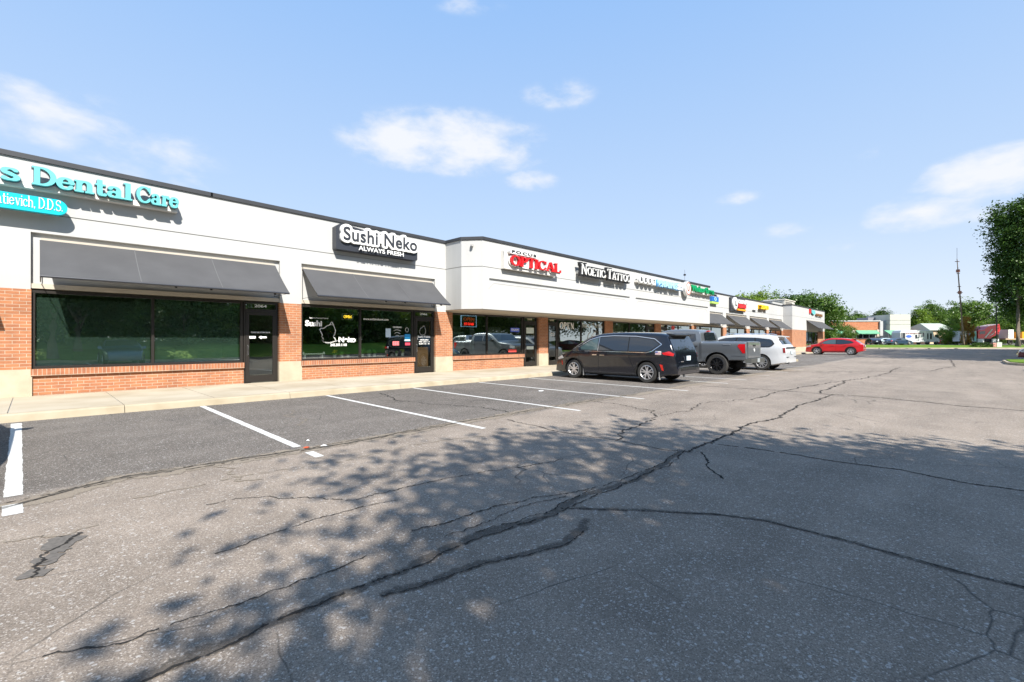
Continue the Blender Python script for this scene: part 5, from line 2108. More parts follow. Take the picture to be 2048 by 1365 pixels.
def wheel(parent, x, y, R, w, rim_m, spokes=5, style='Y'):
    sg = 1 if y > 0 else -1
    e = bpy.data.objects.new('wheel', None)
    COL.objects.link(e)
    e.parent = parent
    e.location = (x, y, R)
    rr_ = R * .68
    b_ = MB()
    b_.lathe([(rr_, -w / 2), (R * .93, -w / 2), (R * .985, -w * .36), (R, -w * .2), (R, w * .2), (R * .985, w * .36), (R * .93, w / 2), (rr_, w / 2), (rr_ * .98, w * .3)], 40)
    b_.build('tyre', M_RUBBER, e, smooth=True, fix=True)
    b_ = MB()
    f_ = sg * w / 2
    b_.lathe([(rr_ * 1.0, f_ * .98), (rr_ * .95, f_ * 1.02), (rr_ * .91, f_ * .9), (rr_ * .90, -f_ * .3)], 36)
    for k in range(spokes * (2 if style == 'Y' else 1)):
        if style == 'Y':
            base = 2 * math.pi * (k // 2) / spokes + .3
            a1 = base + (.24 if k % 2 else -.24)
        else:
            base = a1 = 2 * math.pi * k / spokes
        for (ra, rb, aa, ab, wa, wb) in ((rr_ * .12, rr_ * .94, base, a1, rr_ * .085, rr_ * .055),):
            p, q = Vector((ra * math.cos(aa), ra * math.sin(aa))), Vector((rb * math.cos(ab), rb * math.sin(ab)))
            d = (q - p).normalized()
            t = Vector((-d.y, d.x))
            y0, y1 = f_ * .93, f_ * .60
            v_ = []
            for yy in (y0, y1):
                v_ += [(p.x + t.x * wa, yy - f_ * .1, p.y + t.y * wa), (p.x - t.x * wa, yy - f_ * .1, p.y - t.y * wa), (q.x - t.x * wb, yy, q.y - t.y * wb), (q.x + t.x * wb, yy, q.y + t.y * wb)]
            b_.add(v_, [(0, 1, 2, 3), (7, 6, 5, 4), (0, 4, 5, 1), (1, 5, 6, 2), (2, 6, 7, 3), (3, 7, 4, 0)])
    b_.lathe([(.001, f_ * .86), (rr_ * .16, f_ * .84), (rr_ * .2, f_ * .6)], 16)
    b_.build('rim', rim_m, e, smooth=False, fix=True)
    b_ = MB()
    b_.lathe([(.001, f_ * .25), (rr_ * .9, f_ * .25)], 24)
    b_.build('recess_shade_disc', M_TRIMB, e)  # black disc painting the shaded recess behind the spokes
    return e


def mirror_pair(B, parent, x, z, m):
    for sg in (1, -1):
        y = B.side(x, z)
        b_ = MB()
        b_.add([(x + .07, sg * (y - .02), z - .03), (x + .07, sg * (y + .19), z - .01), (x + .04, sg * (y + .21), z + .13), (x + .04, sg * (y + .04), z + .13),
                (x - .06, sg * (y - .0), z - .02), (x - .07, sg * (y + .20), z + .0), (x - .07, sg * (y + .21), z + .14), (x - .06, sg * (y + .05), z + .14)],
               [(0, 1, 2, 3), (7, 6, 5, 4), (0, 4, 5, 1), (1, 5, 6, 2), (2, 6, 7, 3), (3, 7, 4, 0)])
        b_.build('mirror', m, parent, smooth=False, fix=True)


def std_parts(B, t, spec):
    """side glass, gaps, handles, lamps shared by every vehicle"""
    for sg in (1, -1):
        if spec.get('dlo'):
            B.sidepanel(spec['dlo'], sg, .004, 30, 3).build('window_surround', M_TRIMB, t, smooth=True)
        for k, (poly, front) in enumerate(spec['windows']):
            B.sidepanel(poly, sg, .009, 14, 3).build('side_window', M_AGLASS2 if front else M_AGLASS, t, smooth=True)
        for pts, w_, m_, nm in spec.get('strips', []):
            B.strip(pts, sg, w_).build(nm, m_, t, smooth=True)
        for poly, m_, nm in spec.get('panels', []):
            B.sidepanel(poly, sg, .011, 14, 3).build(nm, m_, t, smooth=True)
        for (x, z) in spec.get('handles', []):
            y = B.side(x, z)
            b_ = MB()
            b_.box(x - .10, x + .10, min(sg * (y + .005), sg * (y + .035)), max(sg * (y + .005), sg * (y + .035)), z - .016, z + .016)
            b_.build('door_handle', spec.get('handle_mat', M_CHROME), t)
        for (x, R) in [(w_[0], w_[2]) for w_ in spec['arch']]:
            zc = spec['R']
            pts = [(x + (R + .012) * math.cos(a), zc + (R + .012) * math.sin(a)) for a in np.linspace(math.pi * 1.04, -.04 * math.pi, 22)]
            pts = [p for p in pts if p[1] > B.fl(p[0]) + .02]
            B.strip(pts, sg, spec.get('lip', .03), .012).build('arch_lip', spec.get('lip_mat', M_TRIMB), t, smooth=True)


def plate(B, t, x, z, y=0, m=None, tilt=0, w=.31, h=.155):
    b_ = MB()
    b_.box(x - .012, x, y - w / 2, y + w / 2, z - h / 2, z + h / 2)
    o = b_.build('licence_plate', m or M_PLATE, t)
    return o


def minivan(loc, rz, label, paint_m):
    t = thing('minivan', label, 'minivan', loc, rz)
    prof = [(-2.60, .34), (-2.595, .62), (-2.55, .80), (-2.52, 1.02), (-2.42, 1.22), (-2.17, 1.62), (-2.30, 1.665), (-2.28, 1.69), (-1.9, 1.735), (-.6, 1.775), (.35, 1.75), (.85, 1.64),
            (1.40, 1.32), (1.78, 1.06), (2.15, .95), (2.42, .80), (2.54, .60), (2.57, .34)]
    prof = [(-2.60, .34), (-2.595, .62), (-2.55, .80), (-2.52, 1.02), (-2.44, 1.20), (-2.24, 1.62), (-2.22, 1.68), (-1.9, 1.735), (-.6, 1.775), (.35, 1.75), (.85, 1.64),
            (1.40, 1.32), (1.78, 1.07), (2.15, .97), (2.42, .82), (2.54, .60), (2.57, .34)]
    fl = [(-2.6, .33), (-2.0, .22), (-1.3, .19), (1.3, .19), (2.1, .20), (2.57, .24)]
    B = Body(prof, fl, 2.02, 1.06, 1.78, .19, (.13, .20), .13, .17)
    R, wb = .365, 1.545
    B.mesh('body', paint_m, t, [(-wb, R, R + .055), (wb, R, R + .055)])
    top = [(-1.78, 1.50), (-1.1, 1.585), (-.2, 1.61), (.35, 1.585), (.8, 1.47)]
    spec = dict(R=R, arch=[(-wb, 0, R + .055), (wb, 0, R + .055)],
                dlo=[(-2.05, 1.32), (-1.80, 1.51), (-1.1, 1.60), (-.2, 1.625), (.38, 1.60), (.82, 1.48), (1.52, 1.08), (-1.55, 1.05), (-1.72, 1.10)],
                windows=[([(-1.98, 1.32), (-1.78, 1.48), (-1.1, 1.57), (-.86, 1.58), (-.86, 1.09), (-1.54, 1.08), (-1.68, 1.12)], False),
                         ([(-.82, 1.58), (-.2, 1.595), (.38, 1.572), (.38, 1.11), (-.82, 1.09)], False),
                         ([(.45, 1.56), (.80, 1.45), (1.38, 1.12), (.45, 1.11)], True)],
                strips=[([(-2.07, 1.33), (-1.80, 1.52), (-1.1, 1.61), (-.2, 1.635), (.38, 1.61), (.82, 1.49), (1.56, 1.06)], .022, M_CHROME, 'chrome_trim'),
                        ([(-2.07, 1.33), (-1.74, 1.09), (-1.55, 1.045), (.4, 1.06), (1.54, 1.07)], .022, M_CHROME, 'chrome_trim'),
                        ([(.42, 1.08), (.40, 1.58)], .02, M_CHROME, 'pillar_trim'),
                        ([(.42, 1.04), (.40, .75), (.40, .30)], .008, M_TRIMB, 'door_gap'), ([(1.33, 1.05), (1.28, .8), (1.10, .55), (1.04, .28)], .008, M_TRIMB, 'door_gap'),
                        ([(-.84, 1.04), (-.86, .9), (-.95, .68), (-1.06, .5)], .008, M_TRIMB, 'door_gap'),
                        ([(-2.25, .92), (-.9, .935)], .012, M_TRIMB, 'slide_rail'), ([(-1.02, .26), (1.02, .26)], .03, M_TRIMB, 'sill_trim')],
                panels=[([(-2.50, 1.02), (-2.34, 1.10), (-2.10, 1.04), (-2.16, .98), (-2.49, .94)], M_TAIL, 'tail_light'),
                        ([(2.05, .78), (2.15, .88), (2.40, .78), (2.38, .70)], M_LAMP, 'headlight'),
                        ([(2.10, .50), (2.14, .66), (2.18, .66), (2.16, .50)], M_REFL, 'side_marker'),
                        ([(-2.16, .44), (-2.12, .64), (-2.02, .66), (-2.09, .46)], M_REFL, 'side_marker')],
                handles=[(.22, .92), (.55, .93)])
    std_parts(B, t, spec)
    B.toppanel(lambda x, T: .74 < x < 1.62 and T > 1.1, -.95, .95).build('windshield', M_AGLASS2, t, smooth=True)
    B.toppanel(lambda x, T: x < -2.2 and 1.13 < T < 1.64, -1.02, 1.02).build('rear_window', M_AGLASS, t, smooth=True)
    B.toppanel(lambda x, T: x < -2.4 and .995 < T < 1.085, -1.1, 1.1, .02).build('tail_light_bar', M_TAIL, t, smooth=True)
    b_ = MB()
    b_.add([(-2.40, -.62, 1.655), (-2.40, .62, 1.655), (-2.08, .66, 1.715), (-2.08, -.66, 1.715), (-2.40, -.62, 1.615), (-2.40, .62, 1.615), (-2.18, .64, 1.63), (-2.18, -.64, 1.63)],
           [(0, 3, 2, 1), (4, 5, 6, 7), (0, 1, 5, 4), (1, 2, 6, 5), (3, 0, 4, 7), (2, 3, 7, 6)])
    b_.build('roof_spoiler', M_TRIMB, t, fix=True)
    plate(B, t, -2.575, .86)
    B.toppanel(lambda x, T: x < -2.5 and .60 < T < .64, -1.0, 1.0, .012).build('bumper_trim', M_CHROME, t)
    B.toppanel(lambda x, T: x < -2.5 and .40 < T < .52, -.8, .8, .006).build('bumper_insert', M_TRIMB, t)
    b_ = MB()
    b_.box(-2.60, -2.588, .42, .62, .74, .765)
    b_.build('badge', M_CHROME, t)
    b_ = MB()
    b_.tube([(-2.46, -.25, 1.17), (-2.50, .12, 1.20)], .012)
    b_.build('rear_wiper', M_TRIMB, t)
    # small flag sticker on the left flank
    B.sidepanel([(-2.08, .98), (-2.08, 1.10), (-1.87, 1.10), (-1.87, .98)], 1, .010, 4, 2).build('flag_sticker', M_SWHITE, t)
    B.sidepanel([(-1.97, 1.045), (-1.97, 1.09), (-1.88, 1.09), (-1.88, 1.045)], 1, .013, 4, 2).build('flag_canton', mat('flag_blue', (.05, .08, .3), .5), t)
    for k in range(3):
        B.strip([(-2.07, 1.0 + k * .03), (-1.98 if k == 2 else -1.88, 1.0 + k * .03)], 1, .010, .014).build('flag_stripe', M_REFL, t)
    mirror_pair(B, t, 1.22, 1.07, paint_m)
    for x in (-wb, wb):
        for y in (.87, -.87):
            wheel(t, x, y, R, .235, M_RIM, 5, 'Y')
    for x in (wb - .45, -wb - .45, ):
        for sg in (1, -1):
            b_ = MB()
            b_.box(x - .012, x, sg * .92 - .07, sg * .92 + .07, .14, .40)
            b_.build('mud_flap', mat('flap_grey', (.25, .25, .25), .6), t)
    return t


def pickup(loc, rz, label, paint_m, name='pickup_truck', body=None):
    t = thing(name, label, 'pickup truck', loc, rz)
    H = 1.96
    prof = [(-2.86, .66), (-2.86, 1.38), (-2.82, 1.42), (-1.07, 1.42), (-1.06, 1.43), (-.98, 1.80), (-.90, 1.92), (-.4, 1.965), (.4, 1.96), (.80, 1.90), (1.35, 1.52), (1.55, 1.40),
            (2.35, 1.32), (2.82, 1.22), (2.92, 1.05), (2.95, .60)]
    fl = [(-2.9, .62), (-1.5, .58), (-1.0, .48), (1.2, .46), (2.2, .46), (2.95, .42)]
    B = Body(prof, fl, 2.03, 1.36, H, .17, (.015, .10), .10, .13, .03)
    R, x0, x1 = .435, -1.72, 1.97
    B.mesh('body', paint_m, t, [(x0, R, R + .10), (x1, R, R + .10)], box_cut=(-2.80, -1.14, -.78, .78, .95, 1.7))
    spec = dict(R=R, arch=[(x0, 0, R + .10), (x1, 0, R + .10)], lip=.045, lip_mat=paint_m, handle_mat=M_TRIMB,
                windows=[([(-.82, 1.74), (.02, 1.76), (.02, 1.40), (-.76, 1.40), (-.84, 1.46)], False), ([(.12, 1.76), (.62, 1.74), (1.22, 1.42), (.12, 1.40)], False)],
                strips=[([(.07, 1.38), (.07, .55)], .010, M_TRIMB, 'door_gap'), ([(-1.0, 1.35), (-.98, .62)], .012, M_TRIMB, 'door_gap'), ([(1.28, 1.36), (1.2, .58)], .010, M_TRIMB, 'door_gap'),
                        ([(-1.055, 1.38), (-1.055, .66)], .014, M_TRIMB, 'bed_gap'), ([(-2.84, .80), (-2.3, .80)], .012, M_TRIMB, 'crease_shade'), ([(-.95, .80), (1.2, .80)], .012, M_TRIMB, 'crease_shade')],  # level dark strips paint the shade line of a flank crease
                panels=[([(-2.845, .92), (-2.845, 1.30), (-2.60, 1.30), (-2.55, 1.20), (-2.70, 1.0), (-2.74, .92)], M_TAIL, 'tail_light'),
                        ([(2.50, 1.0), (2.50, 1.16), (2.86, 1.10), (2.86, .95)], M_LAMP, 'headlight')],
                handles=[(-.80, 1.20), (.22, 1.20)])
    std_parts(B, t, spec)
    B.toppanel(lambda x, T: .84 < x < 1.5 and T > 1.45, -.97, .97).build('windshield', M_AGLASS, t, smooth=True)
    b_ = MB()
    b_.add([(-1.085, -.62, 1.46), (-1.085, .62, 1.46), (-1.015, .54, 1.80), (-1.015, -.54, 1.80)], [(0, 3, 2, 1)])
    b_.build('rear_window', M_AGLASS, t)
    b_ = MB()
    b_.box(-1.02, -.94, -.12, .12, 1.845, 1.89)
    b_.build('brake_light', M_TAIL, t)
    b_ = MB()
    b_.box(-2.885, -2.855, -.74, .74, .72, 1.38)
    tg = b_.build('tailgate', paint_m, t)
    b_ = MB()
    b_.box(-2.90, -2.884, -.16, .16, 1.20, 1.27)
    b_.build('gate_handle', M_TRIMB, tg)
    b_ = MB()
    b_.lathe([(.001, 0), (.065, 0), (.065, .012)], 20, 0, 'y')
    o = b_.build('badge', M_SWHITE, tg)
    o.rotation_euler = (0, 0, rad(-90))
    o.location = (-2.90, 0, 1.04)
    b_ = MB()
    b_.add([(-3.05, -.88, .52), (-3.05, .88, .52), (-3.05, .88, .70), (-3.05, -.88, .70), (-2.84, -.98, .52), (-2.84, .98, .52), (-2.84, .98, .70), (-2.84, -.98, .70)],
           [(0, 3, 2, 1), (4, 5, 6, 7), (0, 1, 5, 4), (1, 2, 6, 5), (2, 3, 7, 6), (3, 0, 4, 7)])
    b_.build('rear_bumper', mat('bumper_grey', (.10, .105, .10), .35, metal=.5), t, fix=True)
    plate(B, t, -3.055, .62, 0, mat('plate_dark', (.30, .33, .34), .4))
    B.strip([(-2.30, 1.27), (-1.98, 1.27)], 1, .035, .012).build('bed_lettering', M_ALU, t)
    b_ = MB()
    b_.box(-2.55, -2.2, -.1, .1, .30, .5)
    b_.tube([(x0, -.8, R), (x0, .8, R)], .07)
    b_.build('rear_axle', M_TRIMB, t)
    b_ = MB()
    b_.box(-1.0, 1.3, .86, 1.0, .36, .42)
    b_.box(-1.0, 1.3, -1.0, -.86, .36, .42)
    b_.build('running_board', M_TRIMB, t)
    mirror_pair(B, t, 1.08, 1.38, M_TRIMB)
    for x in (x0, x1):
        for y in (.87, -.87):
            wheel(t, x, y, R, .29, M_RIMB, 8, 'I')
    return t


def suv(loc, rz, label, paint_m, kind='large', cat='SUV', name='parked_suv', detail=True):
    t = thing(name, label, cat, loc, rz)
    if kind == 'large':
        prof = [(-2.50, .40), (-2.51, .85), (-2.46, 1.10), (-2.36, 1.20), (-2.08, 1.60), (-2.04, 1.66), (-1.6, 1.73), (-.4, 1.77), (.3, 1.74), (.72, 1.63), (1.28, 1.22), (1.48, 1.12), (2.1, 1.05),
                (2.40, .93), (2.50, .70), (2.53, .36)]
        B = Body(prof, [(-2.5, .38), (-1.9, .25), (1.9, .24), (2.5, .30)], 1.96, 1.12, 1.77, .20, (.10, .18), .12, .15)
        R, wb = .375, 1.43
        dlo = [(-2.0, 1.28), (-1.86, 1.50), (-1.2, 1.58), (-.3, 1.61), (.3, 1.58), (.66, 1.48), (1.26, 1.13), (-1.85, 1.12)]
        win = [([(-1.93, 1.30), (-1.82, 1.47), (-1.15, 1.555), (-1.15, 1.16), (-1.80, 1.15)], False), ([(-1.09, 1.56), (-.28, 1.585), (-.20, 1.15), (-1.09, 1.15)], False),
               ([(-.22, 1.585), (.3, 1.56), (.64, 1.45), (1.14, 1.16), (-.14, 1.15)], False)]
        ext = dict(strips=[([(-.20, 1.12), (-.18, .45)], .009, M_TRIMB, 'door_gap'), ([(-1.12, 1.10), (-1.16, .82)], .009, M_TRIMB, 'door_gap'), ([(1.0, 1.12), (.92, .42)], .009, M_TRIMB, 'door_gap'),
                           ([(-.95, .42), (.95, .42)], .03, M_CHROME, 'sill_trim')],
                   panels=[([(-2.46, .86), (-2.45, 1.10), (-2.35, 1.10), (-2.36, .86)], mat('lamp_dark_red', (.22, .01, .012), .2, coat=1), 'tail_light'),
                           ([(2.0, .86), (2.0, .96), (2.38, .86), (2.38, .80)], M_LAMP, 'headlight')],
                   handles=[(-.98, .98), (-.02, .98)])
        rp = (-2.0, 1.24, 1.58)
    elif kind == 'compact':
        prof = [(-2.32, .42), (-2.34, .80), (-2.26, 1.02), (-2.10, 1.12), (-1.62, 1.46), (-1.48, 1.52), (-.8, 1.62), (0, 1.64), (.36, 1.60), (.75, 1.48), (1.25, 1.12), (1.42, 1.04), (2.0, .96),
                (2.26, .82), (2.33, .58), (2.34, .32)]
        B = Body(prof, [(-2.34, .40), (-1.8, .25), (1.7, .22), (2.34, .26)], 1.88, 1.02, 1.64, .22, (.12, .20), .12, .15)
        R, wb = .365, 1.36
        dlo = [(-1.62, 1.16), (-1.40, 1.34), (-.8, 1.46), (0, 1.49), (.34, 1.46), (.68, 1.35), (1.18, 1.04), (-.6, 1.02), (-1.2, 1.06)]
        win = [([(-1.52, 1.17), (-1.36, 1.31), (-.8, 1.43), (-.26, 1.455), (-.26, 1.05), (-.6, 1.045), (-1.2, 1.09)], False), ([(-.19, 1.46), (0, 1.46), (.33, 1.43), (.66, 1.32), (1.04, 1.07), (-.19, 1.05)], True)]
        ext = dict(strips=[([(-.22, 1.0), (-.2, .42)], .009, M_TRIMB, 'door_gap'), ([(.95, 1.02), (.88, .40)], .009, M_TRIMB, 'door_gap'), ([(-.9, .36), (.9, .33)], .05, M_TRIMB, 'sill_trim')],
                   panels=[([(-2.30, .86), (-2.26, 1.0), (-1.98, .98), (-2.0, .92)], M_TAIL, 'tail_light'), ([(1.85, .80), (1.85, .90), (2.25, .78), (2.22, .70)], M_LAMP, 'headlight')],
                   handles=[(-.9, .92), (.0, .90)], lip=.05)
        rp = (-1.45, 1.14, 1.5)
    else:
        prof = [(-2.36, .42), (-2.38, .78), (-2.30, .98), (-1.85, 1.06), (-1.25, 1.34), (-.8, 1.42), (-.2, 1.45), (.25, 1.41), (.55, 1.32), (1.12, 1.0), (1.3, .94), (1.95, .86), (2.26, .74), (2.34, .52), (2.36, .30)]
        B = Body(prof, [(-2.36, .36), (-1.8, .22), (1.7, .20), (2.36, .24)], 1.84, .95, 1.45, .22, (.12, .20), .10, .14)
        R, wb = .33, 1.38
        dlo = [(-1.5, 1.0), (-1.15, 1.22), (-.7, 1.30), (-.1, 1.32), (.25, 1.27), (1.02, .95), (-1.3, .94)]
        win = [([(-1.4, 1.01), (-1.12, 1.18), (-.7, 1.265), (-.24, 1.285), (-.24, .97), (-1.3, .965)], False), ([(-.17, 1.29), (.24, 1.24), (.9, .97), (-.17, .97)], True)]
        ext = dict(strips=[([(-.2, .93), (-.2, .36)], .009, M_TRIMB, 'door_gap'), ([(.85, .93), (.8, .36)], .009, M_TRIMB, 'door_gap')],
                   panels=[([(-2.33, .72), (-2.30, .9), (-2.0, .9), (-2.05, .76)], M_TAIL, 'tail_light'), ([(1.9, .62), (1.9, .78), (2.25, .68), (2.22, .58)], M_LAMP, 'headlight')],
                   handles=[(-.85, .86), (-.0, .85)])
        rp = (-1.0, 1.08, 1.36)
    B.mesh('body', paint_m, t, [(-wb, R, R + .055), (wb, R, R + .055)])
    spec = dict(R=R, arch=[(-wb, 0, R + .055), (wb, 0, R + .055)], dlo=dlo, windows=win, handle_mat=paint_m, lip_mat=M_TRIMB if kind == 'compact' else paint_m, **ext)
    std_parts(B, t, spec)
    B.toppanel(lambda x, T: .3 < x < 1.5 and rp[1] - .04 < T < rp[2] + .03, -.95, .95).build('windshield', M_AGLASS, t, smooth=True)
    B.toppanel(lambda x, T: x < rp[0] + .1 and rp[1] < T < rp[2], -1.0, 1.0).build('rear_window', M_AGLASS, t, smooth=True)
    if kind != 'sedan':
        z = 1.66 if kind == 'large' else 1.53
        x = -2.05 if kind == 'large' else -1.50
        b_ = MB()
        b_.add([(x - .22, -.62, z - .02), (x - .22, .62, z - .02), (x + .12, .66, z + .035), (x + .12, -.66, z + .035), (x - .22, -.62, z - .05), (x - .22, .62, z - .05), (x + .1, .64, z - .04), (x + .1, -.64, z - .04)],
               [(0, 3, 2, 1), (4, 5, 6, 7), (0, 1, 5, 4), (1, 2, 6, 5), (3, 0, 4, 7), (2, 3, 7, 6)])
        b_.build('roof_spoiler', paint_m, t, fix=True)
    if kind == 'large':
        b_ = MB()
        b_.box(-2.505, -2.47, -.80, .80, 1.08, 1.125)
        b_.build('tail_trim', M_TRIMB, t)
        b_ = MB()
        b_.box(-2.525, -2.505, .52, .86, .64, .665)
        b_.box(-2.525, -2.505, -.86, -.52, .64, .665)
        b_.build('bumper_trim', M_TRIMB, t)
        b_ = MB()
        b_.box(-2.53, -2.3, .45, .7, .34, .40)
        b_.build('tailpipe', M_TRIMB, t)
        for sg in (1, -1):
            b_ = MB()
            b_.tube([(-1.7, sg * .62, 1.73), (-1.5, sg * .64, 1.78), (.2, sg * .64, 1.79), (.4, sg * .62, 1.75)], .016)
            b_.build('roof_rail', M_CHROME, t)
    plate(B, t, -2.52 if kind == 'large' else -2.35, .88 if kind != 'sedan' else .72)
    mirror_pair(B, t, .98 if kind == 'large' else .86, 1.10 if kind == 'large' else .98 if kind == 'compact' else .92, paint_m)
    for x in (-wb, wb):
        for y in (.83, -.83):
            wheel(t, x, y, R, .235, M_RIM, 10 if kind == 'large' else 5, 'I' if kind == 'large' else 'Y')
    return t


N90 = rad(90)
P_BLACK = paint('black', (.005, .006, .011), .0, .15, .7)
P_GREY = paint('grey', (.18, .195, .21), .55, .32)
P_WHITE = paint('white', (.56, .57, .58), .0, .3)
P_RED = paint('red', (.60, .006, .012), .25, .28)
P_MAROON = paint('maroon', (.10, .006, .02), .35, .25)
P_SILVER = paint('silver', (.48, .50, .51), .6, .3)
P_BLUE = paint('blue', (.03, .06, .12), .4, .3)
v_ = minivan((14.76, 8.76, 0), N90, 'black minivan with chrome window trim and a flag sticker parked nose in', P_BLACK)
v2 = pickup((20.2, 8.72, 0), N90, 'grey crew cab pickup truck parked between the black minivan and the white car', P_GREY)
v3 = suv((24.45, 7.98, 0), N90, 'white three row SUV parked just beyond the grey pickup truck', P_WHITE, 'large')
v_.scale = (.945, .965, .945)
v2.scale = (.955, .97, .955)
v3.scale = (.945, .98, .955)
suv((54.35, 8.75, 0), N90, 'bright red crossover parked alone before the end pavilion', P_RED, 'compact')
suv((47.5, -5.2, 0), N90, 'dark maroon car cut off by the right edge of the photo', P_MAROON, 'sedan', 'car', 'parked_car')
# vehicles behind the camera's side of the lot: they throw the shadow at the left and show in the shop glass
suv((-1.70, 8.3, 0), N90, 'silver SUV beyond the left edge, seen by its shadow on the first stall line', P_SILVER, 'large')
pickup((30.9, -6.4, 0), -N90, 'silver pickup truck across the lot mirrored in the optical shop window', P_SILVER)
suv((24.0, -6.2, 0), -N90, 'dark blue car across the lot mirrored in the optical shop window', P_BLUE, 'sedan', 'car', 'parked_car')
suv((34.2, -6.2, 0), -N90, 'white car across the lot mirrored in the tattoo shop window', P_WHITE, 'sedan', 'car', 'parked_car')
suv((3.6, -6.3, 0), N90, 'dark car behind the camera mirrored in the first shop window', P_BLUE, 'sedan', 'car', 'parked_car')


# ------------------------------------------------------------------ trees
def leaf_mat(name, dark, light, trans=.58):
    m = bpy.data.materials.new(name)
    m.use_nodes = True
    nt = m.node_tree
    L = nt.links
    nt.nodes.clear()
    out = nt.nodes.new('ShaderNodeOutputMaterial')
    df = nt.nodes.new('ShaderNodeBsdfDiffuse')
    tr = nt.nodes.new('ShaderNodeBsdfTranslucent')
    gl = nt.nodes.new('ShaderNodeBsdfGlossy')
    gl.inputs['Roughness'].default_value = .45
    gl.inputs['Color'].default_value = (.5, .55, .45, 1)
    mx = nt.nodes.new('ShaderNodeMixShader')
    mx.inputs[0].default_value = trans
    m2 = nt.nodes.new('ShaderNodeMixShader')
    m2.inputs[0].default_value = .06
    geo = nt.nodes.new('ShaderNodeNewGeometry')
    oi = nt.nodes.new('ShaderNodeObjectInfo')
    no = nt.nodes.new('ShaderNodeTexNoise')
    no.inputs['Scale'].default_value = .55
    no.inputs['Detail'].default_value = 4
    L.new(geo.outputs['Position'], no.inputs['Vector'])
    v = math_node(nt.nodes, L, 'ADD', math_node(nt.nodes, L, 'MULTIPLY', geo.outputs['Random Per Island'], .35), math_node(nt.nodes, L, 'MULTIPLY', no.outputs['Fac'], .75))
    v = math_node(nt.nodes, L, 'ADD', v, math_node(nt.nodes, L, 'MULTIPLY', oi.outputs['Random'], .12))
    cr = nt.nodes.new('ShaderNodeValToRGB')
    cr.color_ramp.elements[0].position = .32
    cr.color_ramp.elements[0].color = (*dark, 1)
    cr.color_ramp.elements[1].position = .85
    cr.color_ramp.elements[1].color = (*light, 1)
    L.new(v, cr.inputs[0])
    L.new(cr.outputs[0], df.inputs[0])
    L.new(cr.outputs[0], tr.inputs[0])
    L.new(df.outputs[0], mx.inputs[1])
    L.new(tr.outputs[0], mx.inputs[2])
    L.new(mx.outputs[0], m2.inputs[1])
    L.new(gl.outputs[0], m2.inputs[2])
    L.new(m2.outputs[0], out.inputs[0])
    return m


M_BARK = mat('bark', (.10, .080, .062), .95, color2=(.17, .14, .11), scale=6, bump=.8, bscale=14, detail=8)
LEAF = [leaf_mat('leaf_deep', (.022, .052, .010), (.075, .145, .024), .25), leaf_mat('leaf_mid', (.045, .100, .014), (.15, .25, .035)),
        leaf_mat('leaf_bright', (.085, .17, .014), (.27, .38, .045)), leaf_mat('leaf_rust', (.22, .10, .012), (.42, .22, .03))]


def tree_meshes(seed, h, cr, z0, nclump, per, ls, squash=1.0, cone=0.0, trunk_r=.22, off=(0, 0)):
    r = np.random.RandomState(seed)
    rr_ = random.Random(seed)
    b_ = MB()
    H = h * .80
    pts = [Vector((0, 0, -.3))]
    rad_ = [trunk_r * 1.35]
    for k in range(1, 9):
        f_ = k / 8
        pts.append(Vector((rr_.uniform(-.12, .12) * f_, rr_.uniform(-.12, .12) * f_, H * f_)))
        rad_.append(trunk_r * (1 - .86 * f_))
    b_.tube(pts, rad_, 10)
    cz = (z0 + h) / 2
    hz = (h - z0) / 2
    C_ = []
    while len(C_) < nclump:
        d = r.normal(size=3)
        d /= np.linalg.norm(d)
        rad2 = r.uniform(.25, 1) ** .45
        lump = 1 + .16 * math.sin(3.1 * d[0] + seed) + .13 * math.sin(4.3 * d[1] + 2 * seed) + .12 * math.sin(5 * d[2] + seed * 3)
        p = d * rad2 * lump
        wid = cr * (1 - cone * max(0, p[2]))
        q = np.array([p[0] * wid, p[1] * wid, cz + p[2] * hz * squash])
        if q[2] < z0 * .8:
            continue
        C_.append(q)
    C_ = np.array(C_) + np.array([off[0], off[1], 0])
    for k in range(16):
        c_ = C_[rr_.randrange(len(C_))]
        zz = max(z0 * .6, min(H * .92, c_[2] * rr_.uniform(.45, .75)))
        a = Vector((0, 0, zz))
        e = Vector(c_)
        mid = a.lerp(e, .5) + Vector((0, 0, .12 * (e - a).length))
        b_.tube([a, a.lerp(mid, .6), mid, e], [trunk_r * .36, trunk_r * .28, trunk_r * .2, .02], 6)
    trunk = b_
    n = nclump * per
    cs = np.repeat(r.uniform(.5, 1.15, nclump) * cr * .22, per)
    base = np.repeat(C_, per, 0)
    offs = r.normal(size=(n, 3)) * cs[:, None] * np.array([1, 1, .62]) * .62
    P = base + offs
    nrm = r.normal(size=(n, 3)) * .9 + np.array([0, 0, .7]) + (P - np.array([0, 0, cz])) / cr * .5
    nrm /= np.linalg.norm(nrm, axis=1)[:, None]
    t = np.cross(nrm, r.normal(size=(n, 3)))
    t /= np.linalg.norm(t, axis=1)[:, None] + 1e-9
    bt = np.cross(nrm, t)
    s = (ls * r.uniform(.6, 1.4, n))[:, None]
    droop = nrm * s * .25
    V = np.stack([P - t * s, P - bt * s * .55 + droop, P + t * s, P + bt * s * .55 + droop], 1).reshape(-1, 3)
    me = bpy.data.meshes.new('crown')
    me.vertices.add(len(V))
    me.vertices.foreach_set('co', V.ravel())
    me.loops.add(4 * n)
    me.loops.foreach_set('vertex_index', np.arange(4 * n))
    me.polygons.add(n)
    me.polygons.foreach_set('loop_start', np.arange(0, 4 * n, 4))
    me.update(calc_edges=True)
    return trunk, me


VAR = {}


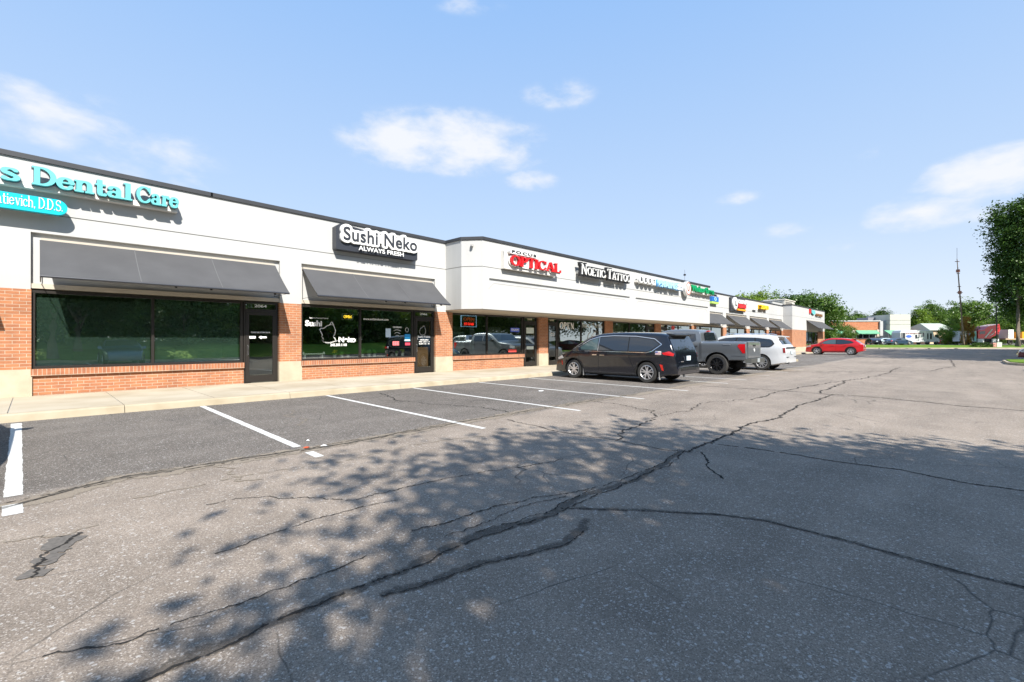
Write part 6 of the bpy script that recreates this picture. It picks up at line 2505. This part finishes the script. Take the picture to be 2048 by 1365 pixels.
def tree(loc, label, kind, s=1.0, rz=0.0, m=1, name='broadleaf_tree', cat='tree', group=None, sz=None):
    if kind not in VAR:
        K = {'big': dict(seed=3, h=9.4, cr=4.3, z0=2.3, nclump=460, per=170, ls=.085, trunk_r=.22),
             'row1': dict(seed=11, h=10.5, cr=4.4, z0=.7, nclump=240, per=80, ls=.11, trunk_r=.2),
             'row2': dict(seed=12, h=9.4, cr=4.2, z0=.5, nclump=230, per=80, ls=.11, cone=.35, trunk_r=.18),
             'far1': dict(seed=21, h=12, cr=6.0, z0=1.0, nclump=190, per=60, ls=.24, trunk_r=.3),
             'far2': dict(seed=22, h=14, cr=5.0, z0=1.5, nclump=190, per=60, ls=.24, cone=.3, trunk_r=.3),
             'far3': dict(seed=23, h=10, cr=6.5, z0=.6, nclump=190, per=60, ls=.24, trunk_r=.25),
             'giant': dict(seed=31, h=29, cr=6.6, z0=5.6, nclump=620, per=120, ls=.22, trunk_r=.36, off=(3.2, -3.0)),
             'tall': dict(seed=33, h=16.5, cr=6.5, z0=3.0, nclump=260, per=80, ls=.17, trunk_r=.3),
             'bush': dict(seed=41, h=3.2, cr=2.0, z0=.1, nclump=70, per=60, ls=.10, trunk_r=.06)}[kind]
        tr, me = tree_meshes(**K)
        VAR[kind] = [tr, me, None]
    tr, me, tm = VAR[kind]
    t = thing(name, label, cat, loc, rz, group)
    if tm is None:
        o = tr.build('trunk', M_BARK, t, smooth=True)
        VAR[kind][2] = o.data
    else:
        o = bpy.data.objects.new('trunk', tm)
        COL.objects.link(o)
        o.parent = t
    if not me.materials:
        me.materials.append(LEAF[m])
    c = bpy.data.objects.new('crown', me)
    COL.objects.link(c)
    c.parent = t
    c.material_slots[0].link = 'OBJECT'
    c.material_slots[0].material = LEAF[m]
    t.scale = (s, s, sz or s)
    return t


# the tree behind the camera whose shade falls over the near asphalt
tree((.75, -9.95, .1), 'broad shade tree behind the camera casting the dappled shade', 'big', 1.16, .4, 0)
tree((2.0, -12.2, .2), 'second shade tree behind the camera on the lawn', 'big', 1.0, 2.0, 0)
rr = random.Random(77)
ORD = ['first', 'second', 'third', 'fourth', 'fifth', 'sixth', 'seventh', 'eighth', 'ninth', 'tenth', 'eleventh', 'twelfth', 'thirteenth', 'fourteenth', 'fifteenth', 'sixteenth', 'seventeenth', 'eighteenth', 'nineteenth', 'twentieth', 'twenty-first', 'twenty-second', 'twenty-third', 'twenty-fourth', 'twenty-fifth']
GR = 'trees on the lawn behind the camera'
for i, x in enumerate([-22, -15.5, -8.5, 1.5, 8.5, 14.5, 20.5, 26.5, 32.5, 38.5, 44.5, 51, 57]):
    tree((x + rr.uniform(-1, 1), -19 - rr.uniform(0, 2.5), 1.1), ORD[i] + ' tree of the row on the lawn behind the camera, mirrored in the shop glass', ('row1', 'row2')[i % 2], rr.uniform(.9, 1.12),
         rr.uniform(0, 6.28), (2, 1, 2)[i % 3], group=GR)
for i, x in enumerate([-18, -11, -5, 0, 4.5, 9, 13, 17.5, 22, 27, 31, 35.5, 40]):
    tree((x + rr.uniform(-1, 1), -16.5 - rr.uniform(0, 1), 1.0), ORD[i] + ' shrub under the row of trees behind the camera, mirrored in the glass', 'bush', rr.uniform(.9, 1.5), rr.uniform(0, 6.28), (1, 0)[i % 2],
         'garden_shrub', 'shrub', 'shrubs on the lawn behind the camera')
for i, x in enumerate([-20, -15, -10, -5, 0, 5, 10, 15, 20, 25, 30, 35, 40, 45, 50]):
    tree((x + rr.uniform(-1, 1), -26, -2.4), ORD[i] + ' tree of the rear row on the lawn behind the camera', ('row2', 'row1')[i % 2], rr.uniform(1.1, 1.3),
         rr.uniform(0, 6.28), (2, 2, 1)[i % 3], group='rear trees on the lawn behind the camera')
# trees along the right side, just outside the frame; their shade crosses the lot
for i, (x, y, s) in enumerate([(45.5, -13.5, .95), (55, -13.5, 1.05), (66, -14.0, 1.1), (78, -15, 1.15), (91, -17, 1.15)]):
    tree((x, y, 0), ORD[i] + ' tree from the camera beyond the right edge, shading the far lot', 'tall', s, i * 1.3, 0, group='trees beyond the right edge')


# ------------------------------------------------------------------ across the street
def on(d, px, z=.45):
    """ground point at depth d along the view bearing and sideways tangent px"""
    return DR(d, d * px, z)


def tx(px):
    return (px - 1024) / 925.0


RZ = TH - rad(90)      # local +x runs to the right along the street, +y away from the lot
GZ2 = .48
# brick office with green awnings
B0 = DR(120, 120 * tx(1700), GZ2)
t = thing('brick_office', 'low brick building with green awnings and a white square tower across the street', 'building', B0, RZ - rad(4))
t.scale = (1.132, 1.132, 1.132)
sc = 106 / 925.0


def px(p):
    return (p - 1700) * sc


brk = brick_mat('far_brick', (.50, .19, .09), (.42, .15, .07), (.50, .36, .25), bw=.3, rh=.1)
b = MB()
b.box(px(1600), px(1757), 0, 12, 0, 5.15)
b.build('wall', brk, t)
b = MB()
b.box(px(1600) - .1, px(1757) + .1, -.15, 12.1, 5.15, 5.4)
b.build('cornice', M_STUCCO, t)
b = MB()
b.box(px(1755), px(1770), -.4, 11, 0, 5.2)
b.build('corner_wall', M_STUCCO, t)
b = MB()
b.box(px(1766), px(1804), -1.6, 6, 3.1, 6.65)
tw = b.build('tower', mat('tower_stucco', (.46, .46, .40), .9, var=.03), t)
for z in (5.3, 4.4):
    b = MB()
    b.box(px(1766) - .03, px(1804) + .03, -1.63, 0, z, z + .07)
    b.build('band', M_JOINT, tw)
b = MB()
v = [(px(1804), 0), (px(1828), 5.5), (px(1828), 14), (px(1804), 14)]
b.prism(v, 0, 4.9)
b.build('side_wall', brk, t)
b = MB()
b.prism([(px(1804) + .05, -.1), (px(1828) + .2, 5.4), (px(1828) + .2, 14.1), (px(1804) + .05, 14.1)], 4.9, 5.25)
b.build('side_cornice', M_STUCCO, t)
b = MB()
b.box(px(1812), px(1815), 1.2, 1.35, 3.2, 3.5)
b.build('wall_lamp', M_BLACK, t)
M_GAWN = mat('green_awning', (.12, .34, .20), .7, var=.08)
for (a, c) in ((1612, 1646), (1652, 1700), (1710, 1750)):
    b = MB()
    b.add([(px(a), -.05, 3.15), (px(c), -.05, 3.15), (px(c), -1.2, 2.45), (px(a), -1.2, 2.45), (px(c), -1.2, 2.25), (px(a), -1.2, 2.25), (px(a), -.05, 2.3), (px(c), -.05, 2.3)],
          [(0, 3, 2, 1), (3, 5, 4, 2), (0, 6, 5, 3), (1, 2, 4, 7), (5, 6, 7, 4)])
    b.build('awning', M_GAWN, t)
    w_ = MB()
    w_.box(px(a) + .2, px(c) - .2, -.06, .02, 1.25, 2.28)
    w = w_.build('window', M_AGLASS, t)
    f_ = MB()
    n_ = max(2, int((c - a) / 12))
    for k in range(n_ + 1):
        x = px(a) + .2 + (px(c) - px(a) - .4) * k / n_
        f_.box(x - .05, x + .05, -.10, -.03, 1.25, 2.28)
    f_.box(px(a) + .25, px(c) - .25, -.09, -.04, 1.22, 1.30)
    f_.build('window_frame', M_SWHITE, w)
for p in (1649, 1705, 1753):
    b = MB()
    b.box(px(p) - .35, px(p) + .35, -.25, 0, 0, 3.3)
    b.build('pilaster', mat('pilaster', (.48, .42, .34), .9), t)
b = MB()
b.add([(px(1755), -1.6, 3.1), (px(1806), -1.6, 3.1), (px(1822), -3.0, 2.15), (px(1755), -3.4, 2.2), (px(1755), -3.4, 2.0), (px(1822), -3.0, 1.95), (px(1806), -.2, 3.1), (px(1830), .8, 2.2)],
      [(0, 3, 2, 1), (3, 4, 5, 2), (1, 2, 7, 6)])
b.build('entrance_canopy', M_GAWN, t)
b = MB()
b.box(px(1770), px(1800), -.5, -.35, .1, 2.6)
w = b.build('entrance_door', M_AGLASS, t)
b = MB()
for k in range(5):
    x = px(1770) + (px(1800) - px(1770)) * k / 4
    b.box(x - .08, x + .08, -.6, -.4, .1, 2.6)
b.box(px(1770), px(1800), -.61, -.41, 1.75, 1.9)
b.build('door_frame', M_SWHITE, w)
b = MB()
b.box(px(1752), px(1765), 3, 7, 5.4, 6.2)
b.build('roof_screen', mat('roof_grey', (.20, .20, .22), .8), t)

# grey gabled house and tan shop further right
t = thing('grey_house', 'small tan and grey building between the trees behind the white minibus', 'building', DR(118, 118 * tx(1885), GZ2), RZ)
b = MB()
b.box(-3.2, 3.2, 0, 8, 0, 3.6)
b.build('wall', mat('house_tan', (.52, .40, .26), .8), t)
b = MB()
b.add([(-3.6, -.5, 3.5), (3.6, -.5, 3.5), (3.6, 8.5, 3.5), (-3.6, 8.5, 3.5), (-2.6, 3.5, 5.4), (2.6, 3.5, 5.4)], [(0, 1, 5, 4), (1, 2, 5), (2, 3, 4, 5), (3, 0, 4), (3, 2, 1, 0)])
b.build('roof', mat('roof_sage', (.34, .38, .33), .8), t)
b = MB()
for k in (-2, 0, 1.6):
    b.box(k, k + 1.0, -.05, .02, 1.0, 2.4)
b.build('window', M_AGLASS, t)
t = thing('grey_house', 'grey roofed house glimpsed left of the tall mast', 'building', DR(126, 126 * tx(1905), GZ2), RZ + .2)
b = MB()
b.box(-2.5, 2.5, 0, 6, 0, 3.4)
b.build('wall', mat('house_grey', (.40, .40, .40), .8), t)
b = MB()
b.add([(-2.9, -.4, 3.3), (2.9, -.4, 3.3), (2.9, 6.4, 3.3), (-2.9, 6.4, 3.3), (-2.9, 3, 5.2), (2.9, 3, 5.2)], [(0, 1, 5, 4), (1, 2, 5), (2, 3, 4, 5), (3, 0, 4), (3, 2, 1, 0)])
b.build('roof', mat('roof_pale', (.45, .45, .44), .8), t)

# white minibus
def minibus():
    t = thing('minibus', 'white minibus with blue oval mark on its side parked across the street', 'minibus', DR(97, 97 * tx(1840), .49), RZ)
    s = .1049
    b_ = MB()
    pf = [(-4.1, .55), (-4.15, 2.5), (-3.9, 2.95), (-3.3, 3.1), (2.2, 3.05), (2.75, 2.8), (2.95, 2.1), (3.0, 1.75), (3.9, 1.35), (4.15, 1.1), (4.2, .55)]
    n_ = len(pf)
    pts = [Vector(p) for p in pf]
    vs = []
    for (y, k) in ((0, .985), (.12, 1.0), (2.2, 1.0), (2.32, .985)):
        vs += [(p.x * k, y, .55 + (p.y - .55) * k) for p in pts]
    fs = [(k * n_ + i, (k + 1) * n_ + i, (k + 1) * n_ + (i + 1) % n_, k * n_ + (i + 1) % n_) for k in range(3) for i in range(n_)]
    fs += [tuple(range(n_)), tuple(reversed(range(3 * n_, 4 * n_)))]
    b_.add(vs, fs)
    b_.build('body', mat('bus_white', (.58, .58, .56), .35, coat=.5), t, fix=True)
    for (x0, x1, z0, z1) in ((-3.7, -3.1, .9, 2.5), (-3.95, -3.8, 1.3, 2.5), (.55, .85, 1.75, 2.5), (1.5, 1.75, 1.2, 2.4), (2.1, 2.45, 1.2, 2.4), (-1.0, -.6, 1.3, 2.1), (-.3, -.1, 1.5, 2.1)):
        q = MB()
        q.box(x0, x1, -.03, .03, z0, z1)
        q.build('side_window', M_AGLASS, t)
    q = MB()
    q.add([(-2.35 + .62 * math.cos(a), -.025, 1.75 + .30 * math.sin(a)) for a in np.linspace(0, 2 * math.pi, 21)[:-1]], [tuple(range(20))])
    q.build('oval_mark', mat('bus_blue', (.05, .12, .45), .5), t)
    me_ = sans('BUS SERVICE LINE', 'lettering', 0, .03)
    for v_ in me_.vertices:
        v_.co = (v_.co.x / 8.2 * 3.4 - 3.0, -.028, v_.co.y * .28 + 2.3)
    me_.materials.append(mat('bus_text', (.25, .05, .05), .5))
    o = bpy.data.objects.new('lettering', me_)
    COL.objects.link(o)
    o.parent = t
    q = MB()
    q.box(-3.2, 2.9, -.022, .0, 1.05, 1.12)
    q.build('side_stripe', mat('bus_grey', (.4, .42, .42), .5), t)
    q = MB()
    q.add([(2.82, -.01, 2.15), (3.02, -.01, 1.8), (3.02, 2.3, 1.8), (2.82, 2.3, 2.15), (2.98, .1, 1.85), (2.98, 2.2, 1.85)], [(0, 1, 2, 3)])
    q.build('windshield', M_AGLASS, t)
    for x in (-2.1, 1.6, 3.45):
        for y in (.12, 2.2):
            wheel(t, x, y, .42, .24, M_ALU, 6, 'I')
    return t


minibus()
def far_car(px_, d, m_, kind, label, rz_=0.0, grp='cars parked across the street'):
    t_ = suv(DR(d, d * tx(px_), .49), RZ + rz_, label, m_, kind, 'car', 'parked_car')
    t_['group'] = grp
    return t_


far_car(1772, 99, paint('pale_blue', (.45, .58, .62), .3, .3), 'sedan', 'pale blue car by the entrance of the brick office')
far_car(1786, 101, P_WHITE, 'sedan', 'white car beside the pale blue one at the brick office', .6)
far_car(1798, 94.6, P_BLUE, 'sedan', 'dark blue car in front of the white minibus rear')
far_car(1746, 99, P_BLACK, 'sedan', 'black car behind the red crossover by the brick office', 1.2)
far_car(1893, 104, P_RED, 'sedan', 'red car right of the white minibus', .5)
far_car(1905, 106, P_WHITE, 'sedan', 'white car near the foot of the tall mast', .8)

# tractor unit in red, tipped white panels, flatbed with crane
t = thing('red_lorry', 'red lorry cab with a sloping red body parked across the street', 'lorry', DR(97, 97 * tx(1975), .49), RZ)
b = MB()
pf = [(-2.0, 1.3), (-1.9, 3.0), (-.6, 3.2), (.2, 3.9), (2.5, 4.35), (2.7, 3.3), (2.4, 2.3), (1.0, 1.6), (.6, 1.3)]
n_ = len(pf)
b.add([(p[0], 0, p[1]) for p in pf] + [(p[0], 2.4, p[1]) for p in pf], [tuple(range(n_)), tuple(reversed(range(n_, 2 * n_)))] + [(i, i + n_, (i + 1) % n_ + n_, (i + 1) % n_) for i in range(n_)])
b.build('body', P_RED, t, fix=True)
b = MB()
b.add([(-1.7, -.02, 2.2), (-.5, -.02, 2.3), (-.5, -.02, 2.9), (-1.6, -.02, 2.8)], [(0, 1, 2, 3)])
b.build('cab_window', M_AGLASS, t)
b = MB()
b.add([(-.7, -.03, 1.5), (.9, -.03, 3.3), (1.15, -.03, 3.3), (-.3, -.03, 1.5)], [(0, 3, 2, 1)])
b.add([(.1, -.035, 1.7), (1.9, -.035, 2.9), (1.0, -.035, 2.1)], [(0, 2, 1)])
b.build('white_stripe', M_SWHITE, t)
b = MB()
b.box(-2.2, 2.8, .3, 2.1, .7, 1.3)
b.build('chassis', M_TRIMB, t)
for x in (-1.5, 1.6):
    b = MB()
    b.box(x - .6, x + .7, -.1, .2, .5, 1.25)
    b.build('side_box', M_SWHITE, t)
for x in (-2.0, .1, 2.4):
    wheel(t, x, .25, .5, .28, M_ALU, 6, 'I')
    wheel(t, x, 2.1, .5, .28, M_ALU, 6, 'I')
t = thing('panel_trailer', 'white trailer with teal and pink panels at the foot of the mast', 'trailer', DR(97, 97 * tx(1939), .49), RZ)
b = MB()
b.box(-1.5, 1.45, 0, 2.2, .7, 2.9)
b.build('box', M_SWHITE, t)
for (x0, x1, m_) in ((-1.2, -1.0, M_BLACK), (-.35, -.1, mat('panel_pink', (.55, .15, .25), .5)), (-.1, .55, mat('panel_teal', (.25, .55, .52), .5)), (.75, .95, M_BLACK), (1.0, 1.4, mat('panel_teal', (.25, .55, .52), .5))):
    b = MB()
    b.box(x0, x1, -.03, 0, .8, 2.75)
    b.build('panel', m_, t)
for x in (-.6, .9):
    wheel(t, x, .15, .42, .24, M_ALU, 6, 'I')
t = thing('flatbed_lorry', 'flatbed lorry with orange machinery behind the tall dark tree', 'lorry', DR(97, 97 * tx(2040), .49), RZ)
b = MB()
b.box(-3.0, 4.0, 0, 2.4, 1.05, 1.35)
b.build('deck', mat('deck_tan', (.42, .30, .20), .7), t)
b = MB()
b.box(-2.2, -1.1, .2, 2.2, 1.35, 3.2)
b.build('cab', M_SWHITE, t)
b = MB()
b.box(.7, 1.9, .2, 1.9, 1.35, 2.7)
b.box(1.9, 2.6, .4, 1.5, 1.35, 2.1)
b.build('machine', M_ORANGE, t)
for x in (-1.9, .6, 1.7, 3.2):
    wheel(t, x, .2, .55, .3, mat('hub_cream', (.60, .56, .45), .6), 6, 'I')

# tall leaning mast with rungs, slim light pole
t = thing('utility_mast', 'tall slightly leaning pole with cross pieces and a thin aerial on top', 'utility pole', DR(92, 92 * tx(1928), .45), 0)
tp = Vector(DR(92, 92 * tx(1914), 17.6)) - Vector(t.location)
b = MB()
b.tube([(0, 0, -.3), tp * .4, tp * .8, tp], [.16, .13, .09, .06], 10)
b.build('pole', mat('pole_wood', (.17, .12, .09), .9, var=.3, scale=3), t, smooth=True)
b = MB()
b.tube([tp, tp + Vector((0, 0, 2.2))], .03, 6)
b.build('aerial', M_BLACK, t)
rv = RT * 1.0
for k, (f_, w_) in enumerate([(.97, .75), (.86, .75), (.83, .5), (.68, .55), (.61, 1.0), (.56, .5), (.48, .5), (.42, .45)]):
    c_ = tp * f_
    b = MB()
    b.tube([c_ - rv * w_ * .55, c_ + rv * w_ * .55], .07, 6)
    b.build('cross_piece', mat('iron_rust', (.20, .10, .08), .8), t)
for f_ in (.86, .61):
    c_ = tp * f_
    b = MB()
    b.box(-.28, .28, -.28, .28, -.25, .3, 0, None, c_)
    b.build('junction_box', mat('box_rust', (.30, .12, .09), .8), t)
tree(DR(93, 93 * tx(1934), .3), 'rust coloured climbing shrub round the foot of the mast', 'bush', .62, .3, 3, 'climbing_shrub', 'shrub', sz=1.7)
t = thing('lamp_post', 'slim dark lamp post standing left of the tall dark tree', 'lamp post', DR(88, 88 * tx(1994), .45), 0)
b = MB()
b.tube([(0, 0, 0), (-.12, .05, 4), (-.2, .1, 7.5)], [.12, .10, .08], 8)
b.build('post', M_TRIMB, t, smooth=True)
b = MB()
b.box(-.75, .35, -.15, .35, 7.5, 7.62)
b.build('lamp_head', M_TRIMB, t)
t = thing('utility_cabinet', 'low pink and grey utility boxes on the grass verge', 'utility box', DR(84, 84 * tx(1993), .2), RZ)
b = MB()
b.box(-.6, 0, 0, .6, 0, .75)
b.build('cabinet', mat('cab_pink', (.48, .22, .18), .7), t)
b = MB()
b.box(.1, 1.0, 0, .6, 0, .85)
b.build('cabinet', mat('cab_sage', (.45, .52, .40), .7), t)
tree(DR(85, 85 * tx(1962), .0), 'low dark spreading shrub on the verge below the red lorry', 'bush', .9, .5, 0, 'verge_shrub', 'shrub', sz=.30)
b = MB()
for (a, c_) in ((1775, 1788), (1797, 1812), (1868, 1872), (1912, 1916)):
    pass
# wheel stops along the far kerb
for (p, d) in ((1767, 78.5), (1802, 77.2), (1858, 75), (1912, 74.5)):
    q = MB()
    q.box(-.9, .9, -.12, .12, 0, .14)
    o = q.build('wheel_stop', M_CONC)
    o.location = DR(d, d * tx(p), 0)
    o.rotation_euler = (0, 0, RZ + (.2, -.5, .9, .9)[(1767, 1802, 1858, 1912).index(p)])
    tag(o, {1767: 'pale concrete wheel stop left of the others below the brick office', 1802: 'pale wheel stop lying askew below the white minibus rear',
            1858: 'slanting pale wheel stop below the minibus front', 1912: 'small pale wheel stop nearest the mast'}[p], 'wheel stop', 'wheel stops along the far kerb')

# trees: over the shop roofs, behind the office and along the horizon
tree(DR(95, 95 * tx(1512), 0), 'bright green tree top showing over the shop roof left of the rooftop units', 'far1', .66, .5, 2, sz=.97)
tree(DR(98, 98 * tx(1486), 0), 'smaller green crown left of the bright one over the shop roof', 'far3', .38, 1.5, 2, sz=1.13)
tree(DR(96, 96 * tx(1618), 0), 'large round tree at the end of the shops, behind the rooftop unit', 'far1', .95, 2.2, 1)
tree(DR(108, 108 * tx(1680), .3), 'drooping tree between the end pavilion and the brick office', 'far3', .50, 3.1, 1)
tree(DR(93, 93 * tx(1600), 0), 'dark green tree partly behind the end pavilion', 'far1', .9, 4.0, 0)
rr = random.Random(12)
GW = 'trees on the horizon behind the far buildings'
i = 0
for (d, p0, p1, st) in ((155, 1655, 2110, 21), (140, 1700, 2110, 27)):
    p = p0
    j = -1
    while p < p1:
        i += 1
        j += 1
        hgt = {0: 'far1', 1: 'far3', 2: 'far2', 3: 'far1'}[i % 4]
        s_ = .88
        tree(DR(d + rr.uniform(-5, 8), d * tx(p + rr.uniform(-6, 6)), 0), ORD[j] + ' tree from the left in the ' + ('farther' if d > 140 else 'nearer') + ' row massed along the horizon', hgt, s_ * rr.uniform(.85, 1.08) * (1.0 if d > 140 else .82), rr.uniform(0, 6.28),
             (1, 0, 2, 1, 0)[i % 5], group=GW)
        p += st * rr.uniform(.8, 1.2)
tree(DR(134, 134 * tx(1840), .3), 'bright yellow green young tree right of the brick office', 'far2', .72, 1, 2)
tree(DR(131, 131 * tx(1856), .3), 'yellow green small tree behind the minibus roof', 'far3', .68, 1, 2)
tree(DR(100, 100 * tx(1912), .3), 'bright green small tree left of the mast foot', 'far3', .46, 2, 2)
tree(DR(104, 104 * tx(1900), .3), 'dark round bush behind the parked cars left of the mast', 'far3', .38, 2, 0)
tree(DR(120, 120 * tx(1958), .3), 'tall full crowned tree behind the red lorry', 'far1', .98, 3, 1)
tree(DR(112, 112 * tx(1985), .3), 'bright green tree right of the red lorry', 'far3', .62, 3, 2)
tree(DR(108, 108 * tx(2010), .3), 'mid green tree behind the flatbed lorry', 'far1', .6, 1, 1)
tree(DR(86, 86 * tx(2036), .3), 'towering dark tree with bare lower trunk at the right edge', 'giant', 1.0, 0, 0, 'tall_tree')
